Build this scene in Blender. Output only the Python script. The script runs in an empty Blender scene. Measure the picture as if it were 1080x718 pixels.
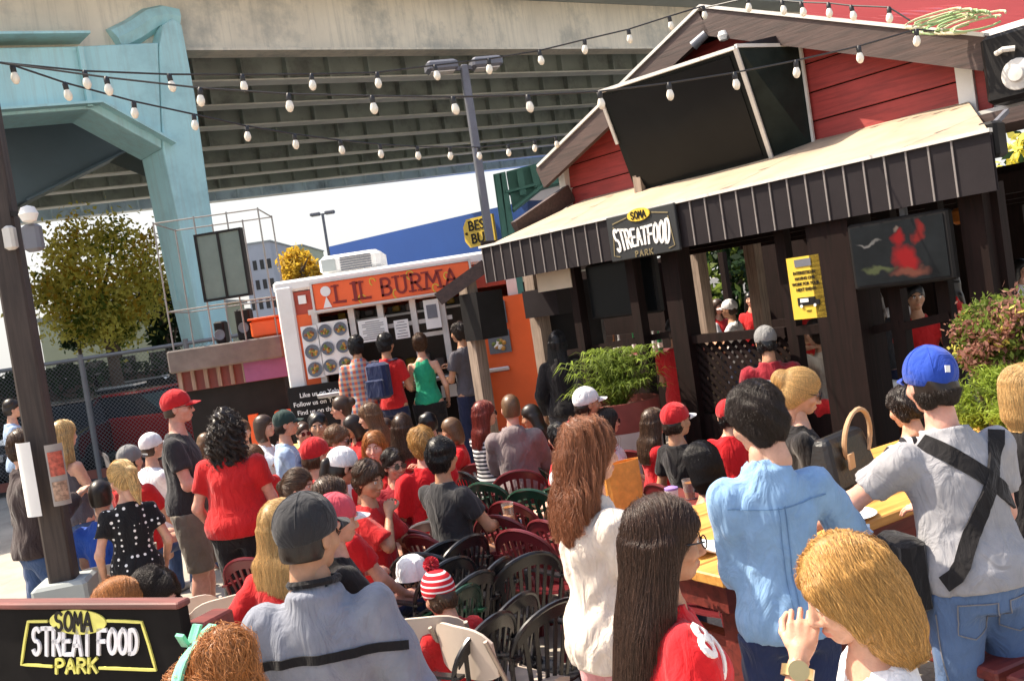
import bpy, math, random
import numpy as np
from mathutils import Vector, Matrix
R_ = math.radians
random.seed(7); rng = np.random.default_rng(7)
SC = bpy.context.scene
COL = SC.collection

# ------------------------------------------------------------------ camera model (1080 x 718 photograph)
TH = math.atan(.15); PT = math.atan(.0386); FL = 1000.; CH = 2.1
FWD = np.array([0, math.cos(PT), -math.sin(PT)]); RT0 = np.array([1., 0, 0]); UP0 = np.array([0, math.sin(PT), math.cos(PT)])
RT = math.cos(TH)*RT0 - math.sin(TH)*UP0; UP = math.sin(TH)*RT0 + math.cos(TH)*UP0
CAM = np.array([0, 0, CH])
def ray(px, py): return FWD + RT*(px-540)/FL - UP*(py-359)/FL
def at(px, py, Y):
    d = ray(px, py); return CAM + d*(Y/d[1])
def onz(px, py, z):
    d = ray(px, py); return CAM + d*((z-CH)/d[2])
def onplane(px, py, P, n):
    d = ray(px, py); n = np.array(n, float); return CAM + d*(np.dot(np.array(P)-CAM, n)/np.dot(d, n))
def V(*a): return np.array(a, float)
def unit(v):
    v = np.array(v, float); return v/(np.linalg.norm(v)+1e-12)

# ------------------------------------------------------------------ materials
MATS = {}
def mat(name, col, rough=.6, metal=0, var=.12, vs=6., bump=0., bs=40., spec=.5, coat=0, stain=None, st_amt=.5, st_s=1.5, sss=0, trans=0, coords='Object', streak=None, sk_amt=.5):
    if name in MATS: return MATS[name]
    m = bpy.data.materials.new(name); m.use_nodes = True
    nt = m.node_tree; N = nt.nodes; L = nt.links
    b = N['Principled BSDF']
    b.inputs['Roughness'].default_value = rough; b.inputs['Metallic'].default_value = metal
    b.inputs['Specular IOR Level'].default_value = spec; b.inputs['Coat Weight'].default_value = coat
    b.inputs['Transmission Weight'].default_value = trans
    if sss:
        b.inputs['Subsurface Weight'].default_value = sss; b.inputs['Subsurface Radius'].default_value = (.8, .3, .15); b.inputs['Subsurface Scale'].default_value = .012
    tc = N.new('ShaderNodeTexCoord')
    c = (*col, 1)
    n1 = N.new('ShaderNodeTexNoise'); n1.inputs['Scale'].default_value = vs; n1.inputs['Detail'].default_value = 6; n1.inputs['Roughness'].default_value = .65
    L.new(tc.outputs[coords], n1.inputs['Vector'])
    mr = N.new('ShaderNodeMapRange'); mr.inputs['From Min'].default_value = .3; mr.inputs['From Max'].default_value = .7
    mr.inputs['To Min'].default_value = 1-var; mr.inputs['To Max'].default_value = 1+var
    L.new(n1.outputs['Fac'], mr.inputs['Value'])
    mx = N.new('ShaderNodeMix'); mx.data_type = 'RGBA'; mx.blend_type = 'MULTIPLY'; mx.inputs[0].default_value = 1
    mx.inputs[6].default_value = c; L.new(mr.outputs['Result'], mx.inputs[7])
    out = mx.outputs[2]
    if stain:
        n2 = N.new('ShaderNodeTexNoise'); n2.inputs['Scale'].default_value = st_s; n2.inputs['Detail'].default_value = 8; n2.inputs['Roughness'].default_value = .7
        L.new(tc.outputs[coords], n2.inputs['Vector'])
        m2 = N.new('ShaderNodeMapRange'); m2.inputs['From Min'].default_value = .5; m2.inputs['From Max'].default_value = .68
        m2.inputs['To Max'].default_value = st_amt; L.new(n2.outputs['Fac'], m2.inputs['Value'])
        mx2 = N.new('ShaderNodeMix'); mx2.data_type = 'RGBA'; L.new(m2.outputs['Result'], mx2.inputs[0])
        L.new(out, mx2.inputs[6]); mx2.inputs[7].default_value = (*stain, 1); out = mx2.outputs[2]
    if streak:
        mp = N.new('ShaderNodeMapping'); mp.inputs['Scale'].default_value = (2.2, 2.2, .12); L.new(tc.outputs[coords], mp.inputs[0])
        n4 = N.new('ShaderNodeTexNoise'); n4.inputs['Scale'].default_value = 2.5; n4.inputs['Detail'].default_value = 8; n4.inputs['Roughness'].default_value = .75; L.new(mp.outputs[0], n4.inputs['Vector'])
        m4 = N.new('ShaderNodeMapRange'); m4.inputs['From Min'].default_value = .48; m4.inputs['From Max'].default_value = .72; m4.inputs['To Max'].default_value = sk_amt; L.new(n4.outputs['Fac'], m4.inputs['Value'])
        mx4 = N.new('ShaderNodeMix'); mx4.data_type = 'RGBA'; L.new(m4.outputs['Result'], mx4.inputs[0]); L.new(out, mx4.inputs[6]); mx4.inputs[7].default_value = (*streak, 1); out = mx4.outputs[2]
    L.new(out, b.inputs['Base Color'])
    if bump:
        n3 = N.new('ShaderNodeTexNoise'); n3.inputs['Scale'].default_value = bs; n3.inputs['Detail'].default_value = 5
        L.new(tc.outputs[coords], n3.inputs['Vector'])
        bp = N.new('ShaderNodeBump'); bp.inputs['Strength'].default_value = bump; bp.inputs['Distance'].default_value = .02
        L.new(n3.outputs['Fac'], bp.inputs['Height']); L.new(bp.outputs[0], b.inputs['Normal'])
    m['out'] = 0
    MATS[name] = m; return m
def cloth(name, col, var=.14, rough=.85, bs=45):
    if name in MATS: return MATS[name]
    m = mat(name, col, rough, var=var, vs=9, spec=.15); nt = m.node_tree; N = nt.nodes; L = nt.links; b = N['Principled BSDF']
    b.inputs['Sheen Weight'].default_value = .15; b.inputs['Sheen Roughness'].default_value = .5
    tc = N.new('ShaderNodeTexCoord'); mp = N.new('ShaderNodeMapping'); mp.inputs['Scale'].default_value = (1, 1, .45); mp.inputs['Rotation'].default_value = (.3, .5, 0); L.new(tc.outputs['Object'], mp.inputs[0])
    n1 = N.new('ShaderNodeTexNoise'); n1.inputs['Scale'].default_value = 13; n1.inputs['Detail'].default_value = 3; n1.inputs['Distortion'].default_value = 1.6; L.new(mp.outputs[0], n1.inputs['Vector'])
    n2 = N.new('ShaderNodeTexNoise'); n2.inputs['Scale'].default_value = 420; n2.inputs['Detail'].default_value = 2; L.new(tc.outputs['Object'], n2.inputs['Vector'])
    b1 = N.new('ShaderNodeBump'); b1.inputs['Strength'].default_value = .55; b1.inputs['Distance'].default_value = .035; L.new(n1.outputs['Fac'], b1.inputs['Height'])
    b2 = N.new('ShaderNodeBump'); b2.inputs['Strength'].default_value = .35; b2.inputs['Distance'].default_value = .002; L.new(n2.outputs['Fac'], b2.inputs['Height']); L.new(b1.outputs[0], b2.inputs['Normal'])
    L.new(b2.outputs[0], b.inputs['Normal']); return m
def colorsock(m):
    nt = m.node_tree; b = nt.nodes['Principled BSDF']; return nt, b.inputs['Base Color'].links[0].from_socket, b.inputs['Base Color']
def wave_mat(name, c1, c2, scale, direction='X', rot=(0, 0, 0), thr=.5, **kw):
    """two-colour stripes along an object axis"""
    if name in MATS: return MATS[name]
    m = mat(name, c1, **kw); nt, src, dst = colorsock(m); N = nt.nodes; L = nt.links
    tc = N.new('ShaderNodeTexCoord'); mp = N.new('ShaderNodeMapping'); mp.inputs['Rotation'].default_value = rot
    L.new(tc.outputs['Object'], mp.inputs[0])
    w = N.new('ShaderNodeTexWave'); w.bands_direction = direction; w.inputs['Scale'].default_value = scale; w.inputs['Distortion'].default_value = .3
    L.new(mp.outputs[0], w.inputs['Vector'])
    cr = N.new('ShaderNodeValToRGB'); cr.color_ramp.elements[0].position = thr-.04; cr.color_ramp.elements[1].position = thr+.04
    L.new(w.outputs['Fac'], cr.inputs[0])
    mx = N.new('ShaderNodeMix'); mx.data_type = 'RGBA'; L.new(cr.outputs[0], mx.inputs[0]); L.new(src, mx.inputs[6]); mx.inputs[7].default_value = (*c2, 1)
    L.new(mx.outputs[2], dst); return m
def dots_mat(name, c1, c2, scale):
    if name in MATS: return MATS[name]
    m = cloth(name, c1); nt, src, dst = colorsock(m); N = nt.nodes; L = nt.links
    tc = N.new('ShaderNodeTexCoord'); v = N.new('ShaderNodeTexVoronoi'); v.inputs['Scale'].default_value = scale; v.inputs['Randomness'].default_value = .25
    L.new(tc.outputs['Object'], v.inputs['Vector'])
    cr = N.new('ShaderNodeMath'); cr.operation = 'LESS_THAN'; cr.inputs[1].default_value = .26; L.new(v.outputs['Distance'], cr.inputs[0])
    mx = N.new('ShaderNodeMix'); mx.data_type = 'RGBA'; L.new(cr.outputs[0], mx.inputs[0]); L.new(src, mx.inputs[6]); mx.inputs[7].default_value = (*c2, 1)
    L.new(mx.outputs[2], dst); return m
def plaid_mat(name, c1, c2, c3):
    m = wave_mat(name, c1, c2, 5, 'X', thr=.55, rough=.85, spec=.2); nt, src, dst = colorsock(m); N = nt.nodes; L = nt.links
    tc = N.new('ShaderNodeTexCoord'); w = N.new('ShaderNodeTexWave'); w.bands_direction = 'Z'; w.inputs['Scale'].default_value = 5
    L.new(tc.outputs['Object'], w.inputs['Vector'])
    mx = N.new('ShaderNodeMix'); mx.data_type = 'RGBA'; mm = N.new('ShaderNodeMath'); mm.operation = 'MULTIPLY'; mm.inputs[1].default_value = .6
    L.new(w.outputs['Fac'], mm.inputs[0]); L.new(mm.outputs[0], mx.inputs[0]); L.new(src, mx.inputs[6]); mx.inputs[7].default_value = (*c3, 1)
    L.new(mx.outputs[2], dst); return m
def wood(name, col, dark, scale=3., rough=.65, axis='X', bump=.25):
    if name in MATS: return MATS[name]
    m = mat(name, col, rough, var=.15, vs=5); nt, src, dst = colorsock(m); N = nt.nodes; L = nt.links
    tc = N.new('ShaderNodeTexCoord'); mp = N.new('ShaderNodeMapping')
    s = [12., 12., 12.]; s['XYZ'.index(axis)] = .8; mp.inputs['Scale'].default_value = s
    L.new(tc.outputs['Object'], mp.inputs[0])
    n = N.new('ShaderNodeTexNoise'); n.inputs['Scale'].default_value = scale; n.inputs['Detail'].default_value = 7; n.inputs['Distortion'].default_value = .6
    L.new(mp.outputs[0], n.inputs['Vector'])
    mr = N.new('ShaderNodeMapRange'); mr.inputs['From Min'].default_value = .42; mr.inputs['From Max'].default_value = .68; L.new(n.outputs['Fac'], mr.inputs[0])
    mx = N.new('ShaderNodeMix'); mx.data_type = 'RGBA'; L.new(mr.outputs[0], mx.inputs[0]); L.new(src, mx.inputs[6]); mx.inputs[7].default_value = (*dark, 1)
    L.new(mx.outputs[2], dst)
    bp = N.new('ShaderNodeBump'); bp.inputs['Strength'].default_value = bump; bp.inputs['Distance'].default_value = .01
    L.new(n.outputs['Fac'], bp.inputs['Height']); L.new(bp.outputs[0], N['Principled BSDF'].inputs['Normal'])
    return m

def translucent(m, f=.4):
    nt = m.node_tree; N = nt.nodes; L = nt.links; b = N['Principled BSDF']; t = N.new('ShaderNodeBsdfTranslucent'); src = b.inputs['Base Color'].links[0].from_socket
    L.new(src, t.inputs[0]); mx = N.new('ShaderNodeMixShader'); mx.inputs[0].default_value = f; L.new(b.outputs[0], mx.inputs[1]); L.new(t.outputs[0], mx.inputs[2]); L.new(mx.outputs[0], N['Material Output'].inputs[0])
# ------------------------------------------------------------------ objects
def tag(o, label=None, cat=None, group=None, kind=None):
    if label: o['label'] = label
    if cat: o['category'] = cat
    if group: o['group'] = group
    if kind: o['kind'] = kind
    return o
def empty(name, loc, rz=0, label=None, cat=None, group=None):
    o = bpy.data.objects.new(name, None); COL.objects.link(o); o.location = [float(v) for v in loc]; o.rotation_euler[2] = rz; o.empty_display_size = .1
    return tag(o, label, cat, group)
def copy_tree(o, parent=None):
    c = o.copy(); COL.objects.link(c); c.parent = parent
    for ch in o.children: copy_tree(ch, c)
    return c
def frame(origin, ex, ey=None):
    """4x4 world matrix from an origin and a horizontal x direction (z up)"""
    ex = unit(ex); ez = V(0, 0, 1); ey = unit(np.cross(ez, ex)); ez = np.cross(ex, ey)
    M = np.eye(4); M[:3, 0] = ex; M[:3, 1] = ey; M[:3, 2] = ez; M[:3, 3] = origin; return M
class MB:
    def __init__(s): s.v = []; s.f = []; s.mi = []; s.cur = 0
    def add(s, vs, fs):
        o = len(s.v); s.v.extend([tuple(float(c) for c in p) for p in vs])
        for f in fs: s.f.append(tuple(i+o for i in f)); s.mi.append(s.cur)
        return s
    def hexa(s, p):   # 8 corners: bottom 0-3 ccw, top 4-7
        return s.add(p, [(0, 3, 2, 1), (4, 5, 6, 7), (0, 1, 5, 4), (1, 2, 6, 5), (2, 3, 7, 6), (3, 0, 4, 7)])
    def box(s, c, d, rz=0, bev=0):
        x, y, z = [k/2 for k in d]; ca, sa = math.cos(rz), math.sin(rz)
        if bev:
            b = min(bev, x*.45, y*.45, z*.45); vs = []; 
            for (zz, ins) in ((-z, b), (-z+b, 0), (z-b, 0), (z, b)):
                X, Y = x-ins, y-ins
                for (a, q) in ((-X+b, -Y), (X-b, -Y), (X, -Y+b), (X, Y-b), (X-b, Y), (-X+b, Y), (-X, Y-b), (-X, -Y+b)): vs.append((a, q, zz))
            vs = [(c[0]+a*ca-q*sa, c[1]+a*sa+q*ca, c[2]+w) for a, q, w in vs]
            fs = [tuple(range(7, -1, -1)), tuple(range(24, 32))]
            for r in range(3):
                for k in range(8): fs.append((r*8+k, r*8+(k+1) % 8, r*8+8+(k+1) % 8, r*8+8+k))
            return s.add(vs, fs)
        P = [(-x, -y, -z), (x, -y, -z), (x, y, -z), (-x, y, -z), (-x, -y, z), (x, -y, z), (x, y, z), (-x, y, z)]
        return s.hexa([(c[0]+a*ca-b*sa, c[1]+a*sa+b*ca, c[2]+w) for a, b, w in P])
    def bar(s, a, b, w, h, up=(0, 0, 1)):
        a = V(*a); b = V(*b); t = unit(b-a); u = np.array(up, float); u = u-t*np.dot(u, t)
        if np.linalg.norm(u) < 1e-4: u = V(0, 1, 0)-t*t[1]
        u = unit(u); r = np.cross(t, u)*w/2; u = u*h/2
        return s.hexa([a-r-u, a+r-u, b+r-u, b-r-u, a-r+u, a+r+u, b+r+u, b-r+u])
    def tube(s, pts, r, n=8, cap=True, flat=1.):
        pts = [V(*p) for p in pts]; k = len(pts); rs = r if hasattr(r, '__len__') else [r]*k
        t0 = unit(pts[1]-pts[0]); u = np.cross(t0, V(0, 0, 1))
        if np.linalg.norm(u) < .1: u = np.cross(t0, V(0, 1, 0))
        u = unit(u); vs = []
        for i in range(k):
            t = unit(pts[min(i+1, k-1)]-pts[max(i-1, 0)]); u = unit(u-t*np.dot(u, t)); w = np.cross(t, u)
            for j in range(n):
                a = 2*math.pi*j/n; vs.append(pts[i]+rs[i]*(u*math.cos(a)+w*math.sin(a)*flat))
        fs = [(i*n+j, i*n+(j+1) % n, (i+1)*n+(j+1) % n, (i+1)*n+j) for i in range(k-1) for j in range(n)]
        if cap: fs += [tuple(range(n-1, -1, -1)), tuple(range((k-1)*n, k*n))]
        return s.add(vs, fs)
    def lathe(s, prof, c=(0, 0, 0), n=20, axis=2):
        vs = []
        for r, z in prof:
            for j in range(n):
                a = 2*math.pi*j/n; p = [r*math.cos(a), r*math.sin(a), z]
                if axis == 1: p = [p[0], p[2], p[1]]
                vs.append((c[0]+p[0], c[1]+p[1], c[2]+p[2]))
        fs = [(i*n+j, i*n+(j+1) % n, (i+1)*n+(j+1) % n, (i+1)*n+j) for i in range(len(prof)-1) for j in range(n)]
        fs += [tuple(range(n-1, -1, -1)), tuple(range((len(prof)-1)*n, len(prof)*n))]
        return s.add(vs, fs)
    def prism(s, poly, d):   # polygon of 3d points extruded by vector d
        k = len(poly); d = V(*d); vs = [V(*p) for p in poly]; vs += [p+d for p in vs]
        return s.add(vs, [tuple(range(k-1, -1, -1)), tuple(range(k, 2*k))]+[(i, (i+1) % k, (i+1) % k+k, i+k) for i in range(k)])
    def sheet(s, grid, th):   # grid[i][j] of points -> solid slab of thickness th along mean normal
        g = np.array(grid, float); a, b = g.shape[:2]
        du = np.gradient(g, axis=0); dv = np.gradient(g, axis=1); nn = np.cross(du, dv); nn /= np.linalg.norm(nn, axis=2, keepdims=True)+1e-9
        lo = g-nn*th/2; hi = g+nn*th/2; vs = list(hi.reshape(-1, 3))+list(lo.reshape(-1, 3)); fs = []; o = a*b
        for i in range(a-1):
            for j in range(b-1):
                q = (i*b+j, (i+1)*b+j, (i+1)*b+j+1, i*b+j+1); fs.append(q); fs.append(tuple(x+o for x in q[::-1]))
        for i in range(a-1):
            fs.append((i*b, o+i*b, o+(i+1)*b, (i+1)*b)); fs.append((i*b+b-1, (i+1)*b+b-1, o+(i+1)*b+b-1, o+i*b+b-1))
        for j in range(b-1):
            fs.append((j, j+1, o+j+1, o+j)); q = (a-1)*b; fs.append((q+j, o+q+j, o+q+j+1, q+j+1))
        return s.add(vs, fs)
    def xf(s, M):
        M = np.array(M); v = np.array(s.v) @ M[:3, :3].T + M[:3, 3]; s.v = [tuple(p) for p in v]; return s
    def build(s, name, mats, parent=None, smooth=False, bevel=0):
        me = bpy.data.meshes.new(name); me.from_pydata(s.v, [], s.f)
        mats = mats if isinstance(mats, (list, tuple)) else [mats]
        for m in mats: me.materials.append(m)
        me.polygons.foreach_set('material_index', s.mi)
        if smooth:
            me.polygons.foreach_set('use_smooth', [True]*len(s.f)); 
            try: me.set_sharp_from_angle(angle=R_(40))
            except Exception: pass
        me.validate(); me.update()
        o = bpy.data.objects.new(name, me); COL.objects.link(o); o.parent = parent
        if bevel:
            b = o.modifiers.new('bevel', 'BEVEL'); b.width = bevel; b.segments = 2; b.limit_method = 'ANGLE'
        return o
def tobj(name, body, size, m, M, parent=None, ext=.004, bold=0, align='CENTER', sx=1, shear=0, space=1):
    """lettering: M is a 4x4 whose x axis is the writing direction, z axis the facing"""
    cu = bpy.data.curves.new(name, 'FONT'); cu.body = body; cu.size = size; cu.extrude = ext; cu.offset = bold; cu.align_x = align; cu.align_y = 'CENTER'
    cu.shear = shear; cu.space_character = space; cu.materials.append(m)
    o = bpy.data.objects.new(name, cu); COL.objects.link(o); bpy.context.view_layer.update()
    me = bpy.data.meshes.new_from_object(o.evaluated_get(bpy.context.evaluated_depsgraph_get())); bpy.data.objects.remove(o); o = bpy.data.objects.new(name, me); COL.objects.link(o)
    o.parent = parent; Mm = Matrix([list(map(float, r)) for r in M]) @ Matrix.Diagonal((sx, 1, 1, 1)); o.matrix_basis = Mm; return o
def face_frame(origin, ex, up=(0, 0, 1)):
    """x axis = writing direction, y = up, z = toward the reader"""
    ex = unit(ex); up = np.array(up, float); ey = unit(up-ex*np.dot(up, ex)); ez = np.cross(ex, ey)
    M = np.eye(4); M[:3, 0] = ex; M[:3, 1] = ey; M[:3, 2] = ez; M[:3, 3] = origin; return M

# hand lettered strokes on a 1 x 1.4 cell
def arc(cx, cy, rx, ry, a0, a1, n=10): return [(cx+rx*math.cos(R_(a0+(a1-a0)*i/n)), cy+ry*math.sin(R_(a0+(a1-a0)*i/n))) for i in range(n+1)]
GL = {
 'S': [arc(.5, 1.05, .38, .35, 40, 270)[:-1]+arc(.5, .36, .38, .36, 90, -150)], 'T': [[(0, 1.4), (1, 1.4)], [(.5, 1.4), (.5, 0)]],
 'R': [[(.1, 0), (.1, 1.4)], [(.1, 1.4)]+arc(.5, 1.05, .4, .35, 90, -90)+[(.1, .7)], [(.45, .7), (.95, 0)]], 'E': [[(.9, 1.4), (.1, 1.4), (.1, 0), (.9, 0)], [(.1, .72), (.75, .72)]],
 'A': [[(0, 0), (.5, 1.4), (1, 0)], [(.2, .48), (.8, .48)]], 'F': [[(.9, 1.4), (.1, 1.4), (.1, 0)], [(.1, .72), (.75, .72)]], 'O': [arc(.5, .7, .45, .7, 90, 450, 20)],
 'D': [[(.1, 0), (.1, 1.4)]+arc(.4, .7, .52, .7, 90, -90, 14)+[(.1, 0)]], 'P': [[(.1, 0), (.1, 1.4)]+arc(.5, 1.03, .42, .37, 90, -90)+[(.1, .66)]],
 'K': [[(.1, 0), (.1, 1.4)], [(.95, 1.4), (.12, .6)], [(.4, .85), (.98, 0)]], 'M': [[(0, 0), (.12, 1.4), (.5, .45), (.88, 1.4), (1, 0)]],
 '8': [arc(.5, 1.05, .34, .35, 90, 450, 16), arc(.5, .36, .4, .36, 90, 450, 16)], '0': [arc(.5, .7, .4, .7, 90, 450, 20)],
 '9': [arc(.5, 1.0, .4, .4, 0, 360, 16), [(.9, 1.0), (.85, .3), (.5, 0), (.2, .1)]], '4': [[(.7, 0), (.7, 1.4), (.05, .45), (1, .45)]], '2': [arc(.5, 1.02, .4, .38, 160, -40)+[(.1, 0), (.92, 0)]],
 'L': [[(.1, 1.4), (.1, 0), (.9, 0)]], 'I': [[(.5, 0), (.5, 1.4)]], 'B': [[(.1, 0), (.1, 1.4)]+arc(.5, 1.06, .36, .34, 90, -90)+[(.1, .72)], [(.5, .72)]+arc(.5, .36, .42, .36, 90, -90)+[(.1, 0)]],
 'U': [[(.08, 1.4), (.08, .45)]+arc(.5, .45, .42, .45, 180, 360)+[(.92, 1.4)]], '1': [[(.25, 1.1), (.55, 1.4), (.55, 0)]], '5': [[(.85, 1.4), (.2, 1.4), (.15, .8)]+arc(.48, .45, .42, .45, 110, -140)],
}
def dens(pl, step=.12):
    out = [pl[0]]
    for a, b in zip(pl, pl[1:]):
        L = math.hypot(b[0]-a[0], b[1]-a[1]); n = max(1, int(L/step))
        out += [(a[0]+(b[0]-a[0])*i/n, a[1]+(b[1]-a[1])*i/n) for i in range(1, n+1)]
    return out
def strokes(text, w, h, gap=.22, warp=None):
    """polylines of a word scaled into a w x h box centred on the origin"""
    n = len(text); cell = w/(n+(n-1)*gap); out = []
    for i, ch in enumerate(text):
        if ch == ' ': continue
        x0 = -w/2+i*cell*(1+gap)
        for pl in GL[ch]:
            q = [(x0+x*cell, (y/1.4-.5)*h) for x, y in dens(pl)]
            out.append([warp(*p) for p in q] if warp else q)
    return out
def ribbon(mb, pl3, w, nrm, th=.003):
    """solid flat stroke along 3d points lying on a surface with normals nrm"""
    P = [V(*p) for p in pl3]; k = len(P); top = []; bot = []
    for i in range(k):
        t = unit(P[min(i+1, k-1)]-P[max(i-1, 0)]); n = unit(nrm[i] if hasattr(nrm[0], '__len__') else nrm); s = unit(np.cross(n, t))*w/2
        e = t*w*.5*(1 if i == k-1 else -1 if i == 0 else 0)
        top += [P[i]+e-s+n*th, P[i]+e+s+n*th]; bot += [P[i]+e-s-n*th, P[i]+e+s-n*th]
    vs = top+bot; o = 2*k; fs = []
    for i in range(k-1):
        a, b, c, d = 2*i, 2*i+1, 2*i+3, 2*i+2
        fs += [(a, b, c, d), (d+o, c+o, b+o, a+o), (a, d, d+o, a+o), (b, b+o, c+o, c)]
    fs += [(0, o, o+1, 1), (2*k-2, 2*k-1, o+2*k-1, o+2*k-2)]
    mb.add(vs, fs)
def letter_mesh(name, polys, w, m, M, parent, th=.003):
    mb = MB()
    for pl in polys: ribbon(mb, [(x, y, 0) for x, y in pl], w, (0, 0, 1), th)
    mb.xf(M); return mb.build(name, m, parent)
# ------------------------------------------------------------------ implicit bodies
class Sdf:
    def __init__(s): s.ops = []
    def put(s, f, lo, hi, k=.02, mode='u'): s.ops.append((f, np.array(lo, float), np.array(hi, float), k, mode)); return s
    def cap(s, a, b, ra, rb, k=.02, mode='u', fl=None):
        a = V(*a); b = V(*b); ab = b-a; L2 = float(ab@ab)+1e-9; r = max(ra, rb)
        def f(x, y, z):
            t = np.clip(((x-a[0])*ab[0]+(y-a[1])*ab[1]+(z-a[2])*ab[2])/L2, 0, 1)
            return np.sqrt((x-a[0]-t*ab[0])**2+(y-a[1]-t*ab[1])**2+(z-a[2]-t*ab[2])**2)-(ra+t*(rb-ra))
        return s.put(f, np.minimum(a, b)-r, np.maximum(a, b)+r, k, mode)
    def ell(s, c, r, k=.02, mode='u', R=None):
        c = V(*c); r = V(*r); m = r.max()
        def f(x, y, z):
            X, Y, Z = x-c[0], y-c[1], z-c[2]
            if R is not None: X, Y, Z = R[0, 0]*X+R[1, 0]*Y+R[2, 0]*Z, R[0, 1]*X+R[1, 1]*Y+R[2, 1]*Z, R[0, 2]*X+R[1, 2]*Y+R[2, 2]*Z
            k0 = np.sqrt((X/r[0])**2+(Y/r[1])**2+(Z/r[2])**2)+1e-6; k1 = np.sqrt((X/r[0]**2)**2+(Y/r[1]**2)**2+(Z/r[2]**2)**2)+1e-6
            return k0*(k0-1)/k1
        return s.put(f, c-m, c+m, k, mode)
    def sweep(s, o, ex, ey, ez, prof, off=0, k=.03, mode='u', y0=None):
        """prof rows: t, half width, half depth, depth centre"""
        o = V(*o); P = np.array(prof, float); t0, t1 = P[0, 0], P[-1, 0]; m = P[:, 1:3].max()+off
        T = np.linspace(t0, t1, 60); W = np.stack([np.interp(T, P[:, 0], P[:, i]) for i in (1, 2, 3)], 1)
        ker = np.ones(7)/7; W = np.stack([np.convolve(np.pad(W[:, i], 3, 'edge'), ker, 'valid') for i in range(3)], 1)
        def f(x, y, z):
            X, Y, Z = x-o[0], y-o[1], z-o[2]
            u = X*ex[0]+Y*ex[1]+Z*ex[2]; v = X*ey[0]+Y*ey[1]+Z*ey[2]; t = X*ez[0]+Y*ez[1]+Z*ez[2]
            wx = np.interp(t, T, W[:, 0])+off; wy = np.interp(t, T, W[:, 1])+off; c = np.interp(t, T, W[:, 2])
            q = np.sqrt((u/wx)**2+((v-c)/wy)**2); d = (q-1)*np.minimum(wx, wy)
            return np.maximum(d, np.maximum(t0-off-t, t-t1-off))
        pts = np.array([o+np.array(ez)*t for t in (t0-off, t1+off)])
        return s.put(f, pts.min(0)-m-abs(P[:, 3]).max(), pts.max(0)+m+abs(P[:, 3]).max(), k, mode)
    def plane(s, n, c):  # keep n.p < c
        n = unit(n); return s.put(lambda x, y, z: n[0]*x+n[1]*y+n[2]*z-c+0*(x+y+z), [-9]*3, [9]*3, 0, 'i')
    def warp(s, amp, fr, seed=0):
        """cloth folds"""
        r = np.random.default_rng(seed); ph = r.uniform(0, 6.28, 8); d = r.normal(size=(4, 3)); d[:, 2] *= .6
        def f(x, y, z):
            a = sum(np.sin(fr*(d[i, 0]*x+d[i, 1]*y+d[i, 2]*z)+ph[i]+1.7*np.sin(fr*.45*(d[(i+1) % 4, 0]*x+d[(i+1) % 4, 1]*y+d[(i+1) % 4, 2]*z)+ph[i+4])) for i in range(4))
            return amp*a*.5
        return s.put(f, [-9]*3, [9]*3, 0, 'w')
    def bounds(s):
        lo = np.min([o[1] for o in s.ops if o[4] == 'u'], 0); hi = np.max([o[2] for o in s.ops if o[4] == 'u'], 0); return lo, hi
    @staticmethod
    def comb(a, d, k, mode):
        if mode == 'w': return a+d
        if mode == 'i': return np.maximum(a, d)
        if mode == 's':
            if k <= 0: return np.maximum(a, -d)
            h = np.clip(.5-.5*(d+a)/k, 0, 1); return a+(-d-a)*h+k*h*(1-h)
        if k <= 0: return np.minimum(a, d)
        h = np.clip(.5+.5*(a-d)/k, 0, 1); return a+(d-a)*h-k*h*(1-h)
    def at(s, P):
        x, y, z = P[:, 0], P[:, 1], P[:, 2]; a = np.full(len(P), 5.)
        for f, lo, hi, k, mode in s.ops: a = s.comb(a, f(x, y, z), k, mode)
        return a
    def grad(s, P, e=.004):
        g = np.stack([s.at(P+e*np.eye(3)[i])-s.at(P-e*np.eye(3)[i]) for i in range(3)], 1); return g/(np.linalg.norm(g, axis=1, keepdims=True)+1e-9)
    def mesh(s, h):
        lo, hi = s.bounds(); lo = lo-2.5*h-.01; hi = hi+2.5*h+.01
        ax = [np.arange(lo[i], hi[i]+h, h) for i in range(3)]
        A = np.full([len(a) for a in ax], .25)
        for f, l, u, k, mode in s.ops:
            mg = k+4*h+.01; ix = [slice(max(0, int(np.searchsorted(ax[i], l[i]-mg))-1), int(np.searchsorted(ax[i], u[i]+mg))+1) for i in range(3)]
            x, y, z = ax[0][ix[0]][:, None, None], ax[1][ix[1]][None, :, None], ax[2][ix[2]][None, None, :]
            if 0 in (x.size, y.size, z.size): continue
            t = tuple(ix); A[t] = s.comb(A[t], f(x, y, z), k, mode)
        return surfnet(A, lo, h)
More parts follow.
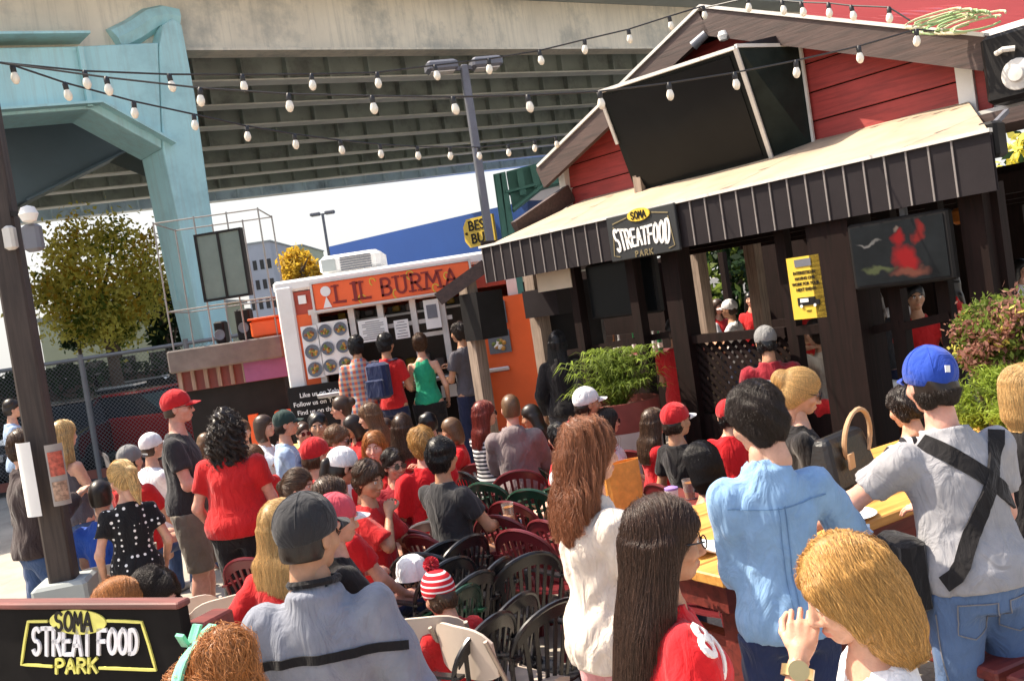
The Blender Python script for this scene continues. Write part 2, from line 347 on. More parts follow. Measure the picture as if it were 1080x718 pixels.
def surfnet(A, lo, h):
    nx, ny, nz = A.shape; I = A < 0
    cor = [(i, j, k) for i in (0, 1) for j in (0, 1) for k in (0, 1)]
    S = lambda B, c: B[c[0]:nx-1+c[0], c[1]:ny-1+c[1], c[2]:nz-1+c[2]]
    cnt = sum(S(I, c).astype(np.int8) for c in cor); act = (cnt > 0) & (cnt < 8)
    idx = -np.ones(act.shape, np.int64); w = np.argwhere(act); idx[act] = np.arange(len(w))
    acc = np.zeros((len(w), 3)); num = np.zeros(len(w)); vals = {c: S(A, c)[act] for c in cor}
    for a in cor:
        for ax in range(3):
            if a[ax]: continue
            b = list(a); b[ax] = 1; b = tuple(b); va, vb = vals[a], vals[b]; m = (va < 0) != (vb < 0)
            t = va/(va-vb+1e-12); p = np.tile(np.array(a, float), (len(w), 1)); p[:, ax] = t
            acc[m] += p[m]; num[m] += 1
    Vv = lo+h*(w+acc/np.maximum(num, 1)[:, None]); F = []
    for ax in range(3):
        b, c = (ax+1) % 3, (ax+2) % 3
        sl = [slice(None)]*3; s2 = [slice(None)]*3; sl[ax] = slice(0, -1); s2[ax] = slice(1, None)
        m = I[tuple(sl)] != I[tuple(s2)]; e = np.argwhere(m); e = e[(e[:, b] > 0) & (e[:, c] > 0) & (e[:, b] < A.shape[b]-1) & (e[:, c] < A.shape[c]-1)]
        if not len(e): continue
        def g(db, dc):
            q = e.copy(); q[:, b] += db; q[:, c] += dc; return idx[q[:, 0], q[:, 1], q[:, 2]]
        Q = np.stack([g(-1, -1), g(0, -1), g(0, 0), g(-1, 0)], 1); fl = ~I[tuple(sl)][e[:, 0], e[:, 1], e[:, 2]]; Q[fl] = Q[fl][:, ::-1]; F.append(Q)
    F = np.concatenate(F) if F else np.zeros((0, 4), int); F = F[(F >= 0).all(1)]
    return Vv, F
def npmesh(name, Vv, F, mats, parent, mi=None, smooth=True):
    me = bpy.data.meshes.new(name); n = len(F)
    me.vertices.add(len(Vv)); me.vertices.foreach_set('co', np.asarray(Vv, np.float32).ravel())
    me.loops.add(4*n); me.loops.foreach_set('vertex_index', np.asarray(F, np.int32).ravel())
    me.polygons.add(n); me.polygons.foreach_set('loop_start', np.arange(0, 4*n, 4, dtype=np.int32))
    for m in (mats if isinstance(mats, list) else [mats]): me.materials.append(m)
    if mi is not None: me.polygons.foreach_set('material_index', np.asarray(mi, np.int32))
    me.polygons.foreach_set('use_smooth', np.ones(n, bool)); me.update(calc_edges=True); me.validate()
    o = bpy.data.objects.new(name, me); COL.objects.link(o); o.parent = parent; return o
def rotm(yaw=0, pitch=0, roll=0):
    """yaw>0 turns right, pitch>0 looks down, roll>0 tips to the right shoulder (degrees)"""
    y, p, r = R_(-yaw), R_(-pitch), R_(roll)
    Rz = np.array([[math.cos(y), -math.sin(y), 0], [math.sin(y), math.cos(y), 0], [0, 0, 1]])
    Rx = np.array([[1, 0, 0], [0, math.cos(p), -math.sin(p)], [0, math.sin(p), math.cos(p)]])
    Ry = np.array([[math.cos(r), 0, math.sin(r)], [0, 1, 0], [-math.sin(r), 0, math.cos(r)]])
    return Rz@Rx@Ry

# ---- heads (local frame: eyes at z=0, facing +Y, crown at z=+.118, chin at z=-.112)
CACHE = {}
def head_sdf(fem):
    s = Sdf(); j = .93 if fem else 1.
    s.ell((0, -.012, .03), (.075, .094, .088), .0)
    s.ell((0, .022, -.038), (.060*j, .068, .078), .045)
    s.ell((0, .062, -.094), (.026*j, .024, .02), .03)
    s.cap((-.03, .078, .014), (.03, .078, .014), .011, .011, .02)
    for q in (-1, 1):
        s.ell((q*.043, .062, -.034), (.02, .02, .018), .03); s.ell((q*.031, .098, -.001), (.019, .016, .012), .016, 's')
        s.ell((q*.077, -.008, -.016), (.01, .02, .031), .008)
        s.cap((q*.012, .094, -.046), (q*.007, .1, -.044), .008, .007, .008); s.cap((q*.018, .085, -.071), (0, .092, -.069), .006, .0085, .006)
        s.cap((q*.014, .086, -.078), (0, .0905, -.079), .006, .008, .005); s.ell((q*.03, .079, -.001), (.0125, .0125, .0125), .002)
    s.cap((0, .09, .006), (0, .111, -.038), .0085, .0115, .012); s.cap((0, -.02, -.04), (0, -.038, -.17), .05*j, .052*j, .03)
    return s
def head_mesh(fem, h):
    key = ('head', fem, h)
    if key not in CACHE:
        Vv, F = head_sdf(fem).mesh(h); c = Vv[F].mean(1); mi = np.zeros(len(F), int)
        lip = (np.abs(c[:, 0]) < .022) & (np.abs(c[:, 2]+.0745) < .009-.15*np.abs(c[:, 0])) & (c[:, 1] > .08); mi[lip] = 1
        for q in (-1, 1):
            br = (np.abs(c[:, 0]-q*.032) < .02) & (np.abs(c[:, 2]-.019+.12*np.abs(c[:, 0]-q*.028)) < max(.0035, h*.5)) & (c[:, 1] > .05); mi[br] = 2
            r = np.hypot(c[:, 0]-q*.03, (c[:, 2]+.001)*1.5); ey = (r < .0115) & (c[:, 1] > .07); mi[ey] = 3
            mi[ey & (np.hypot(c[:, 0]-q*.03, c[:, 2]+.001) < .0062)] = 2
        CACHE[key] = (Vv, F, mi)
    return CACHE[key]
def hair_sdf(style):
    s = Sdf(); fr = .0
    b = dict(buzz=.004, short=.011, thick=.017).get(style, .014)
    s.ell((0, -.014, .034), (.077+b, .097+b, .09+b), 0)
    s.ell((0, -.035, -.03), (.074+b*.6, .073+b*.6, .085), .03)
    low = dict(buzz=-.07, short=-.085, thick=-.1)
    if style in ('long', 'wavy', 'longstraight'):
        L = dict(long=.36, wavy=.33, longstraight=.56)[style]
        s.sweep((0, -.05, 0), V(1, 0, 0), V(0, 1, 0), V(0, 0, 1), [(-L, .055, .02, -.075), (-L*.8, .105, .035, -.07), (-L*.45, .125, .05, -.045), (-.12, .105, .07, -.01), (0, .09, .075, 0)], 0, .03)
        for q in (-1, 1): s.cap((q*.078, -.02, .0), (q*.1, -.045, -L*.62), .024, .03, .03)
        if style == 'wavy': s.warp(.011, 55, 3)
    if style == 'swept':
        s.sweep((0, -.03, 0), V(1, 0, 0), V(0, 1, 0), V(0, 0, 1), [(-.2, .06, .05, -.02), (-.14, .098, .075, -.02), (-.03, .104, .095, -.01), (.05, .085, .08, 0)], 0, .03); s.cap((-.07, .06, .05), (-.095, .03, -.06), .03, .03, .03); s.warp(.002, 45, 4)
    if style == 'bob':
        s.sweep((0, -.02, 0), V(1, 0, 0), V(0, 1, 0), V(0, 0, 1), [(-.17, .075, .07, -.01), (-.12, .105, .095, -.005), (-.02, .1, .1, 0), (.05, .08, .08, 0)], 0, .03)
    if style == 'ponytail':
        s.cap((0, -.1, .045), (0, -.145, .01), .03, .032, .02); s.cap((0, -.145, .01), (0, -.125, -.13), .033, .028, .02); s.cap((0, -.125, -.13), (0, -.12, -.24), .028, .008, .02)
    if style == 'bun': s.ell((0, -.125, .05), (.05, .045, .05), .015)
    if style == 'topbun': s.ell((0, -.115, .115), (.062, .055, .055), .015); s.warp(.008, 70, 5)
    if style == 'braid':
        for i in range(7): s.ell((.02*(-1)**i*.5+.06, -.08+.012*i, -.06-.045*i), (.034-.002*i, .03-.002*i, .034), .012)
    if style == 'curly': s.ell((0, -.03, -.06), (.125, .1, .14), .04); s.sweep((0, -.06, 0), V(1, 0, 0), V(0, 1, 0), V(0, 0, 1), [(-.33, .09, .04, -.03), (-.15, .135, .07, -.02), (0, .1, .08, 0)], 0, .04); s.warp(.014, 70, 9)
    # open the face
    s.ell((0, .13, -.05), (.075, .085, .11), .012, 's')
    if style in ('long', 'wavy', 'longstraight', 'bob', 'swept', 'curly'): s.ell((0, .125, -.09), (.2, .115, .13), .02, 's')
    if style in low:
        s.plane((0, 0, -1), -low[style]); s.ell((0, .06, -.11), (.2, .085, .115), .015, 's')
    elif style in ('bun', 'topbun', 'ponytail', 'braid'): s.ell((0, .045, -.115), (.12, .075, .11), .02, 's')
    if style in ('short', 'thick'): s.warp(.005, 90, 2)
    return s
def hair_mesh(style, h):
    key = ('hair', style, h)
    if key not in CACHE: sd = hair_sdf(style); CACHE[key] = (sd, *sd.mesh(h))
    return CACHE[key]
STR = {}
def hair_strands(style, n, steps, seg, wav, fly):
    key = (style, n, steps, seg, wav, fly)
    if key in STR: return STR[key]
    sd, Vv, F = hair_mesh(style, .008); r = np.random.default_rng(len(style)+n)
    cen = Vv[F].mean(1); area = np.linalg.norm(np.cross(Vv[F[:, 2]]-Vv[F[:, 0]], Vv[F[:, 3]]-Vv[F[:, 1]]), axis=1); i = r.choice(len(F), n, p=area/area.sum())
    P = cen[i]+r.normal(0, .004, (n, 3)); out = [P]; ph = r.uniform(0, 6.28, n); off = np.abs(r.normal(0, fly, n))+.001; off[:n//40] = r.uniform(.004, .011, len(off[:n//40])); g0 = r.normal(0, .06 if wav < .2 else .12, (n, 3))
    for k in range(steps):
        g = sd.grad(P); c = V(0, -.1, .13) if style not in ('ponytail', 'bun', 'topbun', 'braid') else V(0, .12, .06)
        rad = P-c; rad /= np.linalg.norm(rad, axis=1, keepdims=True)+1e-6
        if style in ('ponytail', 'bun', 'topbun', 'braid'):
            tgt = V(0, -.12, .045)-P; dd = np.linalg.norm(tgt, axis=1, keepdims=True); d = np.where(dd > .07, tgt/(dd+1e-6), V(0, 0, -1)+rad*.2)
        else:
            w = np.clip((P[:, 2:3]-.04)/.08, 0, 1); side = np.stack([np.sign(P[:, 0]+.012)*1., np.full(n, -.35), np.full(n, -.15)], 1); d = w*(side*.8+rad*.4)+(1-w)*V(0, -.08, -1)
        d = d+g0+wav*np.stack([np.sin(ph+k*.9), np.cos(ph+k*.9), 0*ph], 1)
        d = d-g*np.sum(d*g, 1, keepdims=True); d /= np.linalg.norm(d, axis=1, keepdims=True)+1e-6
        P = P+d*seg; P = P-sd.grad(P)*(sd.at(P)-off)[:, None].clip(-.02, .02); out.append(P)
    STR[key] = np.stack(out, 1); return STR[key]
def hairmat(name, col, var=.38, rough=.38):
    k = 'hair_'+name
    if k in MATS: return MATS[k]
    m = bpy.data.materials.new(k); m.use_nodes = True; N = m.node_tree.nodes; L = m.node_tree.links; b = N['Principled BSDF']
    hi = N.new('ShaderNodeHairInfo'); mr = N.new('ShaderNodeMapRange'); mr.inputs['To Min'].default_value = 1-var; mr.inputs['To Max'].default_value = 1+var
    L.new(hi.outputs['Random'], mr.inputs[0]); tc = N.new('ShaderNodeTexCoord'); mp = N.new('ShaderNodeMapping'); mp.inputs['Scale'].default_value = (130, 130, 7); L.new(tc.outputs['Object'], mp.inputs[0])
    no = N.new('ShaderNodeTexNoise'); no.inputs['Scale'].default_value = 2.5; no.inputs['Detail'].default_value = 4; L.new(mp.outputs[0], no.inputs['Vector'])
    m2 = N.new('ShaderNodeMapRange'); m2.inputs['From Min'].default_value = .3; m2.inputs['From Max'].default_value = .7; m2.inputs['To Min'].default_value = .6; m2.inputs['To Max'].default_value = 1.4; L.new(no.outputs['Fac'], m2.inputs[0])
    mu = N.new('ShaderNodeMath'); mu.operation = 'MULTIPLY'; L.new(mr.outputs[0], mu.inputs[0]); L.new(m2.outputs[0], mu.inputs[1])
    mx = N.new('ShaderNodeMix'); mx.data_type = 'RGBA'; mx.blend_type = 'MULTIPLY'; mx.inputs[0].default_value = 1; mx.inputs[6].default_value = (*col, 1); L.new(mu.outputs[0], mx.inputs[7])
    L.new(mx.outputs[2], b.inputs['Base Color']); b.inputs['Roughness'].default_value = rough; b.inputs['Specular IOR Level'].default_value = .45
    bp = N.new('ShaderNodeBump'); bp.inputs['Strength'].default_value = .15; bp.inputs['Distance'].default_value = .006; L.new(no.outputs['Fac'], bp.inputs['Height']); L.new(bp.outputs[0], b.inputs['Normal'])
    MATS[k] = m; return m
def strands_obj(name, pts, m, parent, r0=.0011, r1=.0004):
    n, k = pts.shape[:2]; cu = bpy.data.hair_curves.new(name); cu.add_curves([k]*n)
    cu.attributes['position'].data.foreach_set('vector', pts.reshape(-1).astype(np.float32))
    ra = cu.attributes.get('radius') or cu.attributes.new('radius', 'FLOAT', 'POINT')
    ra.data.foreach_set('value', np.tile(np.linspace(r0, r1, k), n).astype(np.float32)); cu.materials.append(m)
    o = bpy.data.objects.new(name, cu); COL.objects.link(o); o.parent = parent; return o

# ---- hands: wrist at origin, fingers along +X, back of the hand +Z, thumb on +Y
def hand_mesh(curl, h):
    key = ('hand', curl, h)
    if key in CACHE: return CACHE[key]
    s = Sdf(); s.ell((.05, 0, 0), (.052, .041, .015), 0); s.cap((-.03, 0, 0), (.02, 0, 0), .024, .026, .02)
    for i, (y, L) in enumerate(((.034, .07), (.0115, .079), (-.0115, .073), (-.033, .057))):
        p = V(.085 if i not in (0, 3) else .08, y, .002); a = -curl*.5; q = p
        s.cap((.05, y*.8, 0), p, .012, .0105, .008)
        for j, f in enumerate((.45, .3, .25)):
            d = V(math.cos(a), y*.6*(1-curl*.6), math.sin(a)); q = p+d*L*f; s.cap(p, q, .0088-.0008*j, .008-.0008*j, .002); p = q; a -= curl*(.85 if j == 0 else .7)
    p = V(.03, .03, -.004); a = .75-curl*.2
    for j, L in enumerate((.035, .03, .026)):
        q = p+L*V(math.cos(a), math.sin(a), -.25-curl*.35); s.cap(p, q, .0135-.002*j, .0115-.002*j, .006); p = q; a -= .25+curl*.25
    CACHE[key] = s.mesh(h); return CACHE[key]

def ik(S, W, l1, l2, pole):
    S = V(*S); W = V(*W); d = W-S; L = np.linalg.norm(d); mx = (l1+l2)*.995
    if L > mx: d = d*mx/L; L = mx; W = S+d
    a = (l1*l1-l2*l2+L*L)/(2*L); hgt = math.sqrt(max(0, l1*l1-a*a)); u = d/L; p = np.array(pole, float); p = unit(p-u*np.dot(p, u))
    return S+u*a+p*hgt, W
ARMS = { # wrist offset from the shoulder (x outward, y forward, z up), pole (x out, y, z), hand curl
 'down': ((.09, .03, -.50), (.3, -1, 0), .45), 'relax': ((.07, .14, -.46), (.5, -1, 0), .5), 'fold': ((-.10, .27, -.27), (.6, -.3, -1), .5),
 'phone': ((-.08, .30, -.14), (.5, -.2, -1), .8), 'lap': ((.0, .33, -.40), (.7, -.6, -.6), .3), 'hip': ((.03, -.0, -.42), (1, -.8, 0), .3),
 'head': ((-.02, .06, .14), (1, .2, .1), .4), 'table': ((-.04, .44, -.28), (.7, -.3, -.8), .3), 'face': ((-.10, .20, .09), (.7, .5, -1), .7), 'cross': ((-.26, .22, -.22), (.6, .1, -1), .4), 'chin': ((-.13, .18, .02), (.7, .4, -1), .8),
 'drink': ((-.02, .36, -.10), (.6, -.2, -1), .8), 'back': ((.1, -.18, -.40), (.6, -1, 0), .4),
}
SKIN = {'light': (.58, .33, .23), 'pink': (.62, .33, .25), 'tan': (.46, .25, .15), 'olive': (.42, .24, .15), 'brown': (.24, .125, .075)}
def skinm(k): return mat('skin_'+k, SKIN[k], .48, var=.13, vs=26, bump=.1, bs=260, spec=.35, sss=.15, stain=tuple(c*f for c, f in zip(SKIN[k], (1., .72, .66))), st_amt=.5, st_s=9)
def person(px, py, Y, head=0, pose='stand', fem=0, fat=1., lean=0, yaw=0, pitch=0, roll=0, skin='light', hair=('short', 'brown'), shirt=None, legs=None, cap=None, glasses=None, arms=('down', 'down'),
           label='', res=1, base=0., H=None, top='tee', group='people in the food park crowd', bust=None, stride=0, hand_rot=(0, 0), name='person', belt=None, sit_z=.45, headoff=0, nocap=False, dark=False):
    """head-top pixel and distance place the figure; res 0 near, 1 middle, 2 far"""
    P = at(px, py, Y); zt = P[2]-base+.0
    capx = .012 if cap else .018
    sb = math.cos(R_(lean)); sit = pose == 'sit'
    if H is None:
        # total height above feet (or seat) as a multiple of the scale
        k = (.95+.50*sb+.305) if not sit else (.12+.50*sb+.305)
        sc = (zt-capx-(sit_z if sit else 0))/k
        lo, hi = (.78, 1.06)
        sc_c = min(max(sc, lo), hi)
        if abs(sc-sc_c) > .01: print('SCALE', label, round(sc, 3), 'Y', Y)
        s = sc_c
    else: s = H/1.755
    rz = R_(-head)
    # keep the head on its pixel when the trunk leans
    dy = (.5*math.sin(R_(lean))+.02)*s
    ox, oy = P[0]-(-math.sin(rz))*dy, Y-math.cos(rz)*dy
    root = empty(name, (ox, oy, base), rz, label, 'person', group)
    hS, hH, hHand = [(.0135, .0055, .0034), (.018, .008, .006), (.028, .011, .009)][res]
    ex = V(1, 0, 0); u = V(0, math.sin(R_(lean)), sb); ey = np.cross(u, ex)
    P0 = V(0, 0, .95*s) if not sit else V(0, 0, sit_z+.115*s)
    w = .92 if fem else 1.; hp = 1.06 if fem else 1.
    bu = (.018 if fem else .0) if bust is None else bust
    prof = [(-.13, .13*hp, .095, -.01), (-.04, .168*hp*(.5+.5*fat), .122*(.5+.5*fat), -.012), (.03, .165*hp*fat, .122*fat, -.005), (.14, (.132 if fem else .15)*fat, .105*fat, .008*fat), (.24, .148*w*(.3+.7*fat), .116*(.4+.6*fat)+bu*.5, .006+bu*.5),
            (.33, .165*w*(.5+.5*fat), .118*(.5+.5*fat)+bu*.8, bu*.5), (.41, .168*w*(.7+.3*fat), .1, -.006), (.455, .125*w, .08, -.012), (.50, .062, .062, -.016)]
    prof = [(t*s, a*s*.95, b*s*.97, c*s) for t, a, b, c in prof]
    Nk = P0+u*.50*s; sw = .17*w*s*(.6+.4*fat); Sh = [Nk-u*.075*s+V(q*sw, -.01*s, 0) for q in (1, -1)]
    Rh = rotm(yaw, pitch, roll); hc = Nk+u*.075*s+V(0, .028*s, .11*s+.0)+V(0, .03*s*math.sin(R_(pitch)), 0)
    # legs
    lg = []
    for q in (1, -1):
        hip = P0+V(q*.088*hp*s, 0, -.05*s)
        if sit: kn = V(q*.13*s, .44*s, sit_z+.065*s); an = V(q*.12*s, .42*s, .085)
        else:
            st = stride*q; an = V(q*.1*s, st*.55*s, .085*s+.02*abs(st)); kn = (hip+an)/2+V(q*.01, .03*s+abs(st)*.06, .01*s)
        lg.append((hip, kn, an))
    armj = []
    for i, q in enumerate((1, -1)):
        a = arms[i]; off, pole, curl = ARMS[a] if isinstance(a, str) else a
        Wp = Sh[i]+V(q*off[0], off[1], off[2])*s; E_, Wp = ik(Sh[i], Wp, .285*s, .25*s, (q*pole[0], pole[1], pole[2])); armj.append((Sh[i], E_, Wp, curl))
    B = Sdf(); af = (.75+.25*fat)*(.88 if fem else 1)
    B.sweep(P0, ex, ey, u, prof, 0, .03)
    B.cap(Nk-u*.07*s, Nk+u*.06*s+V(0, .005, 0), .062*s*(.9 if fem else 1), .052*s*(.9 if fem else 1), .04)
    for S_, E_, W_, c in armj:
        B.cap(S_, E_, .048*s*af, .038*s*af, .03); B.cap(E_, W_-(W_-E_)*.04, .042*s*af, .026*s, .02)
    for h_, k_, a_ in lg:
        lf = .7+.3*fat; B.cap(h_, k_, .088*s*lf*hp, .056*s*lf, .04); B.cap(k_, k_+(a_-k_)*.4+V(0, -.02*s, 0), .054*s*lf, .055*s*lf, .03); B.cap(k_+(a_-k_)*.3, a_, .052*s*lf, .036*s, .03)
        B.cap(a_-V(0, .03*s, .035*s), a_+V(0, .15*s, -.05*s), .04*s, .03*s, .02)
    Vb, Fb = B.mesh(hS); mi = [np.zeros(len(Fb), int)]; VV = [Vb]; FF = [Fb]; n0 = len(Vb)
    hV, hF, hM = head_mesh(bool(fem), hH); hsc = (.99 if s > .92 else .9+.1*s)*(.97 if fem else 1.02)*min(1.06, .55+.45*s+.02)*.93
    tohead = lambda X: (X*hsc)@Rh.T+hc
    VV.append(tohead(hV)); FF.append(hF+n0); mi.append(hM); n0 += len(hV)
    for i, (S_, E_, W_, c) in enumerate(armj):
        q = (1, -1)[i]; gV, gF = hand_mesh(round(c, 1), hHand); d = unit(W_-E_)
        pn = V(q*1., .15, .25) if abs(d[2]) > .75 else V(0, -.2, 1.)
        zax = unit(pn-d*np.dot(pn, d)); yax = np.cross(zax, d); a_ = R_(hand_rot[i])
        zax, yax = zax*math.cos(a_)+yax*math.sin(a_), yax*math.cos(a_)-zax*math.sin(a_)
        # thumb side: toward the body's front / inside; mirrored for the other hand
        th = 1. if np.dot(yax, V(-q*.6, .8, .2)) > 0 else -1.
        X = gV*.98*s*(.92 if fem else 1); X = W_+X[:, :1]*d+X[:, 1:2]*yax*th+X[:, 2:]*zax; f = gF if th > 0 else gF[:, ::-1]
        VV.append(X); FF.append(f+n0); mi.append(np.zeros(len(f), int)); n0 += len(X)
    lipc = tuple(a*b for a, b in zip(SKIN[skin], (.95, .62, .62)))
    hm = hairmat(hair[1], HAIRC[hair[1]]) if hair else hairmat('black', HAIRC['black'])
    npmesh('body', np.concatenate(VV), np.concatenate(FF), [skinm(skin), mat('lip_'+skin, lipc, .4), mat('brow_'+(hair[1] if hair else 'black'), tuple(.6*c for c in HAIRC[hair[1] if hair else 'black']), .7), mat('eye_white', (.7, .68, .65), .2)], root, np.concatenate(mi))
    out = dict(root=root, s=s, hc=hc, Rh=Rh, hsc=hsc, Nk=Nk, u=u, P0=P0, Sh=Sh, arms=armj, tohead=tohead)
    # ---- clothing
    seed = int(px*7+py)
    if shirt:
        loose = {'tee': .014, 'jersey': .022, 'shirt': .02, 'jacket': .026, 'tank': .008, 'dress': .012, 'cardigan': .024, 'hoodie': .028}[top]
        sl = {'tee': .62, 'jersey': .85, 'shirt': 1.25, 'jacket': 1.9, 'tank': 0, 'dress': .55, 'cardigan': 1.8, 'hoodie': 1.9}[top]
        hem = {'tee': -.06, 'jersey': -.1, 'shirt': -.1, 'jacket': -.07, 'tank': -.05, 'dress': -.13, 'cardigan': -.13, 'hoodie': -.08}[top]*s
        S = Sdf(); pr = [r for r in prof]
        pr = [(t, max(a, .135*s*fat if t < .2*s else 0), max(b, .1*s*fat if t < .2*s else 0), c) for t, a, b, c in pr]
        if sit: pr = [(t, a*(1.03 if t < .1*s else 1), b, c) for t, a, b, c in pr]
        pr = [(t, a+(.012*s if t < .1*s else 0), b+(.012*s if t < .1*s else 0), c) for t, a, b, c in pr]
        S.sweep(P0, ex, ey, u, pr, loose*s, .03)
        if top == 'dress':
            if not sit: S.cap(P0-u*.0, P0-u*.3*s, .15*s, .2*s, .06)
        for i, (S_, E_, W_, c) in enumerate(armj):
            if sl <= 0: break
            e1 = S_+(E_-S_)*min(sl, 1); A = Sdf(); r0 = (.053*af+loose)*s; full = sl > 1
            if not full:
                nn = unit(E_-S_); cc = float(np.dot(nn, e1)); f0 = Sdf().cap(S_, S_+(E_-S_)*(sl+.4), r0, (.052*af+loose*1.25)*s).ops[0][0]
                g = (lambda f0, nn, cc: lambda x, y, z: np.maximum(f0(x, y, z), nn[0]*x+nn[1]*y+nn[2]*z-cc))(f0, nn, cc)
                S.put(g, np.minimum(S_, e1)-.12, np.maximum(S_, e1)+.12, .03)
            else:
                S.cap(S_, E_, r0, (.045*af+loose)*s, .03); nn = unit(W_-E_); e2 = E_+(W_-E_)*min(sl-1, .96); cc = float(np.dot(nn, e2)); f0 = Sdf().cap(E_, W_+nn*.06, (.046*af+loose)*s, (.028*af+loose*.7)*s).ops[0][0]
                g = (lambda f0, nn, cc: lambda x, y, z: np.maximum(f0(x, y, z), nn[0]*x+nn[1]*y+nn[2]*z-cc))(f0, nn, cc)
                S.put(g, np.minimum(E_, e2)-.1, np.maximum(E_, e2)+.1, .02)
        S.warp(.0035 if top in ('tank', 'tee') else .0055, 34, seed); S.warp(.002, 75, seed+1)
        if top == 'dress' and not sit: S.plane((0, 0, -1), -(P0[2]-.33*s))
        else: S.plane(-u, float(np.dot(-u, P0+u*hem)))
        if top == 'tank': S.ell(Nk+V(0, .03, .0), (.085*s, .12*s, .1*s), .01, 's'); [S.ell(p+V(0, 0, .03), (.07*s, .12*s, .1*s), .01, 's') for p in Sh]
        else: S.ell(Nk+V(0, .025*s, .045*s), (.068*s, .075*s, .07*s), .008, 's')
        if top in ('shirt', 'jacket', 'hoodie'):
            for k in range(10):
                a = k/10*6.283; c_ = Nk+u*.005*s+V(.06*s*math.cos(a), .058*s*math.sin(a)-.004, .012*s+.012*math.sin(-a)*s)
                S.ell(c_, (.022*s, .02*s, .03*s), .01)
            S.cap(Nk-u*.02, Nk+u*.2, .056*s, .06*s, .004, 's')
        if top == 'hoodie': S.ell(Nk+V(0, -.085*s, -.03*s), (.1*s, .05*s, .07*s), .03)
        o = npmesh({'jacket': 'jacket', 'cardigan': 'cardigan', 'dress': 'dress', 'hoodie': 'hoodie', 'tank': 'tank_top', 'jersey': 'jersey'}.get(top, 'shirt'), *S.mesh(hS), shirt, root); out['shirt'] = o; out['ssdf'] = S
    if legs:
        kind, lm = legs; S = Sdf(); lo = dict(jeans=.012, trousers=.016, shorts=.03, skirt=.02)[kind]*s; lf = .7+.3*fat
        low = [r for r in prof if r[0] < .2*s]; low.append((.12*s, *low[-1][1:])) if low[-1][0] < .1*s else None
        S.sweep(P0, ex, ey, u, [r for r in prof if r[0] <= .15*s], .009*s, .03)
        for h_, k_, a_ in lg:
            if kind == 'skirt': k2 = h_+(k_-h_)*.7; S.cap(h_, k2, .1*s*lf, .1*s*lf, .1); continue
            S.cap(h_, k_, .09*s*lf*hp+lo*.8, .062*s*lf+lo, .03)
            if kind != 'shorts': S.cap(k_, a_+V(0, 0, -.01), .061*s*lf+lo, .05*s+lo, .03)
        S.warp(.004, 40, seed+3)
        if kind == 'shorts':
            if sit: S.plane((0, 1, 0), lg[0][1][1]-.03)
            else: S.plane((0, 0, -1), -(lg[0][1][2]-.02))
        S.plane(u, float(np.dot(u, P0+u*(.06*s if not shirt else hem+.012*s))))
        npmesh({'shorts': 'shorts', 'skirt': 'skirt', 'jeans': 'jeans'}.get(kind, 'trousers'), *S.mesh(hS), lm, root)
        out['lsdf'] = S
    if not sit or res < 2:
        S = Sdf()
        for h_, k_, a_ in lg: S.cap(a_-V(0, .035*s, .045*s), a_+V(0, .16*s, -.05*s), .046*s, .036*s, .03); S.cap(a_-V(0, .03*s, .0), a_-V(0, .03*s, .04), .046*s, .046*s, .03)
        S.plane((0, 0, -1), .0)
        npmesh('shoes', *S.mesh(max(hS, .016)), mat('shoe_'+('dark' if seed % 2 else 'light'), (.03, .028, .028) if seed % 2 else (.45, .43, .4), .6), root)
    # ---- hair
    if hair:
        st, hcname = hair; sd, gV, gF = hair_mesh(st, .0075 if res == 0 else .0085 if res == 1 else .012)
        if cap:
            wz = np.clip((gV[:, 2:3]+.05)/.06, 0, 1); cc = np.array([0, -.012, .03]); gV = gV+(cc+(gV-cc)*.9-gV)*wz
        ho = npmesh('hair', tohead(gV), gF, hm, root)
        if res < 2 and st != 'buzz':
            n, stp, seg = (15000, 14, .017) if res == 0 else (1300, 9, .02)
            if st in ('short', 'thick'): stp = 5; seg = .009
            T = hair_strands(st, n, stp, seg, {'wavy': .3, 'curly': .7, 'topbun': .3}.get(st, .1), .0035 if st not in ('wavy', 'curly', 'topbun') else .008)
            if cap: T = T[(T[:, :, 2].max(1) < -.03)]
            if len(T): strands_obj('hair_strands', tohead(T.reshape(-1, 3)).reshape(T.shape), hm, ho, *((.00045, .0002) if res == 0 else (.0014, .0006)))
    if cap:
        style, c1, c2 = cap[:3]; S = Sdf()
        S.ell((0, -.012, .036), (.094, .113, .104 if style != 'knit' else .115), 0)
        if style == 'knit': S.plane((0, 0, -1), .01)
        else: S.plane((0, .2, -1), .0)
        if style == 'cap': S.ell((0, -.012, .14), (.009, .009, .005), .002)
        gV, gF = CACHE.setdefault(('cap', style, res), S.mesh([.007, .01, .014][res])); co = npmesh('cap' if style != 'knit' else 'knit_hat', tohead(gV), gF, c1, root); out['cap'] = co
        if style == 'cap' and res < 2:
            mb = MB()
            for a0 in (0, 1.047, 2.094):
                mb.tube([(.0945*math.cos(t)*math.cos(a0), -.012+.1135*math.cos(t)*math.sin(a0), .036+.1045*math.sin(t)) for t in np.linspace(.05, math.pi-.05, 24)], .0016, 5)
            mb.v = [tuple(p) for p in tohead(np.array(mb.v))]; mb.build('seam', c1, co, True)
        if style == 'cap':
            g = []
            for i in range(9):
                a = -1+2*i/8; row = []
                for j in range(5):
                    r = j/4; x = a*(.078-.012*r*a*a); yy = .072+(.03 if 0 else 0)+ (1-a*a)*.035*0+math.sqrt(max(0, 1-a*a))*(.03+.075*r) ; z = .034-.014*r-.02*a*a+.006*0
                    row.append((x, yy, z))
                g.append(row)
            mb = MB(); mb.sheet(g, .006); mb.v = [tuple(p) for p in tohead(np.array(mb.v))]; mb.build('brim', c2, co, True)
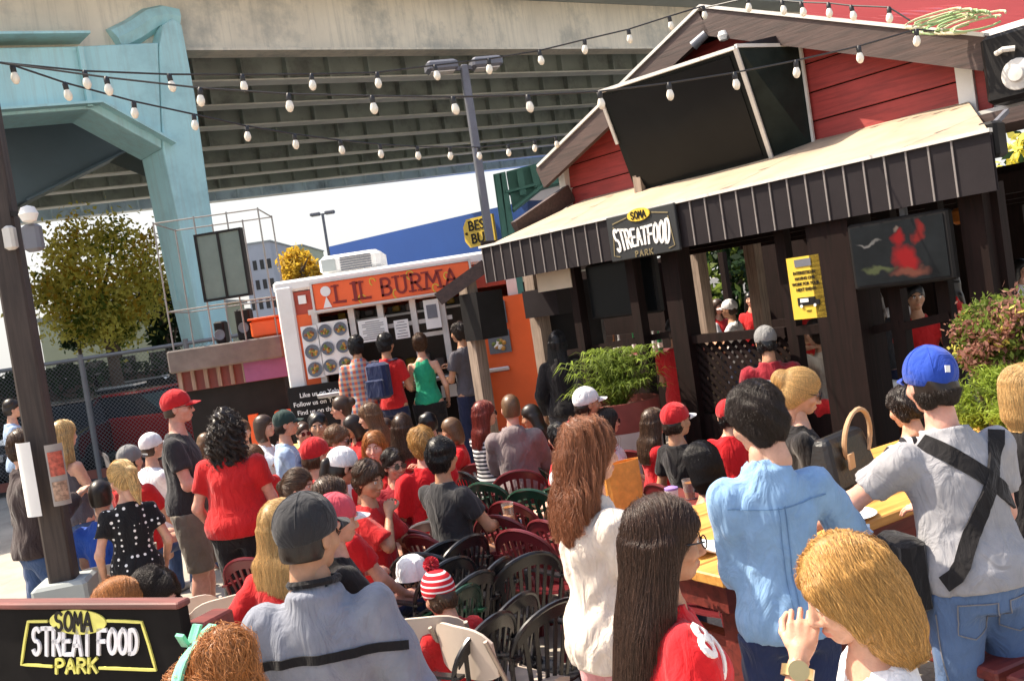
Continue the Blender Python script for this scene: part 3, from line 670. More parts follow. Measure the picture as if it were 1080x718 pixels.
        if style == 'knit':
            r = np.random.default_rng(3); d = r.normal(size=(260, 3)); d /= np.linalg.norm(d, axis=1, keepdims=True); c0 = np.array([0, -.02, .175])
            T = np.stack([c0+d*q for q in (.008, .03, .048)], 1); strands_obj('pompom', tohead(T.reshape(-1, 3)).reshape(T.shape), c2, co, .004, .003)
    if glasses:
        mb = MB()
        for q in (-1, 1):
            if glasses == 'sun': mb.lathe([(.002, -.002), (.024, -.002), (.024, .002), (.002, .002)], (q*.032, .104, -.003), 12, 1)
            else: mb.tube([(q*.032+.026*math.cos(t), .106, -.003+.018*math.sin(t)) for t in np.linspace(0, 6.283, 15)], .0022, 6)
            mb.tube([(q*.056, .1, .002), (q*.081, .06, .004), (q*.084, -.005, .002)], .0025, 6)
        mb.tube([(-.01, .107, .002), (.01, .107, .002)], .002, 6); mb.v = [tuple(p) for p in tohead(np.array(mb.v))]
        mb.build('sunglasses' if glasses == 'sun' else 'glasses', mat('black_plastic_gloss', (.012, .012, .014), .15), root, True)
    return out
HAIRC = {'black': (.012, .01, .01), 'dark': (.028, .018, .013), 'brown': (.075, .04, .022), 'auburn': (.26, .1, .045), 'red': (.2, .03, .02), 'ginger': (.42, .17, .05), 'blonde': (.6, .4, .17), 'lightbrown': (.2, .11, .055), 'grey': (.3, .28, .26), 'golden': (.5, .28, .085), 'streaked': (.055, .028, .018)}
def put_text(pp, text, w, h, sw, origin, ex, ey, m, name='lettering'):
    """hand shaped numerals laid on a garment: origin in the person's frame, pressed on along -z of (ex,ey)"""
    ex = unit(ex); ey = unit(np.array(ey)-ex*np.dot(ey, ex)); n = np.cross(ex, ey); mb = MB(); S = pp['ssdf']
    for pl in strokes(text, w, h):
        Q = np.array([V(*origin)+ex*x+ey*y+n*.12 for x, y in pl])
        for _ in range(14): Q = Q-n*np.clip(S.at(Q), -.05, .05)[:, None]*.9
        G = S.grad(Q, .008); ribbon(mb, list(Q), sw, list(G), .004)
    return mb.build(name, m, pp['shirt'])
# ------------------------------------------------------------------ shared materials
WD = dict(rough=.85)
M = dict(
 ground=mat('worn_concrete', (.36, .33, .28), .9, var=.25, vs=.6, bump=.3, bs=25, stain=(.2, .18, .16), st_amt=.7, st_s=.9),
 asphalt=mat('asphalt', (.09, .088, .085), .9, var=.2, vs=1, bump=.3, bs=60),
 steelblue=mat('teal_steel_paint', (.42, .7, .71), .5, var=.08, vs=.8, stain=(.26, .45, .47), st_amt=.6, st_s=.7, bump=.05, bs=5, streak=(.3, .3, .24), sk_amt=.35),
 steelgreen=mat('green_steel_paint', (.16, .42, .36), .5, var=.1, vs=.7, bump=.05, bs=5),
 girder=mat('weathered_girder_paint', (.76, .69, .55), .7, var=.12, vs=.5, stain=(.3, .31, .28), st_amt=.75, st_s=.55, streak=(.36, .34, .28), sk_amt=.55),
 soffit=mat('dark_soffit_paint', (.36, .41, .37), .75, var=.2, vs=.5, stain=(.1, .1, .09), st_amt=.6, st_s=.8),
 flange=mat('flange_paint', (.78, .78, .7), .6, var=.15, vs=1.),
 deck=mat('barrier_concrete', (.34, .37, .36), .85, var=.15, vs=.5),
 white=mat('white_paint', (.78, .77, .74), .45, var=.05, vs=3, stain=(.6, .56, .5), st_amt=.4, st_s=2),
 orange=mat('orange_panel', (.78, .12, .02), .5, var=.06, vs=4), redsign=mat('sign_orange_red', (.93, .14, .03), .45, var=.06, vs=3),
 darkred=mat('dark_red_letter', (.22, .012, .01), .5), black=mat('black_paint', (.016, .015, .015), .5, var=.2), blackgloss=mat('black_screen', (.006, .007, .008), .3, spec=.25),
 steel=mat('brushed_steel', (.5, .5, .5), .35, 1, var=.1), galv=mat('galvanised_pipe', (.17, .175, .18), .5, .3, var=.1), greymetal=mat('grey_metal_paint', (.16, .165, .19), .5, .3),
 glassdark=mat('dark_interior', (.03, .028, .026), .6), paper=mat('white_paper', (.8, .79, .76), .7, var=.05), chrome=mat('pale_trim', (.62, .6, .56), .4),
 barn=wood('barn_red_boards', (.33, .036, .03), (.22, .024, .02), 3, .6, 'X'), fascia=wood('brown_fascia_board', (.075, .045, .038), (.04, .026, .022), 3, .6, 'X'),
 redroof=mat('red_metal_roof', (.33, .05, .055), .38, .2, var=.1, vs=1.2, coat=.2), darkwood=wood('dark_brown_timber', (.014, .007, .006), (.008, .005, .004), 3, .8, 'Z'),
 oldwood=wood('weathered_grey_timber', (.3, .23, .18), (.16, .12, .09), 3, .85, 'Z'), pole=wood('dark_stained_post', (.05, .036, .03), (.028, .02, .017), 3, .7, 'Z'),
 awntop=mat('sun_bleached_awning_top', (.4, .31, .215), .8, var=.2, vs=1.5, stain=(.22, .17, .13), st_amt=.7, st_s=1.6), valance=mat('dark_corrugated_sheet', (.025, .021, .023), .5, .2, var=.2, vs=2), rib=mat('pale_rib_line', (.22, .2, .19), .5, .2),
 yellow=mat('yellow_sign', (.72, .5, .05), .5, var=.06), pine=wood('orange_pine_top', (.62, .33, .08), (.45, .2, .045), 2.5, .45, 'X', .15), redwood=wood('dark_red_stain', (.16, .025, .018), (.09, .015, .012), 3, .55, 'X'),
 siding=mat('white_siding', (.7, .68, .64), .6, var=.06), terracotta=mat('red_barrel_band', (.2, .045, .035), .6, var=.15), leaf=None)
for k_ in ('darkwood', 'valance', 'blackgloss', 'black'): M[k_].node_tree.nodes['Principled BSDF'].inputs['Specular IOR Level'].default_value = .15
M['leaf_y'] = mat('yellow_green_leaf', (.74, .68, .16), .6, var=.4, vs=1.1); M['leaf_g'] = mat('mid_green_leaf', (.16, .22, .04), .6, var=.4, vs=1.1); M['leaf_d'] = mat('dark_green_leaf', (.03, .06, .025), .6, var=.4, vs=2)
M['leaf_r'] = mat('bronze_leaf', (.34, .17, .13), .55, var=.4, vs=3); M['leaf_l'] = mat('lime_needle', (.3, .4, .06), .6, var=.35, vs=3); M['bark'] = mat('bark', (.12, .085, .06), .9, var=.3, bump=.5, bs=20)
M['leaf_o'] = mat('golden_leaf', (.55, .36, .04), .6, var=.3, vs=1)
for k in ('leaf_y', 'leaf_g', 'leaf_d', 'leaf_r', 'leaf_l', 'leaf_o'): M[k].node_tree.nodes['Principled BSDF'].inputs['Specular IOR Level'].default_value = .25; translucent(M[k], .58)

# ------------------------------------------------------------------ ground
mb = MB(); mb.add([(-400, -60, 0), (400, -60, 0), (400, 500, 0), (-400, 500, 0)], [(0, 1, 2, 3)]); tag(mb.build('ground', M['ground']), kind='structure')
mb = MB(); mb.add([(-400, 17.2, .004), (400, 17.2, .004), (400, 400, .004), (-400, 400, .004)], [(0, 1, 2, 3)]); tag(mb.build('parking_pavement', M['asphalt']), kind='structure')
mb = MB(); mb.box((-1.1, 10.1, .14), (4.6, 2.0, .28), 0, .02); tag(mb.build('kerb_platform', M['ground']), kind='structure')

# ------------------------------------------------------------------ freeway
A0 = at(205, 57, 22); f3 = unit(ray(1667, 48)); fp = unit(V(-f3[1], f3[0], 0)); fh = unit(V(f3[0], f3[1], 0)); fn = np.cross(f3, fp)
if fn[2] < 0: fn = -fn
fw = lambda s, o, z=0: A0+f3*s+fp*o+V(0, 0, z)
fr = empty('freeway_viaduct', A0*V(1, 1, 0), 0, 'elevated steel freeway with ribbed dark underside and pale weathered girder crossing the top', 'freeway')
def fpart(name, mb, m):
    o = mb.build(name, m, fr); o.location = -fr.location; return o
S0, S1 = -30, 130
mb = MB()
def fbox(mb, s0, s1, o0, o1, z0, z1):
    mb.hexa([fw(s0, o0, z0), fw(s1, o0, z0), fw(s1, o1, z0), fw(s0, o1, z0), fw(s0, o0, z1), fw(s1, o0, z1), fw(s1, o1, z1), fw(s0, o1, z1)])
fbox(mb, S0, S1, 0, .06, .06, 1.55); fbox(mb, S0, S1, -.28, .34, 0, .058); fpart('edge_girder', mb, M['girder'])
mb = MB(); fbox(mb, S0, S1, -1.0, 24, 1.56, 1.85); fbox(mb, S0, S1, -1.0, -.7, 1.86, 2.9); fpart('deck', mb, M['deck'])
offs = []
for y in (85, 108, 128, 147, 163, 175, 187, 198):
    P = onplane(360, y, A0, fn); offs.append(float((P-A0)@fp))
print('stringer offsets', [round(o, 1) for o in offs])
for i, o in enumerate(offs):
    mb = MB(); fbox(mb, S0, S1, o, o+.05, .05, 1.5)
    for k in range(int((S1-S0)/1.35)): s = S0+k*1.35+(i % 2)*.3; fbox(mb, s, s+.07, o-.24, o-.002, .05, 1.5)
    mb.cur = 1; fbox(mb, S0, S1, o-.26, o+.3, 0, .047); fpart('stringer', mb, [M['soffit'], M['flange']])
mb = MB(); fbox(mb, S0, S1, .35, 22, 1.5, 1.552); fpart('soffit', mb, M['soffit'])

def plate(pts2, P, n, depth, mb):   # polygon given in pixels on a vertical plane, extruded away from the camera
    q = [onplane(x, y, P, n) for x, y in pts2]; mb.prism(q, np.array(n)*depth); return q
# teal portal frame
Pc = at(205, 250, 21.); mb = MB(); pf = empty('portal_frame', Pc*V(1, 1, 0), 0, 'pale teal steel portal frame with haunched cross beam holding up the freeway', 'freeway support')
def ppart(parent, name, mb, m, bev=0):
    o = mb.build(name, m, parent, bevel=bev); o.location = -parent.location; return o
mb = MB(); q = [onplane(x, y, Pc, fp) for x, y in ((205, 314), (172, 157), (168, 50), (172, 26), (182, 19), (192, 26), (206, 100), (236, 314))]
bl = V(q[0][0], q[0][1], 0); br = V(q[-1][0], q[-1][1], 0); dz = .0
q = [bl+V(*(fh*.25))]+[q[0]]+q[1:]+[br+V(*(fh*.25))]
mb.prism(q, fp*1.3); ppart(pf, 'column', mb, M['steelblue'], .04)
mb = MB(); qb = [onplane(x, y, Pc+fp*.02, fp) for x, y in ((171, 157), (95, 115), (-150, 134), (-260, 210), (-300, 60), (-150, 53), (82, 49), (167, 45))]; mb.prism(qb, fp*1.25); ppart(pf, 'cross_beam', mb, M['steelblue'], .03)
mb = MB()
for a, b in (((171, 159), (95, 117.5)), ((95, 117.5), (-150, 136.5)), ((82, 47), (-150, 51))):
    mb = MB(); pa, pb = [onplane(*k, Pc+fp*.6, fp) for k in (a, b)]; mb.bar(pa, pb, 1.7, .05); ppart(pf, 'flange_plate', mb, M['steelblue'])
mb = MB()
for x in (84,): pa = onplane(x, 50, Pc-fp*.06, fp); pb = onplane(x+11, 113, Pc-fp*.06, fp); mb.bar(pa, pb, .12, .1)
ppart(pf, 'stiffener', mb, M['steelblue']); mb = MB()
c0 = onplane(176, 165, Pc+fp*.35, fp); c1 = onplane(204, 314, Pc+fp*.35, fp); mb.bar(c0-fh*.08, c1-fh*.08, .14, .14); ppart(pf, 'stiffener', mb, M['steelblue']); mb = MB(); mb.bar(c0-fh*.08+fp*.6, c1-fh*.08+fp*.6, .14, .14); ppart(pf, 'stiffener', mb, M['steelblue'])
# curved strut at the top of the column
mb = MB(); mb.tube([onplane(x, y, Pc+fp*.5, fp) for x, y in ((120, 44), (140, 34), (158, 22), (172, 19), (186, 22))], .28, 8); ppart(pf, 'curved_strut', mb, M['steelblue'])
# second frame behind it, its shade put into a darker plate colour
Pd = Pc+fp*3.4; pf2 = empty('portal_frame', Pd*V(1, 1, 0), 0, 'shaded steel portal frame directly behind the pale teal one, seen under its beam', 'freeway support')
mb = MB(); qb = [onplane(x, y, Pd, fp) for x, y in ((-20, 470), (-14, 250), (18, 216), (130, 160), (182, 181), (190, 178), (188, 95), (-120, 100), (-130, 470))]; qb[0][2] = 0; qb[-1][2] = 0; mb.prism(qb, fp*1.2); ppart(pf2, 'frame_plate', mb, mat('shade_darkened_steel', (.1, .15, .18), .5, var=.1, vs=.8), .03)
mb = MB(); pa, pb, pc_, pd_ = [onplane(*k, Pd+fp*.6, fp) for k in ((18, 218), (130, 162), (130, 162), (182, 183))]; mb.bar(pa, pb, 1.7, .05); ppart(pf2, 'flange_plate', mb, mat('shade_darkened_steel', (.1, .15, .18))); mb = MB(); mb.bar(pc_, pd_, 1.7, .05); ppart(pf2, 'flange_plate', mb, mat('shade_darkened_steel', (.1, .15, .18)))
mb = MB(); pe = [onplane(*k, Pd+fp*3.2, fp) for k in ((188, 182), (213, 330), (226, 330), (200, 182))]; pe[1][2] = 0; pe[2][2] = 0; mb.prism(pe, fp*.9); ppart(pf2, 'column', mb, M['steelblue'])
# far green frame
Pg = at(530, 220, 46.); gn = V(0, 1, 0); pf3 = empty('portal_frame', Pg*V(1, 1, 0), 0, 'green steel freeway support with ribbed bracket seen beyond the blue store and lamp post', 'freeway support')
mb = MB(); q = [onplane(x, y, Pg, gn) for x, y in ((530, 258), (520, 184), (533, 181), (546, 256))]; q[0][2] = 0; q[-1][2] = 0; mb.prism(q, gn*1.6); ppart(pf3, 'column', mb, M['steelgreen'])
mb = MB(); q = [onplane(x, y, Pg+gn*.2, gn) for x, y in ((541, 221), (534, 181), (568, 172), (680, 156), (680, 178), (592, 190), (571, 197))]; mb.prism(q, gn*1.); ppart(pf3, 'bracket', mb, M['steelgreen'])
mb = MB()
for a, b in (((525, 184), (534, 256)), ((530, 183), (540, 256)), ((548, 180), (552, 206)), ((562, 175), (567, 198)), ((578, 171), (582, 192))): mb = MB(); mb.bar(onplane(*a, Pg-gn*.1, gn), onplane(*b, Pg-gn*.1, gn), .18, .3); ppart(pf3, 'stiffener', mb, M['steelgreen'])
for a, b in (((541, 222), (571, 198)), ((571, 198), (600, 190)), ((534, 204), (566, 196))): mb = MB(); mb.bar(onplane(*a, Pg+gn*.3, gn), onplane(*b, Pg+gn*.3, gn), 1.4, .12); ppart(pf3, 'flange_plate', mb, M['steelgreen'])

# ------------------------------------------------------------------ far buildings
def block(name, label, x0, x1, ytop, Y, m, depth=10, cat='building', windows=0, m2=None, rz=0):
    a = at(x0, ytop, Y); b = at(x1, ytop-.15*(x1-x0), Y); z = a[2]; t = empty(name, ((a[0]+b[0])/2, Y+depth/2, 0), rz, label, cat); w = b[0]-a[0]
    mb = MB(); mb.box((0, 0, z/2), (w, depth, z)); mb.build('wall', m, t)
    mb = MB(); mb.box((0, 0, z+.1), (w+.4, depth+.4, .2)); mb.build('roof', M['deck'], t)
    for i in range(windows):
        for j in range(max(1, int(z/3.2))):
            mb = MB(); mb.box((-w/2+w*(i+.5)/windows, -depth/2-.02, 1.6+j*3.1), (w/windows*.55, .06, 1.5)); mb.build('window', M['glassdark'], t)
    return t
M['palegreen'] = mat('pale_green_wall', (.42, .46, .33), .8, var=.08, vs=.3); M['beige'] = mat('beige_wall', (.5, .42, .35), .8, var=.08, vs=.3); M['greywall'] = mat('grey_tower_wall', (.4, .42, .46), .8, var=.08, vs=.2)
M['storeblue'] = mat('store_blue', (.012, .07, .3), .45, var=.08, vs=.4); M['tan'] = mat('tan_stucco', (.55, .47, .36), .8, var=.05)
block('warehouse', 'pale green low warehouse wall behind the yellow tree', 40, 176, 340, 48, M['palegreen'], 14, windows=4)
block('office_tower', 'grey blocky building far off, left of the golden tree', 254, 284, 259, 150, M['greywall'], 20, windows=4)
block('office_tower', 'slim greenish tower far off beside the grey blocky building', 297, 318, 262, 170, M['palegreen'], 20, windows=3)
block('apartment_block', 'beige building framed by the far green steel support', 545, 612, 202, 85, M['beige'], 14, windows=6)
a = at(350, 260, 68); b = at(556, 211, 57); st = empty('store', ((a[0]+b[0])/2, (a[1]+b[1])/2, 0), math.atan2(b[1]-a[1], b[0]-a[0]), 'big box store with deep blue front and yellow tag sign', 'store')
Ls = math.hypot(b[0]-a[0], b[1]-a[1]); zt = a[2]; mb = MB(); mb.box((0, 7, zt*.3), (Ls, 14, zt*.6)); mb.build('lower_wall', M['tan'], st)
mb = MB(); mb.box((0, 6.9, zt*.8), (Ls+.3, 14.3, zt*.4)); mb.build('upper_wall', M['storeblue'], st)
mb = MB(); mb.box((-8, 7, zt+.4), (2.4, 2, .8)); mb.build('roof_unit', M['greymetal'], st)
tp = at(507, 244, 57.2); sgn = empty('store_sign', tp, math.atan2(b[1]-a[1], b[0]-a[0]), 'yellow tag shaped store sign with bold black letters on the blue wall', 'sign')
w_, h_ = 1.18, .86; mb = MB(); mb.prism([(-w_, .0, -h_*.5), (-w_*.72, 0, -h_), (w_, 0, -h_), (w_, 0, h_), (-w_*.72, 0, h_), (-w_, 0, h_*.5)], (0, -.18, 0)); mb.build('tag_board', M['yellow'], sgn)
mb = MB(); mb.tube([(-w_*.82, -.19, 0), (-w_*.82, -.21, 0)], .09, 10); mb.build('tag_hole', M['black'], sgn)
FM = lambda x, z, y=-.2: face_frame((x, y, z), (1, 0, 0))
for tx, z in (('BEST', .38), ('BUY', -.4)): tobj('lettering', tx, .85, M['black'], FM(.12, z), sgn, .01, .012)

# ------------------------------------------------------------------ trees and plants
def leaves(mb, c, r, n, size, rs, mats, flat=.5, hole=.35, seed=0, shape=None):
    """clumps of leaf blades on an uneven crown"""
    g = np.random.default_rng(seed); nc = max(8, n//45); d = g.normal(size=(nc, 3)); d /= np.linalg.norm(d, axis=1, keepdims=True)
    rad = g.uniform(.35, 1.02, nc)**.6; cc = np.array(c)+d*rad[:, None]*np.array(r)
    if shape: cc = np.array([shape(p) for p in cc])
    k = n//nc
    for i in range(nc):
        cr = rs*g.uniform(.6, 1.3); p = cc[i]+g.normal(0, .5, (k, 3))*cr; mb.cur = int(g.choice(len(mats), p=mats))
        a = g.normal(size=(k, 3)); a /= np.linalg.norm(a, axis=1, keepdims=True); b = g.normal(size=(k, 3)); b -= a*np.sum(a*b, 1, keepdims=True); b /= np.linalg.norm(b, axis=1, keepdims=True)
        s = size*g.uniform(.6, 1.3, (k, 1)); vs = np.stack([p-a*s, p+b*s*flat, p+a*s, p-b*s*flat], 1).reshape(-1, 3)
        mb.add(vs, [(4*j, 4*j+1, 4*j+2, 4*j+3) for j in range(k)])
def tree(name, label, px, py, rpx, rpy, Y, n, size, mats, probs, seed=0, trunk=.18, cat='tree', group=None):
    c = at(px, py, Y); r = (rpx*Y/1000, rpx*Y/1000*.9, rpy*Y/1000); t = empty(name, (c[0], Y, 0), 0, label, cat, group); g = np.random.default_rng(seed)
    mb = MB(); leaves(mb, (0, 0, c[2]), r, n, size, r[0]*.28, probs, seed=seed); mb.build('crown', mats, t)
    mb = MB(); zc = c[2]; mb.tube([(.12, 0, 0), (.05, .02, zc*.4), (0, 0, zc-r[2]*.5), (.05, 0, zc+r[2]*.3)], [trunk*1.25, trunk, trunk*.7, trunk*.2], 8)
    for i in range(6):
        a = i*1.05+g.uniform(0, .5); z0 = zc-r[2]*(.9-.12*i); mb.tube([(0, 0, z0), (math.cos(a)*r[0]*.35, math.sin(a)*r[1]*.35, z0+r[2]*.35), (math.cos(a)*r[0]*.7, math.sin(a)*r[1]*.7, z0+r[2]*.8)], [trunk*.5, trunk*.3, trunk*.08], 6)
    mb.build('trunk', M['bark'], t, True); return t
L3 = [M['leaf_y'], M['leaf_g'], M['leaf_o']]
tree('broadleaf_tree', 'large yellowing round tree in sun below the freeway', 104, 296, 70, 64, 27, 11500, .085, L3, [.78, .12, .1], 1)
tree('conifer_tree', 'narrow dark evergreen at the right edge of the yellow tree', 172, 330, 22, 46, 31, 2500, .1, [M['leaf_d']], [1], 2)
tree('street_tree', 'small dark green tree low behind the yellow tree, left one', 82, 358, 17, 11, 37, 900, .09, [M['leaf_d'], M['leaf_g']], [.6, .4], 3, .1)
tree('street_tree', 'small dark green tree low behind the yellow tree, right of its twin', 122, 350, 17, 13, 36, 900, .09, [M['leaf_d'], M['leaf_g']], [.6, .4], 4, .1)
tree('golden_tree', 'golden leaved tree top far behind the food truck roof', 318, 280, 24, 16, 90, 1500, .3, [M['leaf_o']], [1], 5, .3)
tree('broadleaf_tree', 'dark leafy tree behind the pavilion seen through its openings', 765, 300, 62, 60, 22, 3000, .13, [M['leaf_d'], M['leaf_g']], [.6, .4], 6)
tree('broadleaf_tree', 'sunlit leafy tree beyond the far end of the pavilion', 1090, 215, 60, 70, 14, 2500, .1, [M['leaf_d'], M['leaf_y']], [.5, .5], 8)
tree('broadleaf_tree', 'dark leafy tree behind the pavilion, between posts under its long screen', 930, 330, 60, 60, 20, 2500, .13, [M['leaf_d'], M['leaf_g']], [.7, .3], 9)

def hedge(label, px, w, h, Y, seed):
    c = at(px, 380, Y); t = empty('hedge', (c[0], Y, 0), 0, label, 'hedge'); mb = MB(); g = np.random.default_rng(seed); n = 1500
    p = np.stack([g.uniform(-w/2, w/2, n), g.normal(0, .35, n), h*g.uniform(.02, 1, n)**.8+g.normal(0, .08, n)], 1); a = g.normal(size=(n, 3)); a /= np.linalg.norm(a, axis=1, keepdims=True); b = g.normal(size=(n, 3)); s_ = .13
    mb.add(np.stack([p-a*s_, p+b*s_*.5, p+a*s_, p-b*s_*.5], 1).reshape(-1, 3), [(4*j, 4*j+1, 4*j+2, 4*j+3) for j in range(n)]); mb.build('foliage', M['leaf_d'], t)
    mb = MB(); mb.box((0, .1, h*.4), (w*.96, .35, h*.8), 0, .1); mb.build('inner_twigs', M['bark'], t)
hedge('dark hedge behind the white sedan under the yellow tree', 95, 7.5, 2.1, 33, 3); hedge('dark hedge behind the fence by the timber post', 10, 4, 2.2, 24, 4)
def shrub(name, label, px, py, rpx, rpy, Y, n, size, mats, probs, seed, needle=.45):
    c = at(px, py, Y); r = (rpx*Y/1000, rpx*Y/1000, rpy*Y/1000); t = empty(name, (c[0], Y, 0), 0, label, 'shrub')
    mb = MB(); leaves(mb, (0, 0, c[2]), r, n, size, r[0]*.25, probs, needle, seed=seed); mb.build('foliage', mats, t)
    mb = MB()
    for i in range(5): a = i*1.26; mb.tube([(math.cos(a)*.04, math.sin(a)*.04, .05), (math.cos(a)*r[0]*.3, math.sin(a)*r[1]*.3, c[2]-r[2]*.4), (math.cos(a)*r[0]*.7, math.sin(a)*r[1]*.6, c[2]+r[2]*.4)], [.025, .018, .006], 6)
    mb.build('stem', M['bark'], t, True)
shrub('bronze_shrub', 'bronze and pink leaved shrub at the right edge by the pavilion', 1062, 356, 50, 44, 5.15, 9000, .02, [M['leaf_r'], M['leaf_y'], M['leaf_g']], [.55, .05, .4], 11)
shrub('lime_conifer_shrub', 'feathery lime green conifer shrub under the bronze one', 1050, 422, 44, 34, 5.0, 5000, .024, [M['leaf_l'], M['leaf_g']], [.75, .25], 12, .18)
# tall tub planter with umbrella sedge
c = at(652, 430, 8.3); pl = empty('tub_planter', (c[0], c[1], 0), 0, 'tall round planter tub, red rim above white, between the seats and pavilion', 'planter')
mb = MB(); mb.lathe([(.30, 0), (.33, .1), (.355, .85), (.357, .87)], n=28); mb.build('white_band', mat('dull_white_glaze', (.5, .48, .44), .6, var=.15), pl, True)
mb = MB(); mb.lathe([(.358, .871), (.362, .9), (.37, 1.12), (.35, 1.125), (.345, 1.05)], n=28); mb.build('red_band', M['terracotta'], pl, True)
mb = MB(); mb.lathe([(.002, 1.05), (.345, 1.05), (.345, 1.052), (.002, 1.052)], n=24); mb.build('soil', M['bark'], pl)
pt = empty('sedge_plant', (c[0], c[1], 1.06), 0, 'bushy bright green sedge plant growing in the tall round tub', 'plant')
mb = MB(); g = np.random.default_rng(4)
for i in range(150):     # stems ending in a drooping spray of fine leaves
    a = g.uniform(0, 6.283); sp = g.uniform(.0, .42); hgt = g.uniform(.12, .5); d = V(math.cos(a), math.sin(a), 0); s_ = V(-d[1], d[0], 0)*.004; top = d*sp+V(0, 0, hgt)
    mb.cur = 0; mb.add([d*.06-s_, d*.06+s_, top+s_, top-s_], [(0, 1, 2, 3)])
    for j in range(11):
        b = g.uniform(0, 6.283); e = V(math.cos(b), math.sin(b), 0); L_ = g.uniform(.1, .2); w_ = V(-e[1], e[0], 0)*g.uniform(.004, .008); p0, p1, p2 = top, top+e*L_*.55+V(0, 0, .03), top+e*L_+V(0, 0, -.05*g.random())
        mb.cur = int(g.random() < .2); mb.add([p0-w_*.4, p0+w_*.4, p1+w_, p1-w_, p2], [(0, 1, 2, 3), (3, 2, 4)])
mb.build('blades', [M['leaf_g'], M['leaf_l']], pt)

# ------------------------------------------------------------------ lamps
def lamp_post(label, px, pyt, Y, rz):
    p = at(px, pyt, Y); t = empty('street_lamp', (p[0], Y, 0), rz, label, 'street lamp', 'parking lot lamps'); z = p[2]
    mb = MB(); mb.box((0, 0, z/2), (.16, .16, z), 0, .02); mb.build('pole', M['greymetal'], t)
    mb = MB(); mb.box((0, 0, z-.06), (.5, .07, .08)); mb.build('arm', M['greymetal'], t)
    for q in (-1, 1):
        mb = MB(); mb.box((q*.48, 0, z-.0), (.66, .42, .22), 0, .05); h = mb.build('lamp_head', M['greymetal'], t); mb = MB(); mb.box((q*.48, 0, z-.12), (.5, .3, .02)); mb.build('lens', M['chrome'], h)
    return t
lamp_post('tall dark double headed lamp post in front of the blue store', 489, 69, 20, .25)
lamp_post('thin double headed lamp post small in the sky above the truck roof', 340, 225, 62, 0)
# ------------------------------------------------------------------ food truck (its long side faces the crowd)
TY = 11.2
def tp(px, py, y=0): p = onplane(px, py, (0, TY+y, 0), (0, 1, 0)); return p
o = tp(290, 300); tr = empty('food_truck', (o[0], TY, 0), 0, 'white food truck with orange stripe and open serving windows below a large orange sign', 'food truck')
def tx(px, py, y=0): p = tp(px, py, y); return V(p[0]-o[0], y, p[2])
ztop = tx(400, 283)[2]; xr = tx(545, 300)[0]
mb = MB(); mb.box((xr/2, 1.15, ztop-.05), (xr+.06, 2.34, .14), 0, .03); mb.build('roof', M['white'], tr)
mb = MB(); mb.box((.09, 0.02, ztop/2+.1), (.2, .12, ztop-.3), 0, .02); mb.build('corner_trim', M['white'], tr); mb = MB(); mb.box((xr-.06, .02, ztop/2+.1), (.12, .1, ztop-.3)); mb.build('corner_trim', M['white'], tr)
zs = tx(400, 408)[2]; mb = MB(); mb.box((xr/2, .06, (zs+.35)/2), (xr-.2, .08, zs-.35)); mb.build('lower_panel', M['black'], tr)
mb = MB(); mb.box((xr/2, 2.25, ztop/2+.12), (xr, .06, ztop-.45)); mb.box((.04, 1.2, ztop/2+.12), (.06, 2.2, ztop-.45)); mb.box((xr-.04, 1.2, ztop/2+.12), (.06, 2.2, ztop-.45)); mb.build('body', M['orange'], tr)
zw = tx(330, 330)[2]; mb = MB(); mb.box((xr/2, .055, (zw+ztop-.13)/2), (xr-.25, .07, ztop-.13-zw)); mb.build('upper_panel', mat('brick_red_panel', (.42, .06, .03), .5), tr)
mb = MB(); mb.box((.29, .03, (zw+zs)/2), (.2, .07, zw-zs)); mb.build('stripe_panel', M['orange'], tr)
for i, px in enumerate((336, 375, 406, 441, 472)):
    x = tx(px, 360)[0]; mb = MB(); mb.box((x, .02, (zw+zs)/2), (.07, .09, zw-zs)); mb.build('window_post', M['chrome'], tr)
mb = MB(); mb.box((xr*.52, -.08, zs+.01), (xr*.8, .36, .05), 0, .01); mb.build('counter', M['steel'], tr)
mb = MB(); mb.box((xr*.45, .03, zw+.01), (xr*.66, .1, .06)); mb.build('window_head', M['chrome'], tr)
mb = MB(); mb.box((xr/2, 1.6, (zw+zs)/2), (xr-.4, .5, .9)); mb.box((xr/2, 1.7, zs-.1), (xr-.4, .6, 1.)); mb.build('kitchen', mat('kitchen_dark_steel', (.07, .065, .06), .4, .5), tr)
mb = MB(); q = tx(437, 340); mb.box((q[0], .03, q[2]), (.9, .05, .05)); mb.build('window_rail', M['chrome'], tr); mb = MB(); mb.box((tx(455, 352)[0], .03, tx(455, 352)[2]), (.35, .04, .05)); mb.build('window_rail', M['chrome'], tr)
for px, py in ((430, 440),):
    for x in (.7, xr-.7):
        mb = MB(); mb.lathe([(.12, -.1), (.36, -.1), (.38, -.05), (.38, .05), (.36, .1), (.12, .1)], (x, .35, .38), 24, 1); mb.build('wheel', M['black'], tr, True)
g = random.Random(5)
for i in range(9):
    mb = MB(); x = .55+i*.19; mb.box((x, 1.28, zs+.12+.02*(i % 2)), (.13, .16, .16+.1*g.random()), 0, .02); mb.build('food_tub', mat('tub_%d' % (i % 4), ((.5, .4, .06), (.5, .5, .48), (.25, .27, .28), (.35, .12, .05))[i % 4], .4), tr, True)
mb = MB(); mb.box((xr*.5, 1.3, zw-.16), (xr*.8, .3, .03)); mb.build('shelf', M['steel'], tr)
for i in range(10):
    mb = MB(); x = .5+i*.18; mb.box((x, 1.3, zw-.08), (.1, .12, .06+.06*g.random()), 0, .01); mb.build('shelf_box', mat('tub_%d' % (i % 4), (.4, .4, .4)), tr)
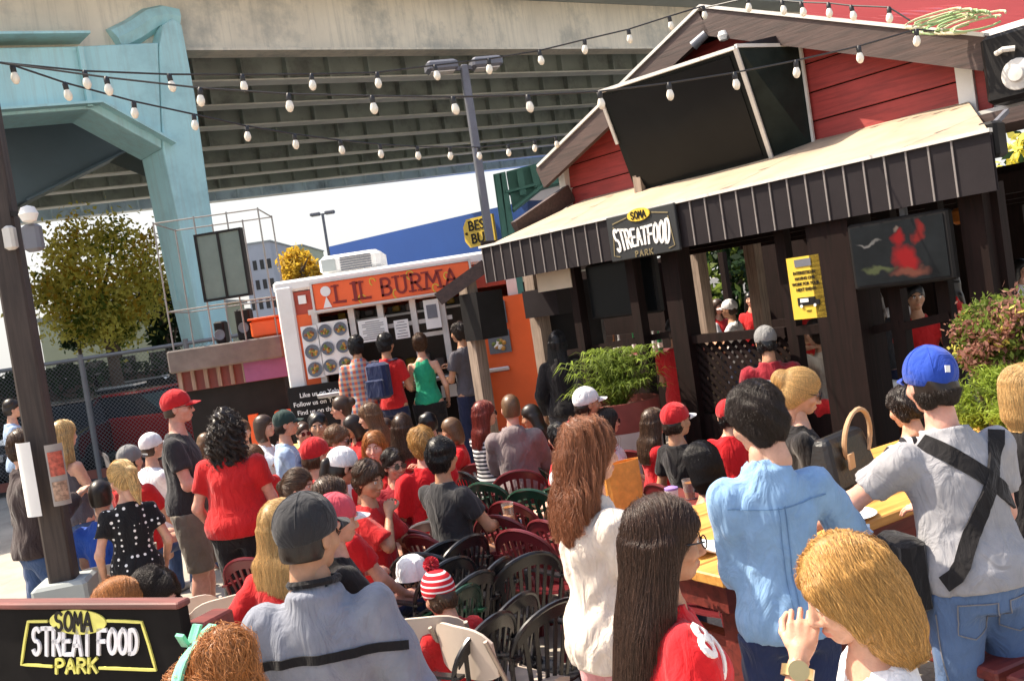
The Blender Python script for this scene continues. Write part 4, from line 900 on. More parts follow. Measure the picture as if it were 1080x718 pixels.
# roof air conditioner
a, b = tx(340, 280, .8), tx(403, 268, .8); ac = empty('air_conditioner', (o[0]+(a[0]+b[0])/2, TY+.9, ztop+.02), 0, 'white rooftop air conditioner with grey louvres on the food truck', 'air conditioner')
w = b[0]-a[0]; mb = MB(); mb.box((0, 0, .14), (w, .7, .24), 0, .06); mb.build('casing', M['white'], ac)
mb = MB(); [mb.box((w*.1, -.355, .06+.03*i), (w*.5, .02, .016)) for i in range(6)]; mb.build('louvre', M['greymetal'], ac); mb = MB(); mb.box((-w*.34, -.354, .14), (w*.22, .02, .15)); mb.build('side_grille', M['deck'], ac)
# sign
a, b, c = tx(329, 300, -.12), tx(494, 276, -.12), tx(330, 328, -.12); cx = (a[0]+b[0])/2; zc = (tx(328, 300, -.12)[2]+c[2])/2+.02; w = b[0]-a[0]; h = a[2]-c[2]; zc = (a[2]+c[2])/2
sg = empty('truck_sign', (o[0]+cx, TY-.12, zc), 0, 'long orange sign with dark red serif letters on the food truck', 'sign')
mb = MB(); mb.box((0, 0, 0), (w, .05, h), 0, .01); mb.build('board', M['redsign'], sg)
mb = MB(); mb.box((0, -.005, h/2+.012), (w+.05, .07, .025)); mb.box((0, -.005, -h/2-.012), (w+.05, .07, .025)); mb.box((-w/2-.012, -.005, 0), (.025, .07, h)); mb.box((w/2+.012, -.005, 0), (.025, .07, h)); mb.build('frame', M['chrome'], sg)
mb = MB(); cell = w*.93/11.4; x0 = -w/2+.25; H_ = h*.62
def serif(mb, x, z, ww=.09): mb.box((x, -.036, z), (ww, .016, .018))
xx = x0
for ch in 'LIL BURMA':
    ad = w/2.62*{'I': .16, ' ': .1, 'M': .32}.get(ch, .24)
    if ch != ' ':
        for pl in GL[ch]:
            pts = [(xx+px_*(.001 if ch == 'I' else ad*.74)+(.06 if ch == 'I' else 0), -.03, (py_/1.4-.5)*H_) for px_, py_ in dens(pl)]
            ribbon(mb, pts, .028 if ch != 'I' else .04, (0, -1, 0), .008)
        for fx in {'L': (.1,), 'I': (.5,), 'B': (), 'U': (.08, .92), 'R': (.1, .95), 'M': (0, 1), 'A': (0, 1)}[ch]:
            X = xx+fx*(.12 if ch == 'I' else ad*.74)
            serif(mb, X, H_/2 if ch == 'U' else -H_/2)
            if ch in 'LIM': serif(mb, X, H_/2)
    xx += ad*1.04
mb.build('lettering', M['darkred'], sg)
mb = MB()
for x, z, r in ((-w*.2, -.1, .05), (-w*.12, .08, .04), (w*.02, -.1, .05), (w*.12, .09, .05), (w*.27, -.1, .045), (w*.35, .02, .04)): mb.tube([(x+r*math.cos(t)*(1-.1*t), -.027, z+r*math.sin(t)) for t in np.linspace(0, 4.6, 12)], .008, 5)
mb.build('scroll_ornament', M['yellow'], sg)
mb = MB(); mb.lathe([(.001, 0), (.06, 0), (.06, .012), (.001, .012)], (-w/2+.15, -.045, .05), 14, 1); mb.prism([(-w/2+.1, -.03, -.14), (-w/2+.2, -.03, -.14), (-w/2+.15, -.03, -.01)], (0, -.012, 0)); mb.build('emblem', M['paper'], sg)
mb = MB(); mb.box((tx(319, 316)[0], -.01, tx(319, 316)[2]), (.09, .03, .1)); mb.build('notice', M['paper'], tr)
# menu boards with food pictures
def food_board(label, px, py, rows, cols, w, h, seed, y=-.06):
    p = tx(px, py, y); t = empty('menu_board', (o[0]+p[0], TY+y, p[2]), 0, label, 'menu board'); g = random.Random(seed)
    mb = MB(); mb.box((0, 0, 0), (w, .02, h)); mb.build('board', M['paper'], t)
    for i in range(cols):
        for j in range(rows):
            x, z = (-.5+(i+.5)/cols)*w, (-.5+(j+.5)/rows)*h; r = min(w/cols, h/rows)*.42
            mb = MB(); mb.lathe([(.001, 0), (r, -.006), (r*1.05, -.012), (r*.8, -.008), (.001, -.008)], (x, -.012, z), 18, 1); pl_ = mb.build('plate_picture', mat('plate_blue', (.12, .14, .17), .4), t)
            mb = MB()
            for k in range(14): a = g.uniform(0, 6.28); q = r*.6*g.random(); mb.cur = k % 3; mb.lathe([(.001, -.004), (r*.24, -.003), (.001, -.016)], (x+q*math.cos(a), -.02, z+q*math.sin(a)), 7, 1)
            mb.build('food', [mat('noodle_ochre', (.5, .27, .06), .6), mat('food_green', (.15, .2, .04), .6), mat('food_brown', (.22, .08, .03), .6)], pl_)
food_board('narrow column of three food pictures in the truck window nearest its left corner', 330, 371, 3, 1, .2, .62, 1)
food_board('six food pictures in two columns beside the plaid customer', 354, 366, 3, 2, .36, .62, 2)
def notice(name, label, px, py, w, h, m, lines=5, y=-.07, tilt=0, tm=None, parts=None):
    p = tx(px, py, y); t = empty(name, (o[0]+p[0], TY+y, p[2]), 0, label, 'notice'); mb = MB(); mb.box((0, 0, 0), (w, .012, h)); mb.build('sheet', m, t)
    if lines:
        mb = MB()
        for i in range(lines): mb.box((0, -.008, h*.38-i*h*.76/max(1, lines-1)), (w*(.75 if i % 3 else .5), .004, .008))
        mb.build('print', tm or M['greymetal'], t)
    t.rotation_euler[1] = tilt; return t
notice('paper_notice', 'pair of white printed menu sheets in the middle truck window', 394, 348, .34, .26, M['paper'], 9)
notice('paper_notice', 'single white sheet taped to the truck window above the green top', 424, 347, .17, .22, M['paper'], 6)
t = notice('poster', 'tall white poster with dark grey picture in the last truck window', 456, 331, .18, .34, M['paper'], 0); mb = MB(); mb.box((0, -.009, .03), (.12, .006, .16)); mb.build('picture', M['greymetal'], t)
p = tx(340, 432, -.12); bd = empty('chalkboard', (o[0]+p[0], TY-.12, p[2]), 0, 'black board with white handwriting under the truck counter', 'sign'); mb = MB(); mb.box((0, 0, 0), (.72, .03, .62)); mb.build('board', M['black'], bd)
for i, s_ in enumerate(('Like us on Yelp', 'Follow us on Twitter', 'Find us on the web')): tobj('lettering', s_, .075, M['paper'], face_frame((.0, -.02, .2-i*.1), (1, 0, 0)), bd, .002, .001)
notice('paper_notice', 'white paper bag low on the truck front by the grey shirted man', 474, 412, .18, .14, M['paper'], 0, -.35)
# second truck, orange side
p0 = at(518, 402, 11.0); t2 = empty('food_truck', (p0[0], 11.0, 0), R_(-12), 'orange food truck side with white edge half hidden behind the pavilion', 'food truck')
mb = MB(); mb.box((.28, .1, 1.42), (.66, .1, 1.55)); mb.build('side_panel', M['orange'], t2); mb = MB(); mb.box((.63, .08, 1.42), (.05, .14, 1.6)); mb.build('edge_trim', M['white'], t2); mb = MB(); mb.box((.28, .08, .62), (.7, .13, .05)); mb.build('edge_trim', M['white'], t2)
mb = MB(); mb.box((.3, .2, .35), (1.2, .3, .5)); mb.build('skirt', M['black'], t2); mb = MB(); mb.box((1.0, .3, 1.4), (.7, .3, 1.7)); mb.build('body', M['black'], t2); mb = MB(); mb.lathe([(.1, -.08), (.3, -.08), (.3, .08), (.1, .08)], (.1, 0, .31), 20, 1); mb.build('wheel', M['black'], t2, True)
for z, lab in ((2.02, 'a'), (1.68, 'b')):
    mb = MB(); mb.box((.16, .035, z), (.26, .02, .26)); pp_ = mb.build('food_picture', mat('plate_blue', (.12, .14, .17), .4), t2); mb = MB(); g = random.Random(lab)
    for k in range(16): a = g.uniform(0, 6.28); q = .09*g.random(); mb.cur = k % 3; mb.lathe([(.001, -.004), (.03, -.003), (.001, -.016)], (.16+q*math.cos(a), .02, z+q*math.sin(a)), 7, 1)
    mb.build('food', [mat('noodle_ochre', (.5, .27, .06), .6), mat('food_green', (.15, .2, .04), .6), M['paper']], pp_)

# ------------------------------------------------------------------ pavilion
BA = at(508, 262, 10); bd_ = unit(V(.64, -.77, 0)); bn = unit(V(-.77, -.64, 0)); BW = BA-bn*1.5; BW = V(BW[0], BW[1], 0)
def bw(t, o_, z): return BW+bd_*t+bn*o_+V(0, 0, z)
def bpx(px, py, o_): q = onplane(px, py, BW+bn*o_, bn); return float((q-BW)@bd_), float(q[2])
pv = empty('pavilion', BW, 0, 'red timber pavilion with striped awning, gable roof and open front', 'pavilion')
pv.matrix_world = Matrix([[bd_[0], -bn[0], 0, BW[0]], [bd_[1], -bn[1], 0, BW[1]], [0, 0, 1, 0], [0, 0, 0, 1]])
# local frame: x along the front, y backward (= -outward), z up
def bp(name, mb, m, smooth=False, parent=None): return mb.build(name, m, parent or pv, smooth)
OV = .25; ta, za = bpx(740, 9, OV+.05); t_l, z_l = bpx(588, 158, OV+.05); t_r, z_r = bpx(1040, 40, OV+.05); kL = (za-z_l)/(ta-t_l); kR = (za-z_r)/(t_r-ta); TLE = bpx(568, 175, OV+.05)[0]; TRE = t_r
print('gable', ta, za, kL, kR, TLE, TRE)
roofz = lambda t: za-(ta-t)*kL if t < ta else za-(t-ta)*kR
wl, wr = -.05, 4.42
# front wall: horizontal boards following the gable
z0 = 3.06; nb = 7; bh = .255; mb = MB()
for i in range(nb):
    a, b = z0+i*bh, z0+(i+1)*bh-.012
    def span(z):
        l = max(wl, ta-(za-.1-z)/kL); r = min(wr, ta+(za-.1-z)/kR); return l, r
    l0, r0 = span(a); l1, r1 = span(b)
    if r0-l0 < .1 or r1-l1 < .02: break
    mb.hexa([(l0, -.03, a), (r0, -.03, a), (r0, .0, a), (l0, .0, a), (l1, -.012, b), (r1, -.012, b), (r1, .0, b), (l1, .0, b)])
bp('board_wall', mb, M['barn'])
mb = MB(); mb.prism([(wl, .004, 2.5), (wr, .004, 2.5), (wr, .004, roofz(wr)-.1), (ta, .004, za-.1), (wl, .004, roofz(wl)-.1)], (0, .1, 0)); bp('wall_backing', mb, M['darkwood'])
# roof slabs with overhang and fascia
DB = 5.2
mb = MB()
for (t0, t1) in ((TLE, ta), (ta, TRE)):
    zz0, zz1 = roofz(t0), roofz(t1); mb.hexa([(t0, -OV, zz0-.05), (t1, -OV, zz1-.05), (t1, DB, zz1-.05), (t0, DB, zz0-.05), (t0, -OV, zz0), (t1, -OV, zz1), (t1, DB, zz1), (t0, DB, zz0)])
bp('roof', mb, M['redroof'])
mb = MB()
for (t0, t1) in ((TLE, ta), (ta, TRE)):
    a, b = V(t0, -OV-.03, roofz(t0)-.12), V(t1, -OV-.03, roofz(t1)-.12); mb.bar(a, b, .06, .25); 
mb.bar((TRE+.02, -OV-.05, roofz(TRE)-.12), (TRE+.02, 2, roofz(TRE)-.12), .05, .22); bp('fascia', mb, M['fascia'])
mb = MB()
for (t0, t1) in ((TLE, ta), (ta, TRE)): mb.bar(V(t0, -OV-.035, roofz(t0)+.02), V(t1, -OV-.035, roofz(t1)+.02), .09, .03)
bp('rake_trim', mb, M['chrome'])
mb = MB()
for (t0, t1) in ((TLE, ta), (ta, TRE)):
    mb.hexa([(t0, -OV+.01, roofz(t0)-.1), (t1, -OV+.01, roofz(t1)-.1), (t1, -.035, roofz(t1)-.1), (t0, -.035, roofz(t0)-.1), (t0, -OV+.01, roofz(t0)-.06), (t1, -OV+.01, roofz(t1)-.06), (t1, -.035, roofz(t1)-.06), (t0, -.035, roofz(t0)-.06)])
bp('eave_lining', mb, M['fascia'])
def bl(px, py, o_): t, z = bpx(px, py, o_); return V(t, -o_, z)
# higher rear roof of ribbed red metal
P = [bl(845, 24, -.6), bl(1100, 66, -.3), bl(1110, -16, -3.6), bl(850, -2, -3.6)]; mb = MB(); mb.prism(P, (0, 0, -.06))
bp('rear_roof', mb, M['redroof']); mb = MB()
for i in range(15):
    f = (i+.5)/15; a = P[0]*(1-f)+P[3]*f; b = P[1]*(1-f)+P[2]*f; mb.bar(a+V(0, 0, .02), b+V(0, 0, .02), .05, .04)
bp('roof_rib', mb, M['redroof'])
# corner trim and white sided return
mb = MB(); mb.box((wr+.07, -.02, 3.3), (.13, .1, .62)); bp('corner_post', mb, M['white'])
mb = MB()
for i in range(8): mb.hexa([(wr+.14, -.02+.0, 3.0+i*.08), (wr+1.6, -.02, 3.0+i*.08), (wr+1.6, .05, 3.0+i*.08), (wr+.14, .05, 3.0+i*.08), (wr+.14, 0, 3.074+i*.08), (wr+1.6, 0, 3.074+i*.08), (wr+1.6, .05, 3.074+i*.08), (wr+.14, .05, 3.074+i*.08)])
bp('white_siding', mb, M['siding']); mb = MB(); mb.box((wr+.19, -.03, 3.3), (.1, .03, .6)); bp('red_edge_strip', mb, M['barn'])
mb = MB(); mb.box((wr+.7, -.08, 2.98), (1.8, .14, .09)); bp('sill', mb, M['white']); mb = MB(); mb.box((wr+.6, -.35, 2.88), (2.0, .7, .1)); bp('lean_to_roof', mb, M['fascia'])
mb = MB(); mb.box((wl-.05, -.05, 3.3), (.1, .1, .7)); bp('left_corner_trim', mb, M['chrome'])
# awning
aL, aR = 0., 5.22; zf = 2.7; zwall = 3.13
mb = MB(); mb.sheet([[(aL+(.12-aL)*f+(0 if f < 1 else 0), -1.5+1.49*f, zf+(zwall-zf)*f) if q == 0 else (aL+q/12*(aR-aL)-(.75*f*(q/12)**6), -1.5+1.49*f, zf+(zwall-zf)*f+.004*math.sin(q*2.1)) for q in range(13)] for f in (0, .25, .5, .75, 1)], .03); bp('awning_top', mb, M['awntop'])
mb = MB(); n = 400; pts = []
def corr(x): return .018*(1 if (x/.155) % 1 < .5 else 0)
xs = np.arange(aL, aR+.001, .155); mb.box(((aL+aR)/2, -1.5, zf-.165), (aR-aL, .02, .37)); mb.box((aL, -.78, zf-.06), (.02, 1.44, .3)); mb.hexa([(aR-.01, -1.5, zf-.35), (aR+.01, -1.5, zf-.35), (aR-.73, -.02, zf-.1), (aR-.75, -.02, zf-.1), (aR-.01, -1.5, zf), (aR+.01, -1.5, zf), (aR-.73, -.02, zwall-.03), (aR-.75, -.02, zwall-.03)]); va = bp('awning_valance', mb, M['valance'])
mb = MB(); [mb.box((x+.02, -1.515, zf-.165), (.012, .012, .368)) for x in xs[:-1]]; bp('rib', mb, M['rib'], parent=va)
mb = MB(); mb.box(((aL+aR)/2, -1.51, zf+.03), (aR-aL+.02, .05, .025)); bp('awning_edge', mb, M['chrome'])
mb = MB(); mb.hexa([(aL, -1.46, 2.4), (aR, -1.46, 2.4), (aR-.7, 0, 2.5), (aL, 0, 2.5), (aL, -1.46, 2.44), (aR, -1.46, 2.44), (aR-.7, 0, 2.56), (aL, 0, 2.56)]); bp('awning_soffit', mb, M['darkwood'])
# rafter beams at the left end
mb = MB(); mb.bar(bl(545, 243, .9), bl(601, 204, .05), .08, .2); bp('rafter', mb, M['fascia']); mb = MB(); mb.bar(bl(462, 316, 1.9), bl(512, 280, 1.45), .07, .14); bp('rafter', mb, M['fascia'])
# ceiling and inner beams
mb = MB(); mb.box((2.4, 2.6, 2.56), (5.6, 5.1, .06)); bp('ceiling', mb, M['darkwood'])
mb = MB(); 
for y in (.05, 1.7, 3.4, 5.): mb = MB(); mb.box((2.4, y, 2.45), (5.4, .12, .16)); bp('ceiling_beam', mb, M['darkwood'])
# posts along the front
def post(px, py, o_, w, m=M['darkwood'], z1=2.42, d=None): t, z = bpx(px, py, o_); mb = MB(); mb.box((t, -o_, z1/2), (w, d or w, z1)); return bp('post', mb, m)
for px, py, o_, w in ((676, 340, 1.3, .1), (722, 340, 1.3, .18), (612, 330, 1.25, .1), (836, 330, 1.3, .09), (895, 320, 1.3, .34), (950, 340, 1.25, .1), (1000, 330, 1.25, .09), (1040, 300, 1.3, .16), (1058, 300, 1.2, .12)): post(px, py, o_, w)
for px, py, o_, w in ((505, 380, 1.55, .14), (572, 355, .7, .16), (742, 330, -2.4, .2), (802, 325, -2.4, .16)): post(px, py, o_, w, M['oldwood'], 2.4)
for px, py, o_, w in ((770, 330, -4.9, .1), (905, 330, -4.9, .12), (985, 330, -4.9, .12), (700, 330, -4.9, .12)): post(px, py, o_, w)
mb = MB(); t0, z = bpx(512, 330, 1.55); mb.box((t0-.1, -1.5, 2.02), (.3, .35, .5)); bp('post_cap_box', mb, M['black'])
mb = MB(); t0, _ = bpx(585, 325, .7); mb.box((t0, -.75, 2.06), (.55, .3, .3)); bp('eave_box', mb, M['valance']); mb = MB(); t0, z = bpx(582, 305, 1.35); mb.box((t0, -1.3, 2.28), (.5, .02, .22)); bp('tan_end_panel', mb, M['tan'])
# half walls with lattice
def halfwall(xa, xb, py, o_, lat):
    t0 = bpx(xa, py, o_)[0]; t1 = bpx(xb, py, o_)[0]; mb = MB(); mb.box(((t0+t1)/2, -o_, .45), (t1-t0, .06, .9)); bp('half_wall', mb, M['darkwood']); mb = MB(); mb.box(((t0+t1)/2, -o_, 1.56), (t1-t0, .1, .07)); bp('wall_rail', mb, M['darkwood'])
    if lat:
        mb = MB(); n = int((t1-t0)/.085)
        for i in range(-7, n+1):
            for sg_ in (1, -1):
                xa_ = t0+i*.085 if sg_ > 0 else t0+i*.085+.6; a = V(xa_, -o_+.01*sg_, .92); b = V(xa_+sg_*.6, -o_+.01*sg_, 1.52)
                fa, fb = 0, 1
                for lo_, hi_ in ((t0, t1),):
                    d = b[0]-a[0]
                    f1, f2 = sorted(((lo_-a[0])/d, (hi_-a[0])/d)); fa, fb = max(0, f1), min(1, f2)
                if fb-fa > .05: mb.bar(a+(b-a)*fa, a+(b-a)*fb, .035, .008, (0, 1, 0))
        bp('lattice', mb, M['darkwood'])
halfwall(726, 834, 370, 1.3, True); halfwall(845, 880, 370, 1.3, False)
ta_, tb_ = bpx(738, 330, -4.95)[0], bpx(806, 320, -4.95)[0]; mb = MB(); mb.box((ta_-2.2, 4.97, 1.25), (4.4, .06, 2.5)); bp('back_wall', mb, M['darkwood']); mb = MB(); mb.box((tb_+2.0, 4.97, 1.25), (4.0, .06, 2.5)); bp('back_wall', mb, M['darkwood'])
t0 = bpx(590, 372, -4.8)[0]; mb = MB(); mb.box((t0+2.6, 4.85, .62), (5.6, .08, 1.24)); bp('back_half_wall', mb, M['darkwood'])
t0 = bpx(640, 372, -2.)[0]; br_ = empty('bar_counter', (0, 0, 0), 0, 'dark timber bar counter inside the pavilion with bottles along it', 'bar counter'); br_.matrix_world = pv.matrix_world @ Matrix.Translation((t0+.6, 2.2, 0))
mb = MB(); mb.box((0, 0, .55), (1.9, .5, 1.1)); mb.build('base', M['darkwood'], br_); mb = MB(); mb.box((0, 0, 1.125), (2., .6, .045), 0, .01); mb.build('top', M['redwood'], br_)
for i in range(9):
    bo = empty('bottle', (0, 0, 0), 0, ('green glass bottle on the dark bar counter', 'brown glass bottle on the dark bar counter', 'clear glass bottle on the dark bar counter')[i % 3], 'bottle', 'bottles on the dark bar counter'); bo.matrix_world = pv.matrix_world @ Matrix.Translation((t0-.2+i*.19, 2.1+.1*(i % 2), 1.149))
    mb = MB(); mb.lathe([(.034, 0), (.036, .16), (.014, .22), (.014, .28)], n=12); mb.build('glass', (mat('green_glass', (.02, .12, .04), .1), mat('brown_glass', (.1, .04, .015), .1), mat('clear_bottle', (.5, .52, .5), .1))[i % 3], bo, True); mb = MB(); mb.lathe([(.0365, .05), (.0365, .12)], n=12); mb.build('paper_label', M['paper'], bo, True)
# crossbars of the lower window frames
mb = MB(); 
for xa, xb, py in ((905, 950, 300), (950, 1003, 300), (905, 950, 352), (950, 1003, 345)):
    mb = MB(); mb.bar(bl(xa, py, 1.28), bl(xb, py-.15*(xb-xa)-4, 1.28), .05, .06); bp('window_rail', mb, M['darkwood'])
mb = MB(); mb.bar(bl(600, 372, 1.2), bl(720, 350, 1.2), .05, .06); bp('window_rail', mb, M['darkwood'])

# ---- things fixed to the pavilion (world placed)
def onpav(name, t, o_, z, label, cat, group=None):
    e = empty(name, (0, 0, 0), 0, label, cat, group); e.matrix_world = pv.matrix_world @ Matrix.Translation((t, -o_, z)); return e
# big black outdoor screen box
bx = onpav('screen_box', 0, 0, 0, 'large black outdoor screen enclosure leaning from the red gable wall', 'outdoor screen')
o1, o2 = .85, .36; TLc, TRc = bl(632, 97, o1), bl(776, 50, o1); BLc, BRc = bl(671, 203, o2), bl(815, 168, o2)
zt_ = (TLc[2]+TRc[2])/2; 
TLc[2] += 0
q = [BLc, BRc, V(BRc[0], -.04, BRc[2]), V(BLc[0], -.04, BLc[2]), TLc, TRc, V(TRc[0]+.1, -.04, TRc[2]+.02), V(TLc[0]+.1, -.04, TLc[2]+.02)]
mb = MB(); mb.hexa(q); mb.build('casing', mat('black_box_paint', (.01, .012, .012), .45, var=.3, vs=2, spec=.12), bx)
R3, R4 = bl(842, 48, .05), bl(858, 163, .05)
mb = MB(); mb.hexa([BRc+V(.003, .01, 0), R4+V(.02, 0, 0), R4+V(.02, .03, 0), BRc+V(.0, .04, 0), TRc+V(.003, .01, 0), R3+V(.02, 0, 0), R3+V(.02, .03, 0), TRc+V(0, .04, 0)]); mb.build('side_door', mat('black_green_panel', (.014, .02, .018), .45, var=.3, spec=.12), bx)
nf = unit(np.cross(TRc-TLc, BLc-TLc)); nf = nf if nf[1] < 0 else -nf
mb = MB(); c4 = [TLc, TRc, BRc, BLc]; ce = sum(c4)/4; mb.prism([ce+(p-ce)*.9+nf*.004 for p in c4], nf*.006); mb.build('screen', M['blackgloss'], bx)
mb = MB(); e = nf*.012; mb.bar(TLc+e, TRc+e, .03, .03); mb.bar(TRc+e, BRc+e, .035, .03); mb.bar(TLc+e, TLc+(BLc-TLc)*.5+e, .03, .03); mb.bar(R3+V(.03, -.02, 0), R4+V(.03, -.02, 0), .025, .025); mb.bar(TRc+V(0, 0, .01), R3, .03, .03); mb.build('trim', M['chrome'], bx)
mb = MB(); H3 = bl(838, 36, .05); mb.prism([TRc+V(0, 0, .0), R3, H3], (0, .0, .02)); mb.build('hood', M['valance'], bx)
mb = MB(); mb.box((BLc[0]+.1, -o2-.05, BLc[2]+.15), (.1, .06, .38)); mb.build('wooden_bracket', M['oldwood'], bx)
# awning sign
t0, z = bpx(645, 260, 1.53); t1, _ = bpx(717, 245, 1.53); sw_ = t1-t0
sn = onpav('awning_sign', (t0+t1)/2, 1.54, zf-.17, 'dark painted name board with white letters and yellow oval on the awning front', 'sign')
mb = MB(); mb.box((0, 0, 0), (sw_, .03, .4), 0, .01); mb.build('board', mat('sign_dark', (.018, .02, .022), .5), sn)
wp = lambda x, y: (x, y*(1+.22*math.cos(x/sw_*3.0)*-1+.18)+.02*0)
wp = lambda x, y: (x*(1+.12*y/.2), y*(.82+.5*(abs(x)/(sw_*.45))**2))
letter_mesh('lettering', strokes('STREATFOOD', sw_*.8, .17, .28, wp), .022, M['paper'], face_frame((0, -.018, -.02), (1, 0, 0)), sn)
mb = MB(); mb.lathe([(.001, -.012), (1, -.012), (1, 0), (.001, 0)], (0, 0, 0), 24, 1); mb.v = [(x*.13, y-.015, z*.055+.165) for x, y, z in mb.v]; ov = mb.build('oval', M['yellow'], sn)
letter_mesh('oval_lettering', strokes('SOMA', .17, .06, .25), .011, M['black'], face_frame((0, -.03, .165), (1, 0, 0)), sn, .002)
letter_mesh('small_lettering', strokes('PARK', .2, .045, .6), .01, mat('dim_ochre', (.2, .16, .08), .6), face_frame((0, -.018, -.165), (1, 0, 0)), sn)
fr_ = [[(-sw_*.36, -.165), (-sw_*.44, -.15), (-sw_*.4, .1)], [(sw_*.36, -.165), (sw_*.44, -.15), (sw_*.4, .1)], [(-sw_*.4, .13), (-.15, .16)], [(sw_*.4, .13), (.15, .16)]]
letter_mesh('border', fr_, .01, mat('dim_ochre', (.2, .16, .08), .6), face_frame((0, -.018, 0), (1, 0, 0)), sn, .002)
# televisions under the awning
def tv(label, c4, o_, img):
    q = [bl(*p, o_) for p in c4]; zt2 = (q[0][2]+q[1][2])/2; zb = (q[2][2]+q[3][2])/2; t0 = (q[0][0]+q[3][0])/2; t1 = (q[1][0]+q[2][0])/2
    t = onpav('television', (t0+t1)/2, o_, (zt2+zb)/2, label, 'television', 'televisions under the awning'); w, h = t1-t0, zt2-zb
    mb = MB(); mb.box((0, 0, 0), (w, .08, h), 0, .015); mb.build('casing', M['black'], t); mb = MB(); mb.box((0, -.043, 0), (w-.06, .008, h-.06)); s_ = mb.build('screen', M['blackgloss'], t)
    if img:
        RP = mat('lit_screen_picture', (.008, .01, .012), .3, var=.3, vs=6, spec=.15); nt, src, dst = colorsock(RP); N = nt.nodes; L = nt.links; tc = N.new('ShaderNodeTexCoord'); no = N.new('ShaderNodeTexNoise'); no.inputs['Scale'].default_value = 9; L.new(tc.outputs['Object'], no.inputs['Vector'])
        for (x, z, rx, rz, col) in ((.0, .09, .07, .08, (.15, .006, .008)), (.05, -.06, .11, .12, (.17, .007, .009)), (-.02, .17, .035, .03, (.1, .08, .07)), (.06, -.15, .16, .05, (.1, .035, .025)), (-.2, .08, .1, .02, (.1, .1, .1)), (.16, .1, .05, .1, (.12, .01, .01)), (-.16, -.1, .14, .04, (.05, .06, .03))):
            ad = N.new('ShaderNodeVectorMath'); ad.operation = 'MULTIPLY_ADD'; L.new(no.outputs['Color'], ad.inputs[0]); ad.inputs[1].default_value = (.16, 0, .16); L.new(tc.outputs['Object'], ad.inputs[2])
            mp = N.new('ShaderNodeMapping'); mp.inputs['Location'].default_value = (-(x+.08)/rx, 0, -(z+.08)/rz); mp.inputs['Scale'].default_value = (1/rx, 0, 1/rz); L.new(ad.outputs[0], mp.inputs[0])
            gr = N.new('ShaderNodeTexGradient'); gr.gradient_type = 'SPHERICAL'; L.new(mp.outputs[0], gr.inputs[0]); mr = N.new('ShaderNodeMapRange'); mr.inputs['From Max'].default_value = .55; L.new(gr.outputs['Fac'], mr.inputs[0])
            mx = N.new('ShaderNodeMix'); mx.data_type = 'RGBA'; L.new(mr.outputs[0], mx.inputs[0]); L.new(src, mx.inputs[6]); mx.inputs[7].default_value = (*col, 1); src = mx.outputs[2]
        L.new(src, dst); s_.data.materials.clear(); s_.data.materials.append(RP); L.new(src, N['Principled BSDF'].inputs['Emission Color']); N['Principled BSDF'].inputs['Emission Strength'].default_value = .03
    mb = MB(); mb.box((0, .1, h*.3), (.1, .16, .1)); mb.box((0, .1, h/2+.1), (.04, .04, .35)); mb.build('mount', M['greymetal'], t); return t
tv('black television hanging at the left end of the awning above the planter', ((618, 280), (690, 268), (700, 328), (628, 338)), 1.15, 0)
tv('wide black television under the right end of the awning', ((894, 240), (1000, 217), (1012, 292), (906, 308)), 1.44, 1)
# yellow sign
t0, zA = bpx(851, 303, 1.46); ys = onpav('yellow_sign', t0, 1.46, zA, 'yellow printed sign with truck drawing on the broad dark post', 'sign')
wq, hq = .28, .47; mb = MB(); mb.box((0, 0, 0), (wq, .02, hq)); mb.build('panel', M['yellow'], ys); mb = MB(); mb.box((0, -.013, hq*.4), (wq*.5, .006, hq*.12)); mb.build('logo_block', M['greymetal'], ys)
for i, s_ in enumerate(('INTERESTED IN', 'HAVING ONE', 'WORK FOR YOUR', 'NEXT EVENT?')): tobj('lettering', s_, .034, M['black'], face_frame((0, -.0125, hq*.24-i*.042), (1, 0, 0)), ys, .001, .001, sx=.82)
tobj('lettering', 'VISIT', .022, M['black'], face_frame((0, -.0125, -hq*.38), (1, 0, 0)), ys, .001)
mb = MB(); zt = -hq*.22; mb.box((-.01, -.013, zt), (.15, .006, .062)); mb.box((.075, -.013, zt-.012), (.05, .006, .04)); tk = mb.build('truck_drawing', M['black'], ys); mb = MB(); mb.box((-.025, -.018, zt+.008), (.07, .004, .028)); [mb.lathe([(.001, 0), (.012, 0), (.012, -.004), (.001, -.004)], (x, -.0165, zt-.034), 12, 1) for x in (-.055, .06)]; mb.build('truck_detail', M['paper'], tk)
# gable lamps, speaker and flood light
for px, py, lab in ((763, 38, 'round frosted lamp under the gable peak, right of its bracket'), ):
    q = bl(px, py, .3); g_ = onpav('wall_lamp', q[0], .3, q[2], lab, 'lamp'); mb = MB(); mb.lathe([(.001, -.05), (.04, -.04), (.055, 0), (.04, .04), (.001, .05)], n=14); mb.build('globe', M['paper'], g_, True); mb = MB(); mb.bar((0, .02, .02), (-.05, .26, .08), .03, .03); mb.build('bracket', M['black'], g_)
q = bl(741, 42, .3); g_ = onpav('spot_lamp', q[0], .3, q[2], 'small dark spot lamp on a bracket under the gable peak', 'lamp'); mb = MB(); mb.tube([(-.08, -.05, -.04), (.05, 0, .04)], [.05, .04], 10); mb.build('head', M['greymetal'], g_, True); mb = MB(); mb.bar((.03, 0, .04), (.03, .28, .1), .03, .03); mb.build('bracket', M['black'], g_)
q = bl(1072, 70, .25); g_ = onpav('loudspeaker', q[0], .25, q[2], 'black loudspeaker box with pale cone at the top right corner', 'loudspeaker'); mb = MB(); mb.box((0, 0, 0), (.36, .3, .5), 0, .03); mb.build('cabinet', M['black'], g_)
